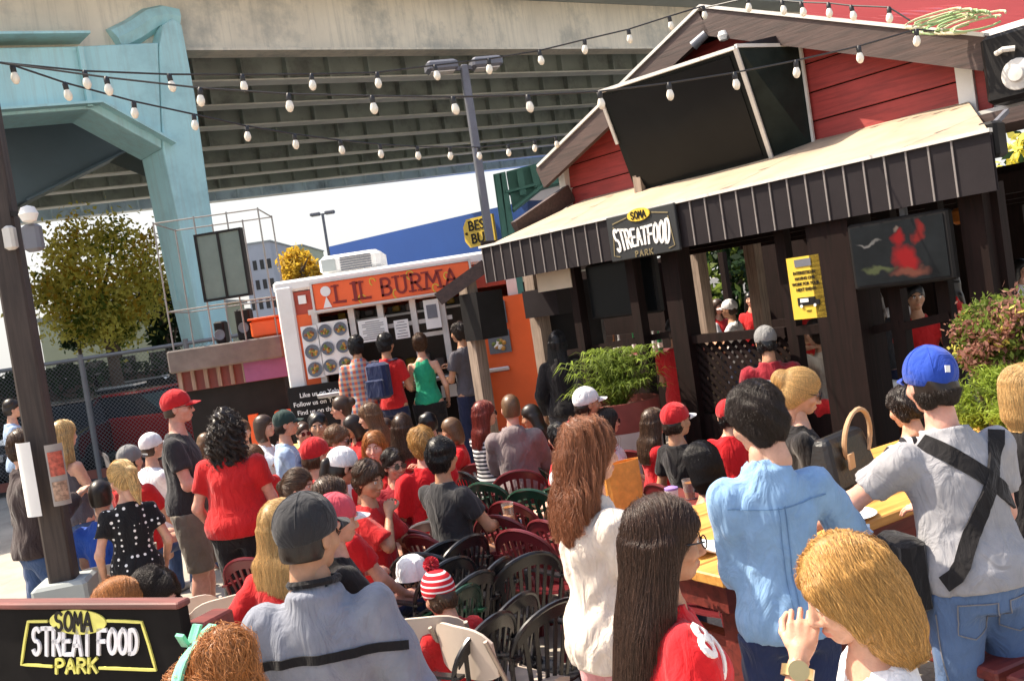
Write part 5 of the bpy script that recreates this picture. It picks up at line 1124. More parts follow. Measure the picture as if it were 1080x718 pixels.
mb = MB(); mb.lathe([(.001, -.05), (.05, -.045), (.06, -.02), (.11, -.01), (.12, .01), (.001, .01)], (.06, -.15, -.08), 20, 1); mb.build('cone', M['chrome'], g_, True); mb = MB(); mb.tube([(-.06, -.17, .1), (0, -.2, .11), (.07, -.17, .1)], .02, 8); mb.build('handle', M['chrome'], g_)
q = bl(1046, 148, 1.1); g_ = onpav('loudspeaker', q[0], 1.1, q[2], 'small black loudspeaker hung at the right end of the awning', 'loudspeaker'); mb = MB(); mb.box((0, 0, 0), (.14, .16, .24), 0, .02); mb.build('cabinet', M['black'], g_); mb = MB(); mb.bar((0, .05, .1), (0, .3, .2), .03, .03); mb.build('bracket', M['greymetal'], g_)
# dry vine on the eave
vn = onpav('dry_vine', 0, 0, 0, 'tangle of dry pale vine and cord lying on the roof edge', 'vine'); mb = MB(); g = np.random.default_rng(2)
for i in range(14):
    c0 = bl(1005+g.uniform(-24, 30), 28+g.uniform(-3, 5), .5); r_ = g.uniform(.05, .14); mb.cur = i % 2; mb.tube([c0+V(r_*1.7*math.cos(a), .1*math.sin(a*1.3), r_*.5*math.sin(a)+.04) for a in np.linspace(0, g.uniform(3, 6), 12)], .008, 5)
mb.build('stem', [mat('dry_vine', (.5, .46, .3), .8), mat('green_cord', (.3, .42, .2), .7)], vn)
# small yellow lit lantern shades under the awning
for px, py, lab in ((664, 292, 'yellow paper lantern shade under the awning sign'), (603, 294, 'orange glass lantern at the left end of the awning'), (1012, 228, 'orange lantern under the right end of the awning')):
    q = bl(px, py, 1.0); t = onpav('lantern', q[0], 1.0, q[2], lab, 'lantern'); r_ = .13 if px == 664 else .06
    mb = MB(); mb.box((0, 0, 0), (r_*1.6, r_*1.6, r_*1.9), 0, .02); mb.build('shade', M['yellow'] if px == 664 else mat('amber_glass', (.6, .2, .04), .3), t); mb = MB(); mb.bar((0, 0, r_), (0, 0, r_+.25), .015, .015); mb.build('hanger', M['black'], t)

# ------------------------------------------------------------------ string lights
BUL = mat('opal_bulb', (.85, .8, .68), .25, var=.03, sss=0); CAB = mat('black_cable', (.02, .02, .022), .5)
bulb_me = MB(); bulb_me.lathe([(.004, -.122), (.016, -.116), (.025, -.098), (.027, -.083), (.021, -.06), (.014, -.045)], n=12)
sock_me = MB(); sock_me.lathe([(.014, -.05), (.018, -.045), (.018, -.01), (.01, .004)], n=10); BME = SME = None
def string(label, pts, Y0, Y1, endpts=(), startpt=None):
    global BME, SME
    allp = ([startpt] if startpt else [])+list(pts)+list(endpts); x0, x1 = allp[0][0], allp[-1][0]
    P = []
    for x, y in allp:
        f = (x-x0)/(x1-x0); Y = 1/((1-f)/Y0+f/Y1); p = at(x, y, Y)
        if (x, y) in pts: p = p+V(0, 0, .08)
        P.append(p)
    t = empty('string_light', P[0], 0, label, 'string lights', 'strings of bulbs across the yard')
    mb = MB(); mb.tube([p-P[0] for p in P], .0065, 6); mb.build('cable', CAB, t)
    for (x, y), p in zip(allp, P):
        if (x, y) not in pts: continue
        if BME is None:
            b = bulb_me.build('bulb', BUL, t, True); s_ = sock_me.build('socket', CAB, b, True); BME, SME = b.data, s_.data
        else:
            b = bpy.data.objects.new('bulb', BME); COL.objects.link(b); b.parent = t; s_ = bpy.data.objects.new('socket', SME); COL.objects.link(s_); s_.parent = b
        b.location = p-P[0]; b.rotation_euler = (random.uniform(-.12, .12), random.uniform(-.12, .12), 0)
string('top string of white bulbs rising to the pavilion gable peak', [(91, 88), (180, 91), (257, 91), (330, 90), (399, 88), (460, 80), (517, 73), (570, 64), (618, 52), (664, 41), (707, 27), (743, 16)], 6.0, 8.7, startpt=(-2, 66))
string('middle string of white bulbs reaching across the screen box to the right eave', [(114, 95), (213, 106), (306, 112), (394, 114), (479, 115), (558, 113), (634, 109), (707, 100), (776, 89), (841, 76), (907, 61), (968, 43)], 6.0, 6.9, [(985, 33)], startpt=(-2, 66))
string('lowest string of white bulbs ending at the left roof corner', [(15, 82), (70, 100), (143, 119), (206, 132), (262, 144), (312, 152), (360, 158), (402, 162), (441, 164), (476, 164), (506, 164), (537, 161), (565, 156), (587, 152)], 6.0, 10.4, startpt=(-2, 66))
string('short string of white bulbs lying along the right roof slope', [(790, 8), (826, 11), (846, 13), (875, 14), (899, 17), (939, 19)], 8.6, 7.2, [(960, 22)], startpt=(745, 8))

# ------------------------------------------------------------------ left timber post
PY = 6.; pb = at(68, 610, PY); ptop = at(-6, 40, PY); po = empty('timber_post', (pb[0], PY, 0), 0, 'dark timber lamp post on a square concrete foot at the left', 'post')
hh = ptop[2]; mb = MB(); mb.box((0, 0, hh/2), (.155, .155, hh), .2, .015); mb.build('shaft', M['pole'], po); mb = MB(); mb.box((0, 0, pb[2]/2), (.33, .33, pb[2]), .2, .02); mb.build('foot', M['deck'], po)
q = at(30, 226, 5.88)-V(pb[0], PY, 0); mb = MB(); mb.lathe([(.001, -.055), (.04, -.042), (.058, 0), (.04, .042), (.001, .055)], q, 16); lh = mb.build('globe_lamp', M['paper'], po, True); mb = MB(); mb.bar(q+V(0, 0, .0), (0, 0, q[2]+.05), .03, .03); mb.build('bracket', M['black'], lh)
mb = MB(); mb.box(q+V(-.02, .05, -.14), (.11, .08, .17), 0, .02); mb.build('flood_light', M['greymetal'], po); mb = MB(); mb.box(q+V(-.16, .05, -.12), (.07, .07, .15), 0, .02); mb.build('junction_box', M['chrome'], po)
def wrap_poster(label, px, py, w, h, ang, bend, m, pic=None):
    p = at(px, py, 5.84); t = empty('poster', p, ang, label, 'poster'); g = []
    for i in range(9): f = i/8-.5; g.append([(f*w, -bend*math.cos(f*2.6), (j/4-.5)*h) for j in range(5)])
    mb = MB(); mb.sheet(g, .004); mb.build('sheet', m, t, True)
    if pic:
        for k, (zc, hh_, col) in enumerate(pic):
            g = []
            for i in range(9): f = (i/8-.5)*.82; g.append([(f*w, -bend*math.cos(f*2.6)-.006, zc+(j/3-.5)*hh_) for j in range(4)])
            mb = MB(); mb.sheet(g, .003); mb.build('picture', col, t)
wrap_poster('white curled poster taped to the left side of the timber post', 32, 505, .14, .46, -.5, .04, M['paper'])
wrap_poster('colour photo flyer wrapped on the right side of the timber post', 61, 500, .1, .38, .5, .03, mat('flyer_grey', (.3, .27, .25), .6), [(.07, .15, mat('flyer_red', (.4, .08, .05), .5, var=.7, vs=30)), (-.1, .12, mat('flyer_tan', (.35, .22, .15), .5, var=.7, vs=40))])

# ------------------------------------------------------------------ stage kiosk with scaffold
KY = 12.6; k0 = at(181, 372, KY); ks = empty('drinks_kiosk', (k0[0], KY, 0), R_(4), 'weathered flat roofed kiosk with purple end panel and small framed windows', 'kiosk')
zk = at(240, 362, KY)[2]; mb = MB(); mb.box((.72, .6, zk-.14), (1.5, 1.5, .3), 0, .02); mb.build('roof_slab', mat('weathered_render', (.15, .13, .115), .85, var=.3, vs=3, stain=(.12, .07, .12), st_amt=.6, st_s=4), ks)
mb = MB(); mb.box((.72, .7, zk-.42), (1.44, 1.3, .28)); mb.build('window_band', mat('rust_brown', (.16, .04, .035), .7), ks); mb = MB(); [mb.box((.05+i*.17, .03, zk-.42), (.05, .05, .26)) for i in range(6)]; mb.build('window_frame', M['oldwood'], ks)
mb = MB(); mb.box((1.18, .02, zk-.4), (.56, .06, .3)); mb.build('end_panel', mat('purple_panel', (.24, .08, .2), .6, var=.1), ks); mb = MB(); mb.box((.72, .75, (zk-.56)/2), (1.3, 1.2, zk-.56)); mb.build('lower_wall', M['black'], ks)
mb = MB(); mb.box((1.32, -.02, 1.0), (.22, .1, .3), 0, .02); mb.build('orange_cover', M['orange'], ks); mb = MB(); mb.box((.92, 0, .8), (.12, .1, .7)); mb.build('orange_cover', M['orange'], ks)
M['scaf'] = mat('dull_pipe', (.3, .29, .27), .6, .3)
sc = empty('scaffold', (k0[0], KY, zk+.01), R_(4), 'thin pale pipe scaffold frame standing on the kiosk roof', 'scaffold')
mb = MB(); sp = [at(x, y, KY) for x, y in ((180, 235), (228, 218), (262, 214))]; zsc = at(205, 228, KY)[2]-zk
for x in (.02, .55, .98, 1.4): 
    for y in (.05, 1.1): mb = MB(); mb.tube([(x, y, 0), (x, y, zsc)], .011, 8); mb.build('upright', M['scaf'], sc)
mb = MB(); [mb.tube([(.02, y, z), (1.4, y, z)], .01, 8) for y in (.05, 1.1) for z in (zsc-.02, zsc*.3)]; [mb.tube([(x, .05, z), (x, 1.1, z)], .01, 8) for x in (.02, 1.4) for z in (zsc-.02, zsc*.3)]; mb.build('cross_pipe', M['scaf'], sc)
a, b = at(203, 250, KY-.1), at(250, 240, KY-.1); c4 = at(210, 318, KY-.1); pn = empty('speaker_panel', ((a[0]+b[0])/2+.05, KY-.12, (a[2]+c4[2])/2), R_(-8), 'grey green flat panel with dark frame fixed to the scaffold', 'panel'); w, h = .62, .86
mb = MB(); mb.box((0, 0, 0), (w, .06, h)); mb.build('board', mat('grey_green_board', (.13, .17, .15), .6, var=.1), pn); mb = MB(); [mb.box((x, -.005, 0), (.03, .09, h+.03)) for x in (-w/2, 0, w/2)]; [mb.box((0, -.005, z), (w, .08, .03)) for z in (-h/2, h/2)]; mb.build('frame', M['black'], pn)
for px, py, w, h, lab in ((257, 337, .2, .42, 'black speaker cabinet standing on the kiosk roof'), (232, 345, .14, .3, 'slimmer black speaker cabinet beside the tall one on the kiosk roof')):
    p = at(px, py, KY+.3); t = empty('loudspeaker', (p[0], KY+.35, zk+.01), 0, lab, 'loudspeaker'); mb = MB(); mb.box((0, 0, h/2), (w, .22, h), 0, .02); mb.build('cabinet', M['black'], t); mb = MB(); mb.lathe([(.001, 0), (.07, -.01), (.075, 0)], (0, -.112, h*.4), 14, 1); mb.build('cone', M['greymetal'], t)
p = at(285, 340, KY+.2); t = empty('storage_tub', (p[0]-.06, KY+.3, zk+.01), 0, 'orange plastic tub on the kiosk roof', 'tub'); mb = MB(); mb.box((0, 0, .12), (.42, .3, .24), 0, .03); mb.build('tub', M['orange'], t); mb = MB(); mb.box((0, 0, .255), (.45, .33, .03), 0, .01); mb.build('rim', M['orange'], t)

# ------------------------------------------------------------------ chain link fence
FY = 17.; fa = at(-40, 397, FY); fb = at(300, 345, FY); zt = at(89, 378, FY)[2]; fc = empty('chain_link_fence', (fa[0], FY, 0), 0, 'chain link fence with grey posts along the car park edge', 'fence')
Lf = fb[0]-fa[0]; mb = MB(); mb.tube([(0, 0, zt), (Lf, 0, zt)], .035, 8); fl = mb.build('top_rail', M['galv'], fc); mb = MB(); mb.box((Lf/2, 0, .18), (Lf, .05, .16)); mb.build('bottom_rail', mat('rust_rail', (.2, .07, .05), .8), fc)
for i in range(4): x = .25+i*1.9; mb = MB(); mb.tube([(x, 0, 0), (x, 0, zt+.08)], .05, 10); mb.build('post', M['galv'], fc)
mb = MB(); pit = .075
for i in range(int((Lf+zt)/pit)):
    for sg_ in (1, -1):
        x0 = i*pit-zt if sg_ > 0 else i*pit; a = V(x0, .01*sg_, .1); b = V(x0+sg_*(zt-.1), .01*sg_, zt); d = b-a; f1, f2 = sorted(((0-a[0])/d[0], (Lf-a[0])/d[0])); f1, f2 = max(0, f1), min(1, f2)
        if f2-f1 > .02: mb.bar(a+d*f1, a+d*f2, .004, .004, (0, 1, 0))
mb.build('mesh', M['galv'], fc)

# ------------------------------------------------------------------ parked cars
def car(label, px, Y, rz, col, van=False):
    p = at(px, 380, Y); t = empty('parked_car', (p[0], Y, 0), rz, label, 'car', 'cars parked behind the fence'); cm = mat('car_paint_'+str(col), col, .25, .1, coat=.8, var=.03)
    W = .86; pr = [(-2.1, .35), (-2.12, .75), (-1.95, .92), (-1.1, 1.0)] + ([(-.4, 1.75), (1.9, 1.8), (2.05, 1.2)] if van else [(-.35, 1.42), (.9, 1.45), (1.55, 1.05), (2.05, .98)]) + [(2.12, .7), (2.05, .35)]
    body = [(-2.1, .3), (-2.14, .72), (-1.95, .9), (-1.05, 1.0), (1.6, 1.03), (2.08, .98), (2.13, .65), (2.05, .3)]; mb = MB(); mb.prism([(x, -W, z) for x, z in body], (0, 2*W, 0)); mb.build('body', cm, t, bevel=.06)
    cab = [(-1.05, .99), (-.35, 1.42), (.85, 1.45), (1.55, 1.0)] if not van else [(-1.1, .99), (-.5, 1.78), (1.95, 1.8), (2.05, 1.0)]
    mb = MB(); k = [(x, -W+.02, z) if z < 1.1 else (x, -W+.2, z) for x, z in cab]; k2 = [(x, -y, z) for x, y, z in k]; mb.hexa([k[0], k[3], k2[3], k2[0], k[1], k[2], k2[2], k2[1]]); mb.build('windows', mat('car_glass', (.02, .025, .03), .05), t)
    mb = MB(); mb.box(((cab[1][0]+cab[2][0])/2, 0, cab[1][1]+.03), (cab[2][0]-cab[1][0]+.06, 2*W-.36, .06), 0, .02); mb.build('roof', cm, t)
    for x in (-1.35, 1.3):
        for y in (-W+.02, W-.02):
            mb = MB(); mb.lathe([(.1, -.1), (.3, -.1), (.33, -.06), (.33, .06), (.3, .1), (.1, .1)], (x, y, .33), 20, 1); w_ = mb.build('wheel', M['black'], t, True); mb = MB(); mb.lathe([(.001, -.105), (.19, -.105), (.19, .105), (.001, .105)], (x, y, .33), 14, 1); mb.build('rim', M['steel'], w_)
    for y in (-.6, .6): mb = MB(); mb.box((-2.1, y, .68), (.08, .3, .14), 0, .02); mb.build('headlight', M['chrome'], t); mb = MB(); mb.box((2.09, y, .78), (.06, .26, .14), 0, .02); mb.build('tail_light', M['terracotta'], t)
    return t
car('white sedan parked beyond the fence below the yellow tree', 108, 26, .1, (.75, .76, .76)); car('red hatchback parked right behind the chain link fence', 150, 20, R_(160), (.35, .02, .02)); car('dark grey car parked behind the fence, left of the red one', 62, 19.4, R_(95), (.03, .03, .035)); car('white van parked far behind the fence beside the timber post', 40, 33, .05, (.7, .7, .68), True); car('silver car parked behind the white sedan', 146, 31, .05, (.4, .42, .44))
# ------------------------------------------------------------------ seats
PLA = {'maroon': mat('maroon_plastic', (.13, .018, .022), .28, var=.06, spec=.5), 'green': mat('dark_green_plastic', (.012, .05, .03), .25, var=.06), 'black': mat('black_plastic', (.014, .014, .016), .25, var=.06), 'pink': mat('faded_red_plastic', (.5, .12, .1), .35, var=.08), 'grey': mat('grey_plastic', (.12, .125, .14), .28, var=.06)}
BEI = mat('beige_plastic', (.56, .47, .39), .42, var=.05); TUB = mat('taupe_tube', (.4, .34, .28), .4, .3)
def armchair(colour):
    m = PLA[colour]; r = empty('plastic_armchair', (0, 0, 0)); g = []
    for i in range(9):
        a = -1+i/4; g.append([(a*(.235+.015*j/6), -.22+.44*j/6, .43-.018*math.cos(a*1.4)-.03*(1 if j == 6 else 0)*.5-.02*math.sin(j/6*3.14)) for j in range(7)])
    mb = MB(); mb.sheet(g, .012); mb.build('seat', m, r, True)
    def bk(x, z): return (x, -.205-.24*(z-.43)+.55*x*x, z)
    W = lambda z: .235+.03*math.sin((z-.43)/.4*2.4)
    mb = MB(); rim = [bk(-W(z), z) for z in (.43, .5, .58, .66)]+[bk(.262*math.cos(t), .67+.19*math.sin(t)) for t in np.linspace(3.0, .14, 15)]+[bk(W(z), z) for z in (.66, .58, .5, .43)]
    mb.tube(rim, .013, 6)
    g = []
    for i in range(13):
        x = -.235+.47*i/12; zt = .67+.188*math.sqrt(max(0, 1-(x/.262)**2)); g.append([bk(x, zt-.07+.07*j/3) for j in range(4)])
    mb.sheet(g, .009)
    for i in range(7):
        x1 = -.195+.065*i; x0 = x1*.72; g = [[bk(x0+(x1-x0)*f+s*.012, .45+(.67+.188*math.sqrt(1-(x1/.262)**2)-.06-.45)*f) for f in (0, .25, .5, .75, 1)] for s in (-1, 1)]; mb.sheet(g, .008)
    mb.build('backrest', m, r, True)
    for s in (-1, 1):
        mb = MB(); mb.sheet([[(s*.25+d, -.26+.44*f, .655-.02*f-.05*max(0, f-.8)*4) for d in (-.025, 0, .025)] for f in (0, .2, .4, .6, .8, 1)], .014); mb.build('armrest', m, r, True)
        mb = MB(); mb.tube([(s*.25, .18, .62), (s*.255, .2, .42), (s*.275, .235, 0)], [.02, .024, .017], 6); mb.build('leg', m, r, True)
        mb = MB(); mb.tube([(s*.235, -.2, .45), (s*.25, -.24, .2), (s*.265, -.29, 0)], [.022, .022, .017], 6); mb.build('leg', m, r, True)
    return r
def folding():
    r = empty('folding_chair', (0, 0, 0)); mb = MB(); g = [[(-.2+.4*i/6, -.18+.38*j/6, .445-.012*math.sin(i/6*3.14)-(.02 if j == 6 else 0)) for j in range(7)] for i in range(7)]; mb.sheet(g, .022); mb.build('seat', BEI, r, True)
    mb = MB(); g = []
    for i in range(11):
        x = -.2+.4*i/10; e = (abs(x)/.2)**4*.06; g.append([(x, -.245+.9*x*x-.1*(z_-.6), z_) for z_ in (.56+e*.5, .64, .72, .80-e)])
    mb.sheet(g, .014); mb.build('backrest', BEI, r, True)
    for s in (-1, 1):
        mb = MB(); mb.tube([(s*.2, -.26, .76), (s*.21, -.16, .5), (s*.215, .02, .3), (s*.22, .22, 0)], .011, 6); mb.build('front_leg', TUB, r, True)
        mb = MB(); mb.tube([(s*.19, .12, .43), (s*.19, -.04, .24), (s*.19, -.3, 0)], .011, 6); mb.build('rear_leg', TUB, r, True)
    mb = MB(); mb.tube([(-.2, .15, .1), (.2, .15, .1)], .008, 6); mb.build('crossbar', TUB, r, True); return r
PROTO = {}
def chair(kind, x, y, head, label, rz2=0):
    if kind not in PROTO: r = PROTO[kind] = folding() if kind == 'folding' else armchair(kind)
    else: r = copy_tree(PROTO[kind])
    r.location = (x, y, 0); r.scale = (.86, .9, .9) if kind != 'folding' else (.95, .95, .97); r.rotation_euler = (0, 0, R_(-head)); tag(r, label, 'chair', 'folding chairs in the audience' if kind == 'folding' else 'plastic armchairs in the audience'); return r
def chair_px(kind, px, py, head, label):
    zt = .775 if kind == 'folding' else .775; p = onz(px, py, zt); a = R_(-head); return chair(kind, p[0]-math.sin(a)*.3*1, p[1]+math.cos(a)*.3, head, label)

# ------------------------------------------------------------------ people
T = {k: cloth(k, c) for k, c in dict(heather_grey=(.26, .27, .31), jacket_grey=(.22, .235, .28), red_tee=(.5, .018, .02), jersey_red=(.55, .012, .018), cream=(.66, .58, .5), denim_blue=(.22, .37, .58), tee_grey=(.3, .3, .32), charcoal=(.035, .035, .038), black_cloth=(.013, .012, .013), white_tee=(.74, .74, .76), dark_brown_jacket=(.05, .035, .035), royal_blue=(.03, .09, .42), pale_blue=(.36, .48, .66), green_top=(.02, .3, .16), jeans=(.05, .085, .18), jeans_light=(.09, .15, .28), dark_jeans=(.018, .024, .06), khaki=(.17, .15, .12), pink=(.62, .3, .32), tan_tee=(.5, .45, .36), maroon_cloth=(.25, .015, .025), dusk=(.09, .085, .1), taupe=(.2, .16, .16), navy=(.02, .03, .08)).items()}
CAPC = {k: cloth('cap_'+k, c, bs=120) for k, c in dict(dark=(.03, .03, .033), red=(.5, .02, .025), white=(.74, .73, .74), blue=(.02, .06, .36), green=(.025, .05, .045), grey=(.2, .2, .2), pinkred=(.55, .07, .1)).items()}
STRIPE = wave_mat('white_black_stripes', (.75, .74, .75), (.02, .02, .025), 7, 'X', rot=(0, 0, .3), rough=.85, spec=.2); STRIPE2 = wave_mat('pale_dark_stripes', (.6, .58, .58), (.03, .03, .035), 9, 'Z', rough=.85, spec=.2)
DOTS = dots_mat('black_polka_dots', (.012, .012, .014), (.8, .8, .78), 26); PLAID = plaid_mat('red_blue_plaid', (.5, .1, .06), (.12, .18, .3), (.6, .5, .35)); LINES = wave_mat('red_white_jersey_stripes', (.52, .02, .025), (.75, .7, .7), 6, 'X', thr=.7, rough=.8, spec=.2)
WHT = M['paper']
def P(*a, chairk=None, chair_desc=None, **k):
    if k.get('pose') == 'sit' and a[2] > 5.2: a = (a[0], a[1], a[2]*1.06)
    r = person(*a, **k)
    if k.get('pose') == 'sit' and chairk:
        L_ = r['root'].location; a_ = r['root'].rotation_euler[2]; off = .02
        chair(chairk, L_[0]-math.sin(a_)*.0+math.sin(a_)*off, L_[1]-math.cos(a_)*off, k.get('head', 0), chair_desc)
    return r
BL, RD = CAPC['dark'], CAPC['red']; J = ('jeans', T['jeans']); DJ = ('jeans', T['dark_jeans']); KH = ('shorts', T['khaki']); TR = ('trousers', T['charcoal'])
# near figures
p1 = P(318, 521, 2.75, head=-4, yaw=32, pitch=4, pose='stand', skin='tan', hair=('buzz', 'dark'), shirt=T['jacket_grey'], top='jacket', legs=DJ, cap=('cap', BL, BL), arms=('relax', 'relax'), res=0, fat=1.0, label='man in dark grey cap and grey jacket with a black band, seen from behind')
def band(pp, pts, w, m, name, parent=None, th=.003):
    """strip of cloth pressed on the garment; pts are person-frame points outside it with a push direction"""
    mb = MB(); S = pp['ssdf']; Q = np.array([p for p, d in pts], float); D = np.array([d for p, d in pts], float)
    D /= np.linalg.norm(D, axis=1, keepdims=True)
    for _ in range(24): Q = Q+D*np.clip(S.at(Q)-.003, -.05, .05)[:, None]*.8
    G = S.grad(Q, .01); ribbon(mb, list(Q), w, list(G), th); return mb.build(name, m, parent if parent is not None else pp['shirt'], True)
s = p1['s']; P0 = p1['P0']
band(p1, [(V(x, -.4+.25*abs(x), P0[2]+(.315+.03*math.cos(x*5))*s), V(0, 1, 0)) for x in np.linspace(-.235, .235, 33)], .026, T['black_cloth'], 'chest_band')
mbx = MB(); Nk = p1['Nk']; mbx.tube([Nk+V(.07*math.cos(t), .07*math.sin(t)-.002, .042+.012*math.sin(t)*-1) for t in np.linspace(0, 6.283, 24)], .012, 6); mbx.build('collar_edge', T['black_cloth'], p1['shirt'], True)
p2 = P(222, 690, 1.85, head=-58, pitch=20, pose='stand', fem=1, skin='light', hair=('topbun', 'ginger'), shirt=T['tan_tee'], top='tank', legs=J, arms=('fold', 'fold'), res=0, label='redhead woman with a messy bun tied by a green ribbon at the bottom left')
mbx = MB(); th_ = p2['tohead']; pts = [V(.1*math.cos(t), -.005-.03*math.sin(t)+.0, .045+.118*math.sin(t)) for t in np.linspace(-.7, 3.84, 24)]; pts = [V(p[0]*1.02, p[1]-.02, p[2]*.97+.004) for p in pts]
g = []; 
for p in pts: g.append([p+V(0, -.02+.02*j, .006*(j == 1)) for j in range(3)])
mbx.sheet(g, .008)
for a_ in (.5, 1.3, 2.2): mbx.sheet([[V(.02*math.cos(a_)+.045*f*math.cos(a_), -.01-.03*f+.025*(j-.5), .165+.035*f*math.sin(a_)+.01*j) for j in range(2)] for f in (0, .35, .7, 1)], .008)
mbx.v = [tuple(p) for p in th_(np.array(mbx.v))]; mbx.build('hair_ribbon', cloth('mint_ribbon', (.2, .55, .38)), p2['root'], True)
p3 = P(690, 519, 2.35, head=76, yaw=8, pitch=6, pose='stand', fem=1, skin='tan', hair=('longstraight', 'streaked'), shirt=T['jersey_red'], top='jersey', legs=J, glasses='clear', arms=('relax', 'fold'), res=0, fat=1.1, label='woman with very long dark hair and glasses in a red jersey numbered 80')
Sh = p3['Sh'][0]; put_text(p3, '80', .1, .085, .016, Sh+V(.02, .055, .02), V(0, 1, -.05), V(-.75, 0, .65), WHT, 'sleeve_number')
mbx = MB(); S = p3['ssdf']; Q = np.array([Sh+V(.14, .02+.012*i, -.1+.01*abs(i-1)*(1 if i > 1 else .6)) for i in range(5)])
for _ in range(20): Q = Q-V(1, 0, .1)*np.clip(S.at(Q), -.05, .05)[:, None]*.9
ribbon(mbx, list(Q), .006, list(S.grad(Q, .01)), .003); mbx.build('sleeve_logo', WHT, p3['shirt'])
p4 = P(893, 560, 1.95, head=-84, pitch=20, roll=0, pose='stand', fem=1, skin='light', hair=('swept', 'golden'), shirt=T['white_tee'], top='tee', legs=J, arms=('fold', ((-.135, .185, .115), (.5, .3, -1), .8)), res=0, hand_rot=(0, 0), label='blonde woman in white tee with a watch, touching her nose')
W_ = p4['arms'][1][2]; E_ = p4['arms'][1][1]; ax = unit(W_-E_); c0 = W_-ax*.03; e1 = unit(np.cross(ax, V(0, 0, 1))); e2 = np.cross(ax, e1)
mbx = MB(); g = [[c0+ax*(j-.5)*.022+.0315*(e1*math.cos(t)+e2*math.sin(t)) for j in range(2)] for t in np.linspace(0, 6.283, 22)]; mbx.sheet(g, .004); wt = mbx.build('watch', mat('watch_gold', (.55, .42, .2), .3, .8), p4['root'], True)
mbx = MB(); f_ = unit(-e1*.2+V(-.9, 0, 0)*1); d_ = unit(f_-ax*np.dot(f_, ax)); u_ = np.cross(ax, d_); mbx.tube([c0+d_*.03, c0+d_*.043], .021, 16); mbx.build('watch_case', mat('watch_gold', (.55, .42, .2), .3, .8), wt, True)
p5 = P(614, 440, 3.4, head=62, yaw=14, pitch=4, pose='stand', fem=1, skin='light', hair=('wavy', 'auburn'), shirt=T['cream'], top='cardigan', legs=('trousers', T['pink']), arms=('fold', 'fold'), res=0, label='woman with wavy auburn hair in a cream cardigan and pink trousers')
p6 = P(793, 402, 3.3, head=-2, yaw=-28, pitch=15, pose='stand', skin='light', hair=('thick', 'dark'), shirt=T['denim_blue'], top='shirt', legs=('jeans', T['navy']), arms=(((.17, .30, -.38), (1, -.8, -.3), .3), ((-.06, .30, -.34), (.15, -1, -.5), .3)), res=0, fat=.88, label='man in a pale blue denim shirt and navy trousers leaning on the bar table')
s = p6['s']; P0 = p6['P0']; seam = cloth('denim_seam', (.12, .23, .4))
band(p6, [(V(x, -.4, P0[2]+(.40-.015*math.cos(x*9))*s), V(0, 1, 0)) for x in np.linspace(-.17, .17, 21)], .004, seam, 'yoke_seam', None, .001)
for dx in (-.012, .012): band(p6, [(V(dx, -.4, P0[2]+z*s), V(0, 1, 0)) for z in np.linspace(-.05, .39, 20)], .003, seam, 'back_pleat', None, .001)
for q in (0, 1):
    E_, W_ = p6['arms'][q][1:3]; ax = unit(W_-E_); e1 = unit(np.cross(ax, V(0, 0, 1))); e2 = np.cross(ax, e1); c0 = E_+(W_-E_)*.2
    band(p6, [(c0+.12*(e1*math.cos(t)+e2*math.sin(t)), -(e1*math.cos(t)+e2*math.sin(t))) for t in np.linspace(0, 6.2, 22)], .05, T['pale_blue'], 'rolled_cuff', None, .006)
p7 = P(980, 365, 3.4, head=-8, yaw=0, pitch=6, lean=10, pose='stand', skin='pink', hair=('short', 'dark'), shirt=T['tee_grey'], top='tee', legs=('jeans', T['jeans_light']), cap=('cap', CAPC['blue'], CAPC['blue']), arms=('fold', ((.22, .40, -.30), (.7, -.4, -.5), .3)), res=0, fat=1.12, label='man in a blue cap and grey tee with black straps crossed on his back')
s = p7['s']; Nk = p7['Nk']; P0 = p7['P0']; u = p7['u']
sb = empty('sling_bag', p7['root'].location, p7['root'].rotation_euler[2], 'black sling bag with straps crossing the grey shirted man\'s back', 'bag')
def sling(a, b, n=26, w=.055, nm='strap'):
    pts = []
    for f in np.linspace(0, 1, n): p = a+(b-a)*f; pts.append((p+V(0, -.4, 0), V(0, 1, 0)))
    band(p7, pts, w, T['black_cloth'], nm, sb, .005)
sling(P0+V(.15, 0, .46*s), P0+V(-.16, 0, .02*s)); sling(P0+V(-.10, 0, .47*s), P0+V(.15, 0, .24*s), 20, .06); 
mbx = MB(); mbx.box(P0+V(-.235, .07, .02*s), (.1, .2, .27), .1, .045); mbx.build('pouch', T['black_cloth'], sb, True, bevel=0)
p7j = dict(ssdf=p7['lsdf']); jn = [o for o in p7['root'].children if o.name.startswith('jeans')][0]; st_ = cloth('jeans_stitch', (.2, .2, .22))
for q in (-1, 1):
    z0_ = P0[2]-.075*s; cx_ = q*.085*s; pk = [(cx_-.06, z0_), (cx_-.058, z0_-.11), (cx_, z0_-.135), (cx_+.058, z0_-.11), (cx_+.06, z0_), (cx_-.06, z0_)]
    band(p7j, [(V(x, -.4, z), V(0, 1, 0)) for x, z in dens(pk, .02)], .004, st_, 'pocket_stitching', jn, .0015)
    band(p7j, [(V(q*.4, -.02, z), V(-q, 0, 0)) for z in np.linspace(P0[2]-.12, .3, 24)], .004, st_, 'side_seam', jn, .0012)
mbx = MB(); lg = p7['tohead'](np.array([[.0, -.1245, .03], [.004, -.1245, .055]])); mbx.bar(lg[0], lg[1], .018, .006, (0, 1, 0)); mbx.build('cap_patch', WHT, p7['cap'])
p8 = P(1074, 383, 3.95, head=8, pose='stand', fem=1, skin='light', hair=('bob', 'blonde'), shirt=T['black_cloth'], top='dress', arms=('relax', 'relax'), res=0, fat=1.15, label='blonde woman in a black dress at the right edge, seen from behind')
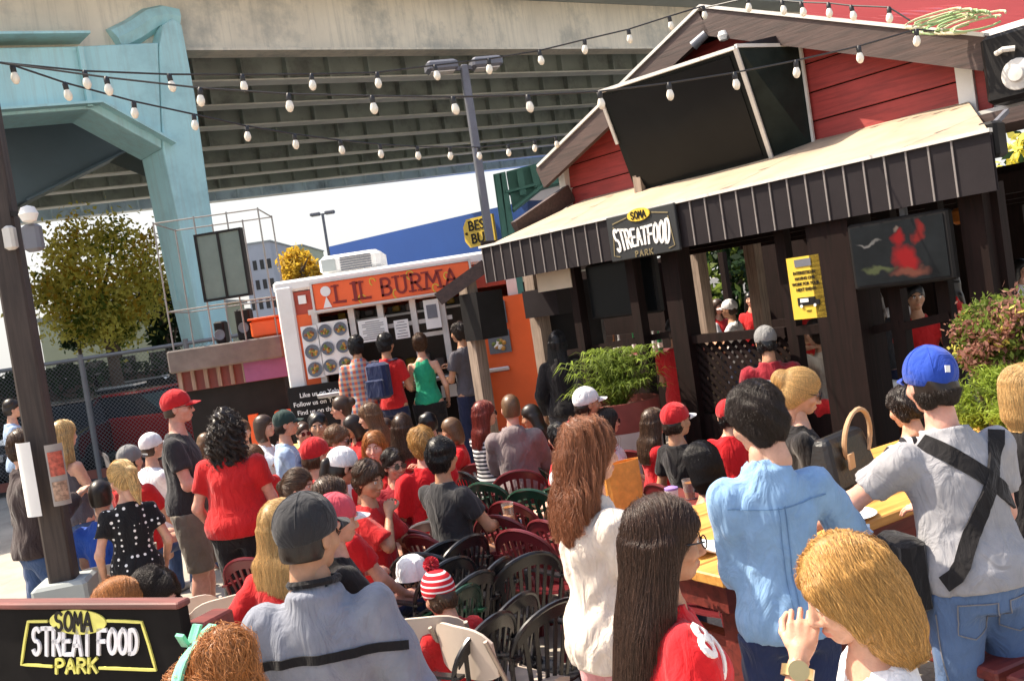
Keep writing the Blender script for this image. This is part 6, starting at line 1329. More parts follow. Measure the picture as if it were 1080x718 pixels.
p9 = P(838, 388, 4.7, head=98, pitch=18, pose='stand', fem=1, skin='light', hair=('bun', 'blonde'), shirt=T['black_cloth'], top='tee', legs=DJ, glasses='sun', arms=('fold', 'fold'), res=0, label='blonde woman with a bun and sunglasses looking down, in black')
p10 = P(952, 405, 4.9, head=-20, pitch=15, pose='sit', sit_z=.6, fem=1, skin='light', hair=('short', 'dark'), shirt=STRIPE, top='tee', legs=TR, arms=('lap', 'lap'), res=1, label='person in a black and white striped top half hidden by the blue cap')
# standing, middle distance
p11 = P(183, 410, 7.0, head=82, pose='stand', skin='pink', hair=('buzz', 'brown'), shirt=T['charcoal'], top='tee', legs=KH, cap=('cap', RD, RD), glasses='sun', arms=('fold', 'relax'), res=1, fat=1.12, label='man in red cap, sunglasses and charcoal tee standing in khaki shorts')
p12 = P(235, 430, 6.3, head=6, pose='stand', fem=1, skin='pink', hair=('curly', 'dark'), shirt=T['red_tee'], top='tee', legs=('trousers', T['black_cloth']), arms=('fold', 'relax'), res=1, fat=1.42, label='large woman with long dark curly hair in a red tee, back turned')
p13 = P(22, 450, 6.5, head=55, pose='stand', skin='light', hair=('short', 'brown'), shirt=T['dark_brown_jacket'], top='jacket', legs=J, arms=('phone', 'relax'), stride=.3, res=1, label='man in dark jacket and jeans walking past the left timber post')
p14 = P(8, 404, 12, head=60, pose='stand', skin='light', hair=('short', 'dark'), shirt=T['pale_blue'], top='tee', legs=J, res=2, H=1.85, label='man in a blue tee far back at the left edge')
p15 = P(126, 487, 6.0, head=-30, yaw=-25, pitch=15, pose='stand', fem=1, skin='light', hair=('ponytail', 'blonde'), shirt=DOTS, top='dress', arms=('relax', 'relax'), res=1, H=1.47, bust=.004, label='girl with a blonde ponytail in a black polka dot dress')
p19 = P(64, 441, 7.6, head=30, pose='stand', fem=1, skin='light', hair=('long', 'blonde'), shirt=T['dusk'], top='tank', legs=J, arms=('fold', 'fold'), res=1, label='blonde woman in dark tank top half hidden behind the timber post')
# seated, left block
p16 = P(103, 503, 6.2, head=-10, pose='sit', skin='light', hair=('buzz', 'dark'), shirt=T['royal_blue'], top='tee', legs=KH, arms=('lap', 'lap'), res=1, label='boy in a bright blue tee seated left of the polka dot girl', chairk='folding', chair_desc='beige folding chair under the boy in bright blue')
p17 = P(134, 468, 7.5, head=25, pose='sit', skin='light', hair=('short', 'dark'), shirt=T['red_tee'], top='tee', legs=J, cap=('cap', CAPC['grey'], CAPC['grey']), arms=('lap', 'lap'), res=1, label='seated person in grey cap and red tee behind the polka dot girl')
p18 = P(157, 455, 8.3, head=40, pose='sit', skin='light', hair=('short', 'brown'), shirt=T['white_tee'], top='tee', legs=J, cap=('cap', CAPC['white'], CAPC['white']), arms=('lap', 'lap'), res=2, label='seated person in white cap and white tee behind the charcoal tee man')
p20 = P(121, 606, 3.7, head=58, pose='sit', fem=1, skin='light', hair=('bob', 'ginger'), shirt=T['dusk'], top='tee', legs=J, arms=('lap', 'lap'), res=0, label='ginger haired woman seated directly behind the black name board', chairk='folding', chair_desc='beige folding chair of the ginger woman behind the name board')
p21 = P(156, 598, 3.8, head=110, pitch=15, pose='sit', skin='pink', hair=('thick', 'dark'), shirt=T['charcoal'], top='tee', legs=J, glasses='sun', arms=('lap', 'lap'), res=0, label='dark haired man with sunglasses seated behind the black name board')
p22 = P(292, 522, 4.3, head=12, yaw=20, pose='sit', fem=1, skin='light', hair=('long', 'blonde'), shirt=T['red_tee'], top='tee', legs=J, arms=('hip', 'hip'), res=0, label='woman with long blonde hair in red, elbow out beside the grey capped man', chairk='maroon', chair_desc='maroon plastic armchair of the long haired blonde in red')
p23 = P(348, 520, 4.5, head=62, pitch=10, pose='sit', skin='light', hair=('short', 'brown'), shirt=T['black_cloth'], top='tee', legs=KH, cap=('cap', CAPC['pinkred'], CAPC['white']), arms=('lap', 'lap'), res=1, label='person in black tee and red cap with a white brim, behind the grey cap', chairk='black', chair_desc='black plastic armchair under the white brimmed red cap wearer')
p24 = P(352, 470, 5.6, head=55, pitch=18, lean=16, pose='sit', fem=1, skin='light', hair=('ponytail', 'dark'), shirt=T['maroon_cloth'], top='tank', legs=DJ, cap=('cap', CAPC['white'], CAPC['pinkred']), arms=('table', 'lap'), res=1, label='woman in a white cap and dark red tank top leaning forward', chairk='black', chair_desc='black plastic armchair of the white capped woman leaning forward')
p25 = P(330, 460, 6.3, head=15, yaw=30, pose='sit', skin='light', hair=('short', 'brown'), shirt=LINES, top='jersey', legs=J, cap=('cap', RD, RD), arms=('lap', 'lap'), res=1, label='person in red cap and striped red jersey left of the white capped woman', chairk='maroon', chair_desc='maroon plastic armchair under the striped red jersey')
p26 = P(333, 432, 8.0, head=170, pose='sit', skin='olive', hair=('short', 'black'), shirt=T['navy'], top='tee', legs=J, arms=('lap', 'lap'), res=2, label='black haired person seated by the little yellow table')
p27 = P(352, 446, 7.1, head=100, pitch=10, pose='sit', skin='light', hair=('short', 'lightbrown'), shirt=T['tan_tee'], top='tee', legs=J, glasses='sun', arms=('lap', 'lap'), res=1, label='short haired child with dark glasses above the red cap')
p28 = P(358, 414, 9.2, head=-95, pose='sit', fem=1, skin='light', hair=('bun', 'brown'), shirt=T['dusk'], top='tank', legs=DJ, glasses='sun', arms=('lap', 'lap'), res=2, label='woman with brown updo and sunglasses below the chalkboard')
p29 = P(388, 422, 8.2, head=-80, pitch=6, pose='sit', fem=1, skin='light', hair=('long', 'lightbrown'), shirt=T['tan_tee'], top='tank', legs=DJ, arms=('lap', 'lap'), res=1, label='woman with long light brown hair facing left below the truck counter')
p30 = P(298, 431, 8.5, head=78, pose='sit', skin='light', hair=('short', 'dark'), shirt=T['pale_blue'], top='tee', legs=J, cap=('cap', CAPC['green'], CAPC['green']), arms=('lap', 'relax'), res=1, label='man in dark green cap and pale blue tee facing right', chairk='black', chair_desc='black plastic armchair of the pale blue tee man')
p31 = P(276, 435, 9.0, head=95, pose='sit', fem=1, skin='light', hair=('bob', 'brown'), shirt=T['white_tee'], top='tee', legs=J, arms=('chin', 'lap'), res=2, label='woman in white tee just left of the green capped man')
p31b = P(254, 441, 9.3, head=160, pose='sit', skin='light', hair=('short', 'lightbrown'), shirt=T['taupe'], top='tee', legs=J, arms=('lap', 'lap'), res=2, label='seated person in brown tee right beside the curly haired large woman')
p32 = P(392, 452, 6.6, head=172, yaw=10, pose='sit', fem=1, skin='pink', hair=('long', 'ginger'), shirt=T['red_tee'], top='tee', legs=J, arms=('chin', 'lap'), res=1, label='smiling woman in red with ginger brown hair facing the camera')
p33 = P(422, 434, 7.6, head=8, pose='sit', fem=1, skin='light', hair=('longstraight', 'brown'), shirt=T['red_tee'], top='tee', legs=J, arms=('lap', 'lap'), res=1, label='woman with long straight brown hair and red top, back turned', chairk='black', chair_desc='black plastic armchair of the straight brown haired woman')
p34 = P(441, 448, 6.3, head=-25, yaw=-10, pose='sit', skin='pink', hair=('thick', 'golden'), shirt=T['jersey_red'], top='jersey', legs=J, arms=('chin', 'fold'), res=1, label='golden haired person in a red jersey seated left of the beer drinker', chairk='green', chair_desc='dark green plastic armchair under the golden haired red jersey')
p35 = P(463, 459, 5.7, head=42, pose='sit', skin='tan', hair=('thick', 'black'), shirt=T['charcoal'], top='tee', legs=KH, arms=(((.0, .36, -.26), (.7, -.3, -1), .8), 'lap'), res=1, label='black haired man in charcoal tee holding an amber beer', chairk='maroon', chair_desc='maroon plastic armchair of the man holding a beer')
p36 = P(508, 420, 7.6, head=55, yaw=15, pose='sit', fem=1, skin='light', hair=('long', 'red'), shirt=STRIPE2, top='tee', legs=DJ, glasses='sun', arms=('lap', 'lap'), res=1, label='deep red haired woman in sunglasses and striped top', chairk='black', chair_desc='black plastic armchair of the red haired woman in stripes')
p37 = P(536, 413, 7.4, head=5, yaw=-10, pose='sit', skin='pink', hair=('buzz', 'lightbrown'), shirt=T['taupe'], top='hoodie', legs=J, arms=('lap', 'lap'), res=1, label='man with cropped hair in a taupe hoodie, seated with back turned', chairk='maroon', chair_desc='maroon plastic armchair of the taupe hoodie man')
p38 = P(616, 407, 7.0, head=74, pose='sit', skin='tan', hair=('short', 'dark'), shirt=T['red_tee'], top='tee', legs=J, cap=('cap', CAPC['white'], CAPC['white']), arms=('lap', 'relax'), res=1, label='man in white cap and red tee seated before the barrel planter', chairk='maroon', chair_desc='maroon plastic armchair of the white capped man by the planter')
p39 = P(606, 441, 5.6, head=30, pose='sit', skin='light', hair=('short', 'dark'), shirt=T['white_tee'], top='tee', legs=J, cap=('cap', CAPC['pinkred'], CAPC['pinkred']), arms=('lap', 'lap'), res=1, label='person in pinkish red cap and white tee hidden behind the auburn hair')
p40 = P(711, 424, 6.0, head=62, lean=-8, pose='sit', skin='tan', hair=('short', 'dark'), shirt=T['black_cloth'], top='tee', legs=DJ, cap=('cap', RD, CAPC['white']), arms=('lap', 'relax'), res=1, label='man in red cap and black tee lounging left of the denim shirt man', chairk='maroon', chair_desc='maroon plastic armchair of the lounging man in black')
p41 = P(738, 464, 5.0, head=-32, pitch=12, pose='sit', sit_z=.42, fem=1, skin='tan', hair=('bob', 'black'), shirt=T['red_tee'], top='tank', legs=DJ, arms=('table', 'fold'), res=0, bust=.004, label='girl with black bobbed hair in a red tank top', chairk='maroon', chair_desc='maroon plastic armchair of the black haired girl in red')
p42 = P(806, 346, 7.4, head=6, pitch=10, pose='stand', skin='tan', hair=('short', 'black'), shirt=T['maroon_cloth'], top='jersey', legs=DJ, cap=('cap', CAPC['grey'], CAPC['grey']), res=1, H=1.62, fat=1.15, arms=('fold', 'fold'), label='person in grey cap and dark red jersey numbered 98 at the pavilion front')
put_text(p42, '98', .2, .19, .035, p42['P0']+V(0, -.2, .26*p42['s']), (1, 0, 0), (0, 0, 1), WHT, 'back_number')
p43 = P(862, 345, 7.8, head=-30, pose='stand', skin='tan', hair=('short', 'dark'), shirt=T['tan_tee'], top='tee', legs=DJ, res=1, H=1.6, arms=('head', 'head'), label='person in pale tee with both hands raised to the head in the pavilion')
p44 = P(884, 376, 6.9, head=15, pose='sit', skin='tan', hair=('short', 'black'), shirt=T['red_tee'], top='tee', legs=DJ, cap=('cap', RD, RD), arms=('lap', 'lap'), res=1, label='person in red tee and red cap seated below the broad dark post', chairk='maroon', chair_desc='maroon plastic armchair beside the black handbag')
p50 = P(462, 598, 4.3, head=-35, lean=20, pitch=20, pose='sit', sit_z=.3, skin='light', hair=('short', 'brown'), shirt=T['red_tee'], top='jersey', legs=J, cap=('knit', wave_mat('red_white_knit', (.52, .02, .03), (.75, .7, .7), 13, 'Z', thr=.78, rough=.9, spec=.2), cloth('red_yarn', (.55, .03, .05))), arms=('lap', 'lap'), H=1.2, res=1, label='small child in red with a red and white pompom knit hat among the chairs')
EX = [(318, 444, 9.2, 170, 'red_tee', 'short', 'brown', None, 'short haired spectator in red just above the striped red jersey'), (371, 436, 8.6, -120, 'red_tee', 'bob', 'dark', None, 'dark bobbed spectator in red between the updo and the long light brown hair'), (405, 441, 8.7, 150, 'white_tee', 'long', 'brown', None, 'spectator in white with long brown hair behind the smiling woman'), (450, 438, 8.6, -70, 'red_tee', 'short', 'black', None, 'black haired spectator in red left of the faded red chair'), (476, 446, 7.9, -100, 'jersey_red', 'bob', 'lightbrown', None, 'light brown bobbed spectator in red jersey right of the faded red chair'),
 (312, 492, 5.6, 75, 'red_tee', 'ponytail', 'brown', None, 'brown ponytailed spectator in red behind the white brimmed red cap'), (413, 472, 6.3, 165, 'maroon_cloth', 'short', 'dark', None, 'dark haired spectator in maroon between the smiling woman and the beer drinker'), (384, 484, 5.5, 110, 'red_tee', 'thick', 'brown', None, 'brown haired spectator in red right of the white capped woman\'s arm'), (590, 462, 6.6, -60, 'red_tee', 'short', 'black', None, 'black haired spectator in red left of the pinkish red cap'), (641, 450, 7.0, 95, 'white_tee', 'bob', 'dark', None, 'dark bobbed spectator in white between the planter and auburn hair'), (560, 432, 8.0, -95, 'red_tee', 'long', 'dark', None, 'long dark haired spectator in red right of the taupe hoodie'),
 (264, 468, 7.3, 150, 'red_tee', 'short', 'lightbrown', None, 'spectator in red beside the large woman\'s shoulder'), (768, 446, 6.4, 20, 'jersey_red', 'short', 'black', RD, 'spectator in red cap and red jersey just left of the denim shirt man\'s head'), (215, 455, 8.8, 95, 'white_tee', 'long', 'lightbrown', None, 'light haired spectator in white between the red cap man and large woman'), (345, 500, 5.2, 40, 'jersey_red', 'short', 'brown', None, 'spectator in red jersey directly under the white cap'), (690, 455, 6.6, 85, 'jersey_red', 'long', 'brown', None, 'long haired spectator in red jersey left of the lounging man')]
for i, (px, py, Y, hd, sh, hs, hc_, cp, lab) in enumerate(EX): P(px, py, Y, head=hd, pose='sit', fem=int(hs in ('long', 'bob', 'ponytail')), skin=('light', 'tan', 'pink')[i % 3], hair=(hs, hc_), shirt=T[sh], top=('tee', 'jersey')[i % 2], legs=DJ, arms=(('lap', 'lap'), ('chin', 'lap'), ('lap', 'fold'))[i % 3], cap=('cap', cp, cp) if cp else None, glasses='sun' if i % 3 == 0 else None, yaw=(-20, 15, 30)[i % 3], pitch=(4, 12, 0)[i % 3], res=1 if Y < 7.5 else 2, label=lab)
# at the truck (on the kerb platform)
p45 = P(373, 348, 10.75, head=-8, pose='stand', skin='tan', hair=('short', 'black'), shirt=PLAID, top='shirt', legs=DJ, base=.28, res=1, H=1.72, fat=.88, arms=('fold', 'fold'), label='man in a red and blue plaid shirt ordering at the truck')
p46 = P(405, 352, 10.6, head=25, pose='stand', skin='tan', hair=('short', 'black'), shirt=T['red_tee'], top='tee', legs=DJ, base=.28, res=1, H=1.7, fat=.88, arms=('fold', 'relax'), label='man in red tee wearing a dark backpack at the truck')
b_ = p46; bk = empty('backpack', b_['root'].location, b_['root'].rotation_euler[2], 'dark backpack on the red tee man at the truck', 'backpack'); c0 = b_['P0']+V(0, -.22, .28)
mbx = MB(); mbx.box(c0, (.26, .15, .4), 0, .06); mbx.build('bag', T['navy'], bk, True); mbx = MB(); mbx.box(c0+V(0, -.1, -.08), (.22, .06, .2), 0, .025); mbx.build('pocket', T['navy'], bk, True)
for q in (-1, 1): mbx = MB(); mbx.tube([c0+V(q*.11, .08, .2), b_['Nk']+V(q*.12, .0, .0), b_['Nk']+V(q*.13, .1, -.06), b_['P0']+V(q*.14, .13, .2)], .02, 6, flat=.5); mbx.build('strap', T['navy'], bk, True)
p47 = P(442, 354, 10.7, head=5, pose='stand', fem=1, skin='light', hair=('bun', 'brown'), shirt=T['green_top'], top='tank', legs=('skirt', T['black_cloth']), base=.28, res=1, H=1.64, fat=.9, arms=('relax', 'fold'), label='woman in a green tank top standing at the truck counter')
p48 = P(484, 347, 10.75, head=-50, pose='stand', skin='tan', hair=('short', 'dark'), shirt=T['dusk'], top='tee', legs=DJ, base=.28, res=1, H=1.7, fat=.9, arms=('phone', 'fold'), label='man in dark grey tee by the last truck window, facing left')
p49 = P(586, 347, 9.8, head=20, pose='stand', fem=1, skin='olive', hair=('longstraight', 'black'), shirt=T['black_cloth'], top='jacket', legs=TR, res=1, label='dark haired woman all in black standing under the awning')
# inside and beyond the pavilion
FAR = [(713, 356, 9.4, 30, 'red_tee', 'person in red standing inside behind the left front posts', 'fold'), (755, 312, 14, 150, 'red_tee', 'distant person in red seen through the pavilion, left one', 'fold'), (741, 326, 13.5, 40, 'white_tee', 'distant dark haired person in white through the pavilion opening', 'relax'), (790, 308, 15, 200, 'red_tee', 'distant person in red next to the far weathered post', 'fold'), (770, 330, 12.5, -60, 'white_tee', 'distant person in white cap and tee sitting beyond the lattice wall', 'phone'),
 (1000, 284, 10.5, -70, 'red_tee', 'person in red reaching up under the right end of the awning', 'head'), (972, 365, 8.8, 190, 'red_tee', 'person in red seated behind the window rails on the right', 'lap'), (925, 345, 9.6, 30, 'charcoal', 'person in charcoal standing under the wide television', 'fold'), (948, 330, 11, -20, 'white_tee', 'person in white beyond the rails under the wide television', 'fold'), (1074, 262, 11.5, 150, 'white_tee', 'person in white standing beyond the pavilion at the right edge', 'relax'), (858, 318, 12, 160, 'red_tee', 'distant person in red behind the yellow sign post', 'fold')]
for i, (px, py, Y, hd, sh, lab, ar) in enumerate(FAR):
    P(px, py, Y, head=hd, pose='stand', fem=i % 2, skin=('tan', 'light')[i % 2], hair=(('short', 'long')[i % 2], ('black', 'brown', 'dark')[i % 3]), shirt=T[sh], top='tee', legs=DJ, res=2, H=1.72, arms=(ar, ar), cap=('cap', CAPC['white'], CAPC['white']) if i == 4 else None, label=lab)

# ------------------------------------------------------------------ empty chairs
for k, px, py, hd, lab in [
 ('maroon', 575, 470, 40, 'empty maroon plastic armchair right of the taupe hoodie man'), ('maroon', 499, 490, 30, 'empty maroon plastic armchair behind the black haired beer drinker'), ('green', 546, 490, 25, 'empty dark green plastic armchair directly behind the taupe hoodie man'),
 ('green', 505, 510, 35, 'empty dark green plastic armchair beside the amber beer'), ('green', 553, 517, 30, 'large empty dark green plastic armchair left of the auburn haired woman'), ('black', 423, 540, -30, 'empty black plastic armchair left of the grey arched one'), ('maroon', 518, 545, 35, 'empty maroon plastic armchair in front of the beer drinker, nearest him'),
 ('grey', 451, 551, 15, 'empty dark grey plastic armchair with shiny arched back beside the pompom hat'), ('maroon', 420, 560, 10, 'empty maroon plastic armchair just left of the grey arched one'), ('maroon', 568, 550, 50, 'empty maroon plastic armchair touching the cream cardigan'), ('black', 497, 566, -50, 'empty black plastic armchair right of the pompom hat, farther one'), ('black', 532, 590, -60, 'empty black plastic armchair right of the pompom hat, middle one'),
 ('black', 552, 628, -55, 'nearest empty black plastic armchair, left of the pink trousers'), ('green', 492, 620, -58, 'empty dark green plastic armchair behind the nearest folding chair'), ('green', 296, 518, 30, 'dark green plastic armchair right of the large woman in red'), ('maroon', 255, 590, 20, 'empty maroon plastic armchair by the large woman\'s legs'), ('pink', 460, 446, 10, 'faded pinkish red plastic armchair between the crowd and truck'),
 ('maroon', 660, 476, 40, 'empty maroon plastic armchair behind the orange bag'), ('maroon', 752, 468, 50, 'empty maroon plastic armchair right of the lounging man in black'), ('maroon', 905, 436, 20, 'empty maroon plastic armchair behind the black handbag'), ('black', 418, 524, 30, 'empty black plastic armchair under the ginger woman\'s elbow'),
 ('black', 590, 636, -40, 'empty black plastic armchair partly hidden by the pink trousers'), ('black', 478, 590, -45, 'empty black plastic armchair hiding the pompom child\'s shoulder'), ('maroon', 540, 560, 40, 'empty maroon plastic armchair in the middle of the empty chair cluster'),
 ('black', 470, 572, -40, 'empty black plastic armchair directly right of the grey arched one'), ('black', 505, 605, -50, 'empty black plastic armchair behind the green one near the pompom hat'), ('black', 560, 585, -30, 'empty black plastic armchair close to the cream cardigan\'s hip'), ('black', 437, 585, 20, 'empty black plastic armchair left of the pompom hat'),
 ('black', 525, 650, -55, 'empty black plastic armchair low beside the nearest folding chair'), ('maroon', 478, 520, 35, 'empty maroon plastic armchair right behind the beer drinker\'s back'), ('maroon', 530, 530, 40, 'empty maroon plastic armchair left of the large green one'), ('green', 585, 515, 35, 'empty dark green plastic armchair hidden by the auburn hair'), ('maroon', 395, 545, 15, 'empty maroon plastic armchair beside the black tee sleeve'), ('black', 455, 525, 20, 'empty black plastic armchair behind the charcoal tee back'),
 ('folding', 470, 664, 48, 'nearest beige folding chair, right of the grey jacket'), ('folding', 443, 655, 10, 'second beige folding chair partly behind the nearest one'), ('folding', 238, 632, -25, 'empty beige folding chair left of the grey jacket, outer one'), ('folding', 272, 636, -18, 'empty beige folding chair touching the grey jacket'), ('folding', 196, 634, -30, 'empty beige folding chair right of the dark haired man in sunglasses'),
 ('folding', 105, 478, 60, 'beige folding chair by the fence behind the polka dot girl'), ('folding', 742, 428, -60, 'grey beige folding chair beside the lounging man\'s cap'), ('folding', 582, 415, 30, 'beige folding chair in shade under the awning'), ('folding', 138, 575, -40, 'empty beige folding chair at the polka dot girl\'s skirt')]: chair_px(k, px, py, hd, lab)

# ------------------------------------------------------------------ tables and small things
Nn = onz(763, 609, 1.0); En = onz(949, 538, 1.0); ex = unit(En-Nn); ang = math.atan2(ex[1], ex[0]); bt = empty('bar_table', (Nn[0], Nn[1], 0), ang, 'orange pine bar table with dark red base under the denim shirt man\'s arm', 'table')
Lt, Wt = 2.7, .92; mb = MB()
for i in range(5): mb.box((Lt/2, (i+.5)*Wt/5, .98), (Lt, Wt/5-.006, .045), 0, .006)
mb.build('tabletop', M['pine'], bt); mb = MB(); mb.box((Lt/2, .06, .9), (Lt-.08, .04, .11)); mb.box((Lt/2, Wt-.06, .9), (Lt-.08, .04, .11)); mb.box((.06, Wt/2, .9), (.04, Wt-.16, .11)); mb.box((Lt-.06, Wt/2, .9), (.04, Wt-.16, .11)); mb.build('apron', M['redwood'], bt)
for x in (.16, Lt-.16):
    for y in (.12, Wt-.12): mb = MB(); mb.box((x, y, .425), (.1, .1, .84), 0, .01); mb.build('leg', M['redwood'], bt)
mb = MB(); mb.box((Lt/2, Wt/2, .3), (Lt-.4, .1, .1)); mb.box((.16, Wt/2, .55), (.06, Wt-.36, .3)); mb.build('stretcher', M['redwood'], bt)
mb = MB(); mb.box((Lt/2, -.02+.08, .48), (Lt-.5, .03, .3)); mb.build('side_board', M['redwood'], bt)
c = onz(1075, 655, .62); bn_ = empty('bench', (c[0]+.35, c[1], 0), R_(25), 'dark red plank bench at the right edge behind the man in jeans', 'bench')
mb = MB(); [mb.box((0, -.2+i*.2, .6), (1.5, .17, .045), 0, .008) for i in range(3)]; mb.build('seat', M['redwood'], bn_)
for x in (-.6, .6): mb = MB(); mb.box((x, 0, .29), (.08, .46, .57), 0, .01); mb.build('leg', M['redwood'], bn_)
mb = MB(); mb.box((0, 0, .3), (1.1, .05, .12)); mb.build('stretcher', M['redwood'], bn_)
def low_table(name, label, px, py, z, m, w=.7, rz=0, leg=None):
    p = onz(px, py, z); t = empty(name, (p[0], p[1], 0), rz, label, 'table'); mb = MB(); mb.box((0, 0, z-.02), (w, w, .04), 0, .008); mb.build('tabletop', m, t)
    for x in (-1, 1):
        for y in (-1, 1): mb = MB(); mb.box((x*(w/2-.06), y*(w/2-.06), (z-.04)/2), (.05, .05, z-.04)); mb.build('leg', leg or m, t)
    return p
lt = low_table('low_table', 'small dark red table between the black haired girl and orange bag', 690, 536, .76, M['redwood'], .75, .3)
yt = low_table('low_table', 'tiny yellow topped table behind the striped red jersey', 312, 470, .74, mat('yellow_laminate', (.75, .6, .2), .4), .5, .1, M['black'])
rt = low_table('low_table', 'dark red table carrying the white foam boxes', 940, 432, .8, M['redwood'], .6, .2)
def cup(label, p, r, h, m, liquid=None, name='cup', cat='cup', lid=None):
    t = empty(name, p, 0, label, cat); mb = MB(); mb.lathe([(r*.72, 0), (r, h), (r*.96, h), (r*.68, .004)], n=16); mb.build('wall', m, t, True)
    if liquid: mb = MB(); mb.lathe([(r*.69, .006), (r*.9, h*.82), (.001, h*.83)], n=16); mb.build('drink', liquid, t, True)
    if lid: mb = MB(); mb.lathe([(r*1.03, h), (r*1.03, h+.012), (r*.5, h+.02), (.001, h+.02)], n=16); mb.build('lid', lid, t, True)
    return t
beer = mat('amber_beer', (.75, .28, .03), .15, trans=.3); clear = mat('clear_plastic', (.8, .8, .8), .08, trans=.85)
hw = p35['root'].location; rz = p35['root'].rotation_euler[2]; W_ = p35['arms'][0][2]; E_ = p35['arms'][0][1]; q = W_+unit(W_-E_)*.09; gx = hw[0]+q[0]*math.cos(rz)-q[1]*math.sin(rz); gy = hw[1]+q[0]*math.sin(rz)+q[1]*math.cos(rz)
cup('plastic cup of amber beer in the black haired man\'s hand', (gx, gy, q[2]-.04), .042, .13, clear, beer, 'beer_cup')
foam = mat('white_foam', (.8, .79, .76), .6)
def foam_box(label, p, rz, name='foam_box', s=.2):
    t = empty(name, p, rz, label, 'takeout box', 'white takeout boxes'); mb = MB(); mb.hexa([(-s*.42, -s*.42, 0), (s*.42, -s*.42, 0), (s*.42, s*.42, 0), (-s*.42, s*.42, 0), (-s/2, -s/2, .04), (s/2, -s/2, .04), (s/2, s/2, .04), (-s/2, s/2, .04)]); mb.build('tray', foam, t)
    mb = MB(); mb.hexa([(-s/2, -s/2, .042), (s/2, -s/2, .042), (s/2, s/2, .042), (-s/2, s/2, .042), (-s*.4, -s*.4, .075), (s*.4, -s*.4, .075), (s*.4, s*.4, .075), (-s*.4, s*.4, .075)]); mb.build('lid', foam, t)
p_ = onz(728, 583, 1.005); t = empty('napkin_stack', (p_[0]+.05, p_[1], 1.004), .4, 'crumpled white napkin on the near end of the bar table', 'napkin'); mb = MB(); g = np.random.default_rng(1); mb.sheet([[(-.08+.16*i/7, -.08+.16*j/7, .02+.014*math.sin(i*1.1+j*.4)*math.cos(j*.9)) for j in range(8)] for i in range(8)], .006); mb.build('paper', foam, t, True)
for i in range(3): foam_box(('lowest white foam box of the stack behind the striped top', 'middle white foam box of the stack behind the striped top', 'top white foam box of the stack behind the striped top')[i], (rt[0], rt[1], .802+i*.077), .1*i)
ob = onz(660, 522, .765); t = empty('paper_bag', (lt[0]-.16, lt[1]+.02, .765), .5, 'crumpled orange paper bag on the low red table', 'bag'); mb = MB(); mb.sheet([[(.12*(1+.08*math.sin(5*z))*math.cos(a), .075*math.sin(a)*(1-.5*z/.3), z) for z in (0, .08, .16, .24, .3)] for a in np.linspace(0, 6.283, 18)], .004); mb.build('paper', mat('orange_paper', (.75, .3, .05), .7, var=.2, vs=20), t)
cup('purple lidded white cup on the low red table', (lt[0]+.1, lt[1]-.12, .764), .04, .12, foam, None, lid=mat('purple_lid', (.3, .2, .5), .4)); cup('clear plastic cup on the low red table', (lt[0]+.24, lt[1]+.1, .764), .04, .12, clear, beer)
cup('white paper cup on the tiny yellow table', (yt[0]+.05, yt[1]+.05, .744), .04, .12, foam)
# handbag on the bar table's far end
hb = onz(893, 512, 1.005); t = empty('handbag', (hb[0], hb[1], 1.004), ang+.2, 'large black handbag with tan strap on the far side of the bar table', 'handbag'); mb = MB(); mb.hexa([(-.22, -.08, 0), (.22, -.08, 0), (.22, .1, 0), (-.22, .1, 0), (-.18, -.03, .26), (.18, -.03, .26), (.18, .05, .26), (-.18, .05, .26)]); mb.build('bag', mat('black_leather', (.012, .012, .013), .4, bump=.2, bs=60), t, bevel=.03)
mb = MB(); mb.tube([(.0+.13*math.cos(a)+.05, -.06-.02*math.sin(a), .22+.14*math.sin(a)) for a in np.linspace(-.6, 3.7, 16)], .012, 6); mb.build('strap', mat('tan_leather', (.5, .32, .18), .5), t, True); mb = MB(); mb.box((-.08, -.085, .14), (.06, .01, .07), .1); mb.build('tag', mat('tan_leather', (.5, .32, .18), .5), t)
p_ = onz(845, 590, 1.005); 
for px, py, lab in ((880, 556, 'white paper plate at the edge of the bar table by the grey sleeve'),): p_ = onz(px, py, 1.005); t = empty('paper_plate', (p_[0]+.1, p_[1]+.12, 1.004), 0, lab, 'plate'); mb = MB(); mb.lathe([(.001, .004), (.08, .004), (.115, .018), (.118, .016), (.08, 0), (.001, 0)], n=24); mb.build('plate', foam, t, True)
wc = onz(435, 605, .87); t = empty('baseball_cap', (wc[0], wc[1], .875), R_(40), 'loose white baseball cap resting on a black chair back by the pompom hat', 'cap'); mb = MB(); mb.lathe([(.1, -.03), (.1, .02), (.085, .075), (.05, .105), (.001, .115)], n=18); mb.build('crown', CAPC['white'], t, True); t.scale = (.8, .8, .8); mb = MB(); mb.sheet([[(-.07+.14*i/6, .075+math.sqrt(max(0, 1-(i/3-1)**2))*(.02+.06*j/3), -.02-.01*j) for j in range(4)] for i in range(7)], .006); mb.build('brim', CAPC['white'], t, True)
wb = onz(568, 440, .5); t = empty('waste_bin', (wb[0], wb[1]+.3, 0), 0, 'small blue bin in the shade under the awning', 'bin'); mb = MB(); mb.lathe([(.12, 0), (.16, .48), (.165, .5), (.15, .5), (.11, .03)], n=16); mb.build('bin', mat('blue_plastic', (.02, .08, .4), .4), t, True); mb = MB(); mb.tube([(.163*math.cos(a), .163*math.sin(a), .5) for a in np.linspace(0, 6.283, 18)], .012, 6); mb.build('rim', mat('blue_plastic', (.02, .08, .4), .4), t, True)

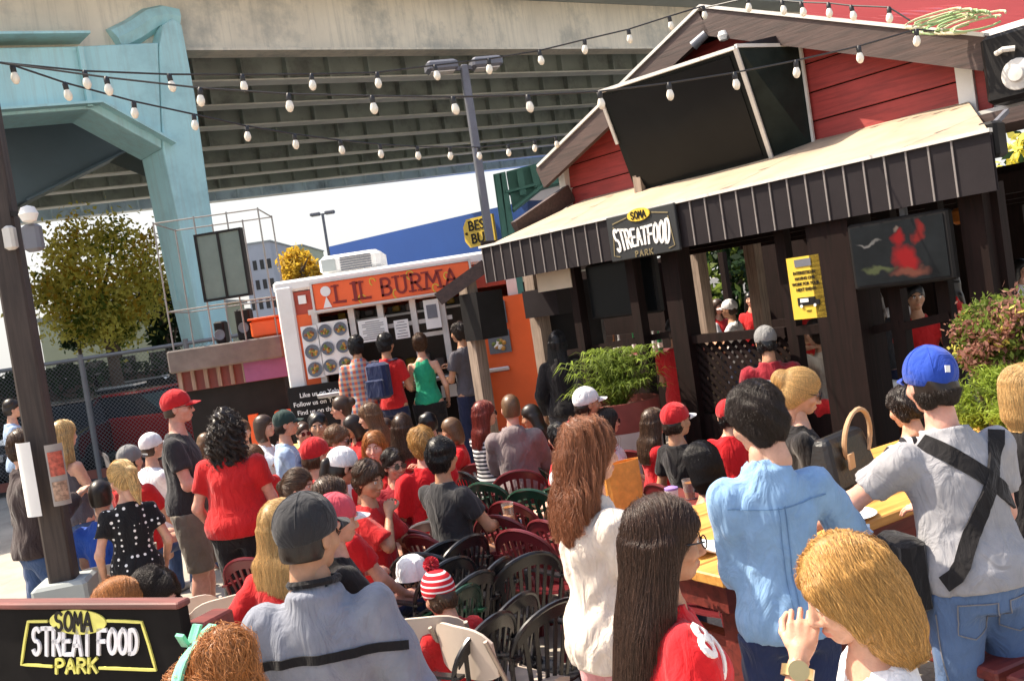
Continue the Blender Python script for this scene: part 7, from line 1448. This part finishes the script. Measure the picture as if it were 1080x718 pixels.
# ------------------------------------------------------------------ name board, lower left
Ya, Yb = 2.74, 2.45; Aq = at(0, 642, Ya); Bq = at(188, 641, Yb); zt = (Aq[2]+Bq[2])/2; exb = unit(V(Bq[0]-Aq[0], Bq[1]-Aq[1], 0)); nb_ = V(exb[1], -exb[0], 0); Lb = math.hypot(Bq[0]-Aq[0], Bq[1]-Aq[1])+.09; Ob = V(Bq[0], Bq[1], 0)-exb*Lb/2
nbd = empty('name_board', Ob, math.atan2(exb[1], exb[0]), 'black wooden name board with hand painted yellow and white lettering, bottom left', 'sign')
mb = MB(); mb.box((0, .02, zt-.22), (Lb, .035, .44), 0, .004); mb.build('board', mat('black_chalk_board', (.01, .009, .009), .8, var=.3, spec=.1), nbd); mb = MB(); mb.box((0, .018, zt+.008), (Lb+.01, .05, .018), 0, .004); mb.build('top_edge', wood('worn_red_edge', (.2, .06, .05), (.1, .04, .035), 3, .6, 'X'), nbd)
mb = MB(); mb.box((Lb/2-.0, .1, zt-.085), (.07, .12, .06), 0, .006); mb.build('red_tray', M['redwood'], nbd)
for x in (-Lb/2+.05, Lb/2-.05): mb = MB(); mb.box((x, .07, (zt-.3)/2), (.06, .06, zt-.3)); mb.build('leg', M['redwood'], nbd)
def q2(px, py):
    p = onplane(px, py, Ob, nb_); return (float((p-Ob)@exb), float(p[2]))
def zq(x, y): return q2(x/3.6, 540+y/3.6)
FB = face_frame((0, -.0, 0), (1, 0, 0)); YL = mat('sign_paint_yellow', (.72, .68, .16), .55); WL = mat('sign_paint_white', (.72, .72, .76), .55)
brd = [[zq(178, 413), zq(107, 414), zq(94, 490), zq(82, 577), zq(140, 580), zq(196, 584)], [zq(410, 411), zq(475, 413), zq(538, 417), zq(566, 505), zq(592, 598), zq(490, 594), zq(380, 590)]]
letter_mesh('border', [dens(b, .02) for b in brd], .0075, YL, FB, nbd, .0025)
oc = zq(296, 415); ox = zq(404, 412); oy = zq(296, 462); mb = MB(); rx, ry = ox[0]-oc[0], oc[1]-oy[1]; vs = [(oc[0]+rx*math.cos(t), -.003, oc[1]+ry*math.sin(t)) for t in np.linspace(0, 6.283, 33)[:-1]]; mb.prism(vs, (0, .004, 0)); mb.build('oval', YL, nbd)
def wordpx(nm, text, x0, x1, y0, y1, w, m, tilt=0, gap=.22, bow=0):
    cx, cy = (x0+x1)/2, (y0+y1)/2; pol = strokes(text, x1-x0, y1-y0, gap); out = [[zq(cx+x, cy-y+tilt*x-bow*(abs(x)/((x1-x0)/2))**2*y/abs(y1-y0)) for x, y in pl] for pl in pol]
    letter_mesh(nm, out, w, m, FB, nbd, .003 if m is not M['black'] else .0055)
wordpx('lettering', 'SOMA', 212, 352, 378, 446, .009, M['black'], 0, .2); wordpx('lettering', 'STREAT', 124, 348, 440, 538, .0115, WL, .0, .24); wordpx('lettering', 'FOOD', 372, 524, 446, 534, .0115, WL, .0, .24); wordpx('lettering', 'PARK', 212, 368, 556, 606, .0085, YL, -.02, .25)
# ------------------------------------------------------------------ light, sky, camera
SUN_AZ = V(-.95, .3, 0); SUN_EL = R_(54)
w = bpy.data.worlds.new('World'); SC.world = w; w.use_nodes = True; N = w.node_tree.nodes; L = w.node_tree.links; bg = N['Background']
sk = N.new('ShaderNodeTexSky'); sk.sky_type = 'NISHITA'; sk.sun_disc = False; sk.sun_elevation = SUN_EL; sk.sun_rotation = math.atan2(SUN_AZ[0], SUN_AZ[1]); sk.air_density = 1.0; sk.dust_density = 4.0; sk.ozone_density = 1
# bright white haze low in the sky
tc = N.new('ShaderNodeTexCoord'); sx = N.new('ShaderNodeSeparateXYZ'); L.new(tc.outputs['Generated'], sx.inputs[0]); hz = N.new('ShaderNodeMapRange'); hz.inputs['From Min'].default_value = .1; hz.inputs['From Max'].default_value = .55; hz.inputs['To Min'].default_value = .85; hz.inputs['To Max'].default_value = 0; L.new(sx.outputs['Z'], hz.inputs['Value'])
mh = N.new('ShaderNodeMix'); mh.data_type = 'RGBA'; L.new(hz.outputs[0], mh.inputs[0]); L.new(sk.outputs[0], mh.inputs[6]); mh.inputs[7].default_value = (3.5, 3.45, 3.3, 1); L.new(mh.outputs[2], bg.inputs[0]); bg.inputs[1].default_value = .15
sd = bpy.data.lights.new('sun', 'SUN'); sd.energy = 4.6; sd.angle = R_(.5); sd.color = (1, .88, .71); so = bpy.data.objects.new('sun', sd); COL.objects.link(so)
dv = unit(V(SUN_AZ[0]*math.cos(SUN_EL), SUN_AZ[1]*math.cos(SUN_EL), math.sin(SUN_EL))); so.rotation_euler = Vector(-dv).to_track_quat('-Z', 'Y').to_euler()
cd = bpy.data.cameras.new('camera'); co = bpy.data.objects.new('camera', cd); COL.objects.link(co); cd.sensor_width = 36; cd.lens = 36*FL/1080; cd.clip_end = 2000; cd.clip_start = .05
co.matrix_world = Matrix([[RT[0], UP[0], -FWD[0], CAM[0]], [RT[1], UP[1], -FWD[1], CAM[1]], [RT[2], UP[2], -FWD[2], CAM[2]], [0, 0, 0, 1]]); SC.camera = co
SC.view_settings.view_transform = 'Standard'; SC.view_settings.look = 'None'; SC.view_settings.exposure = 1.0; SC.view_settings.gamma = 1
SC.cycles.use_denoising = True; SC.cycles.max_bounces = 6; SC.cycles.transparent_max_bounces = 4
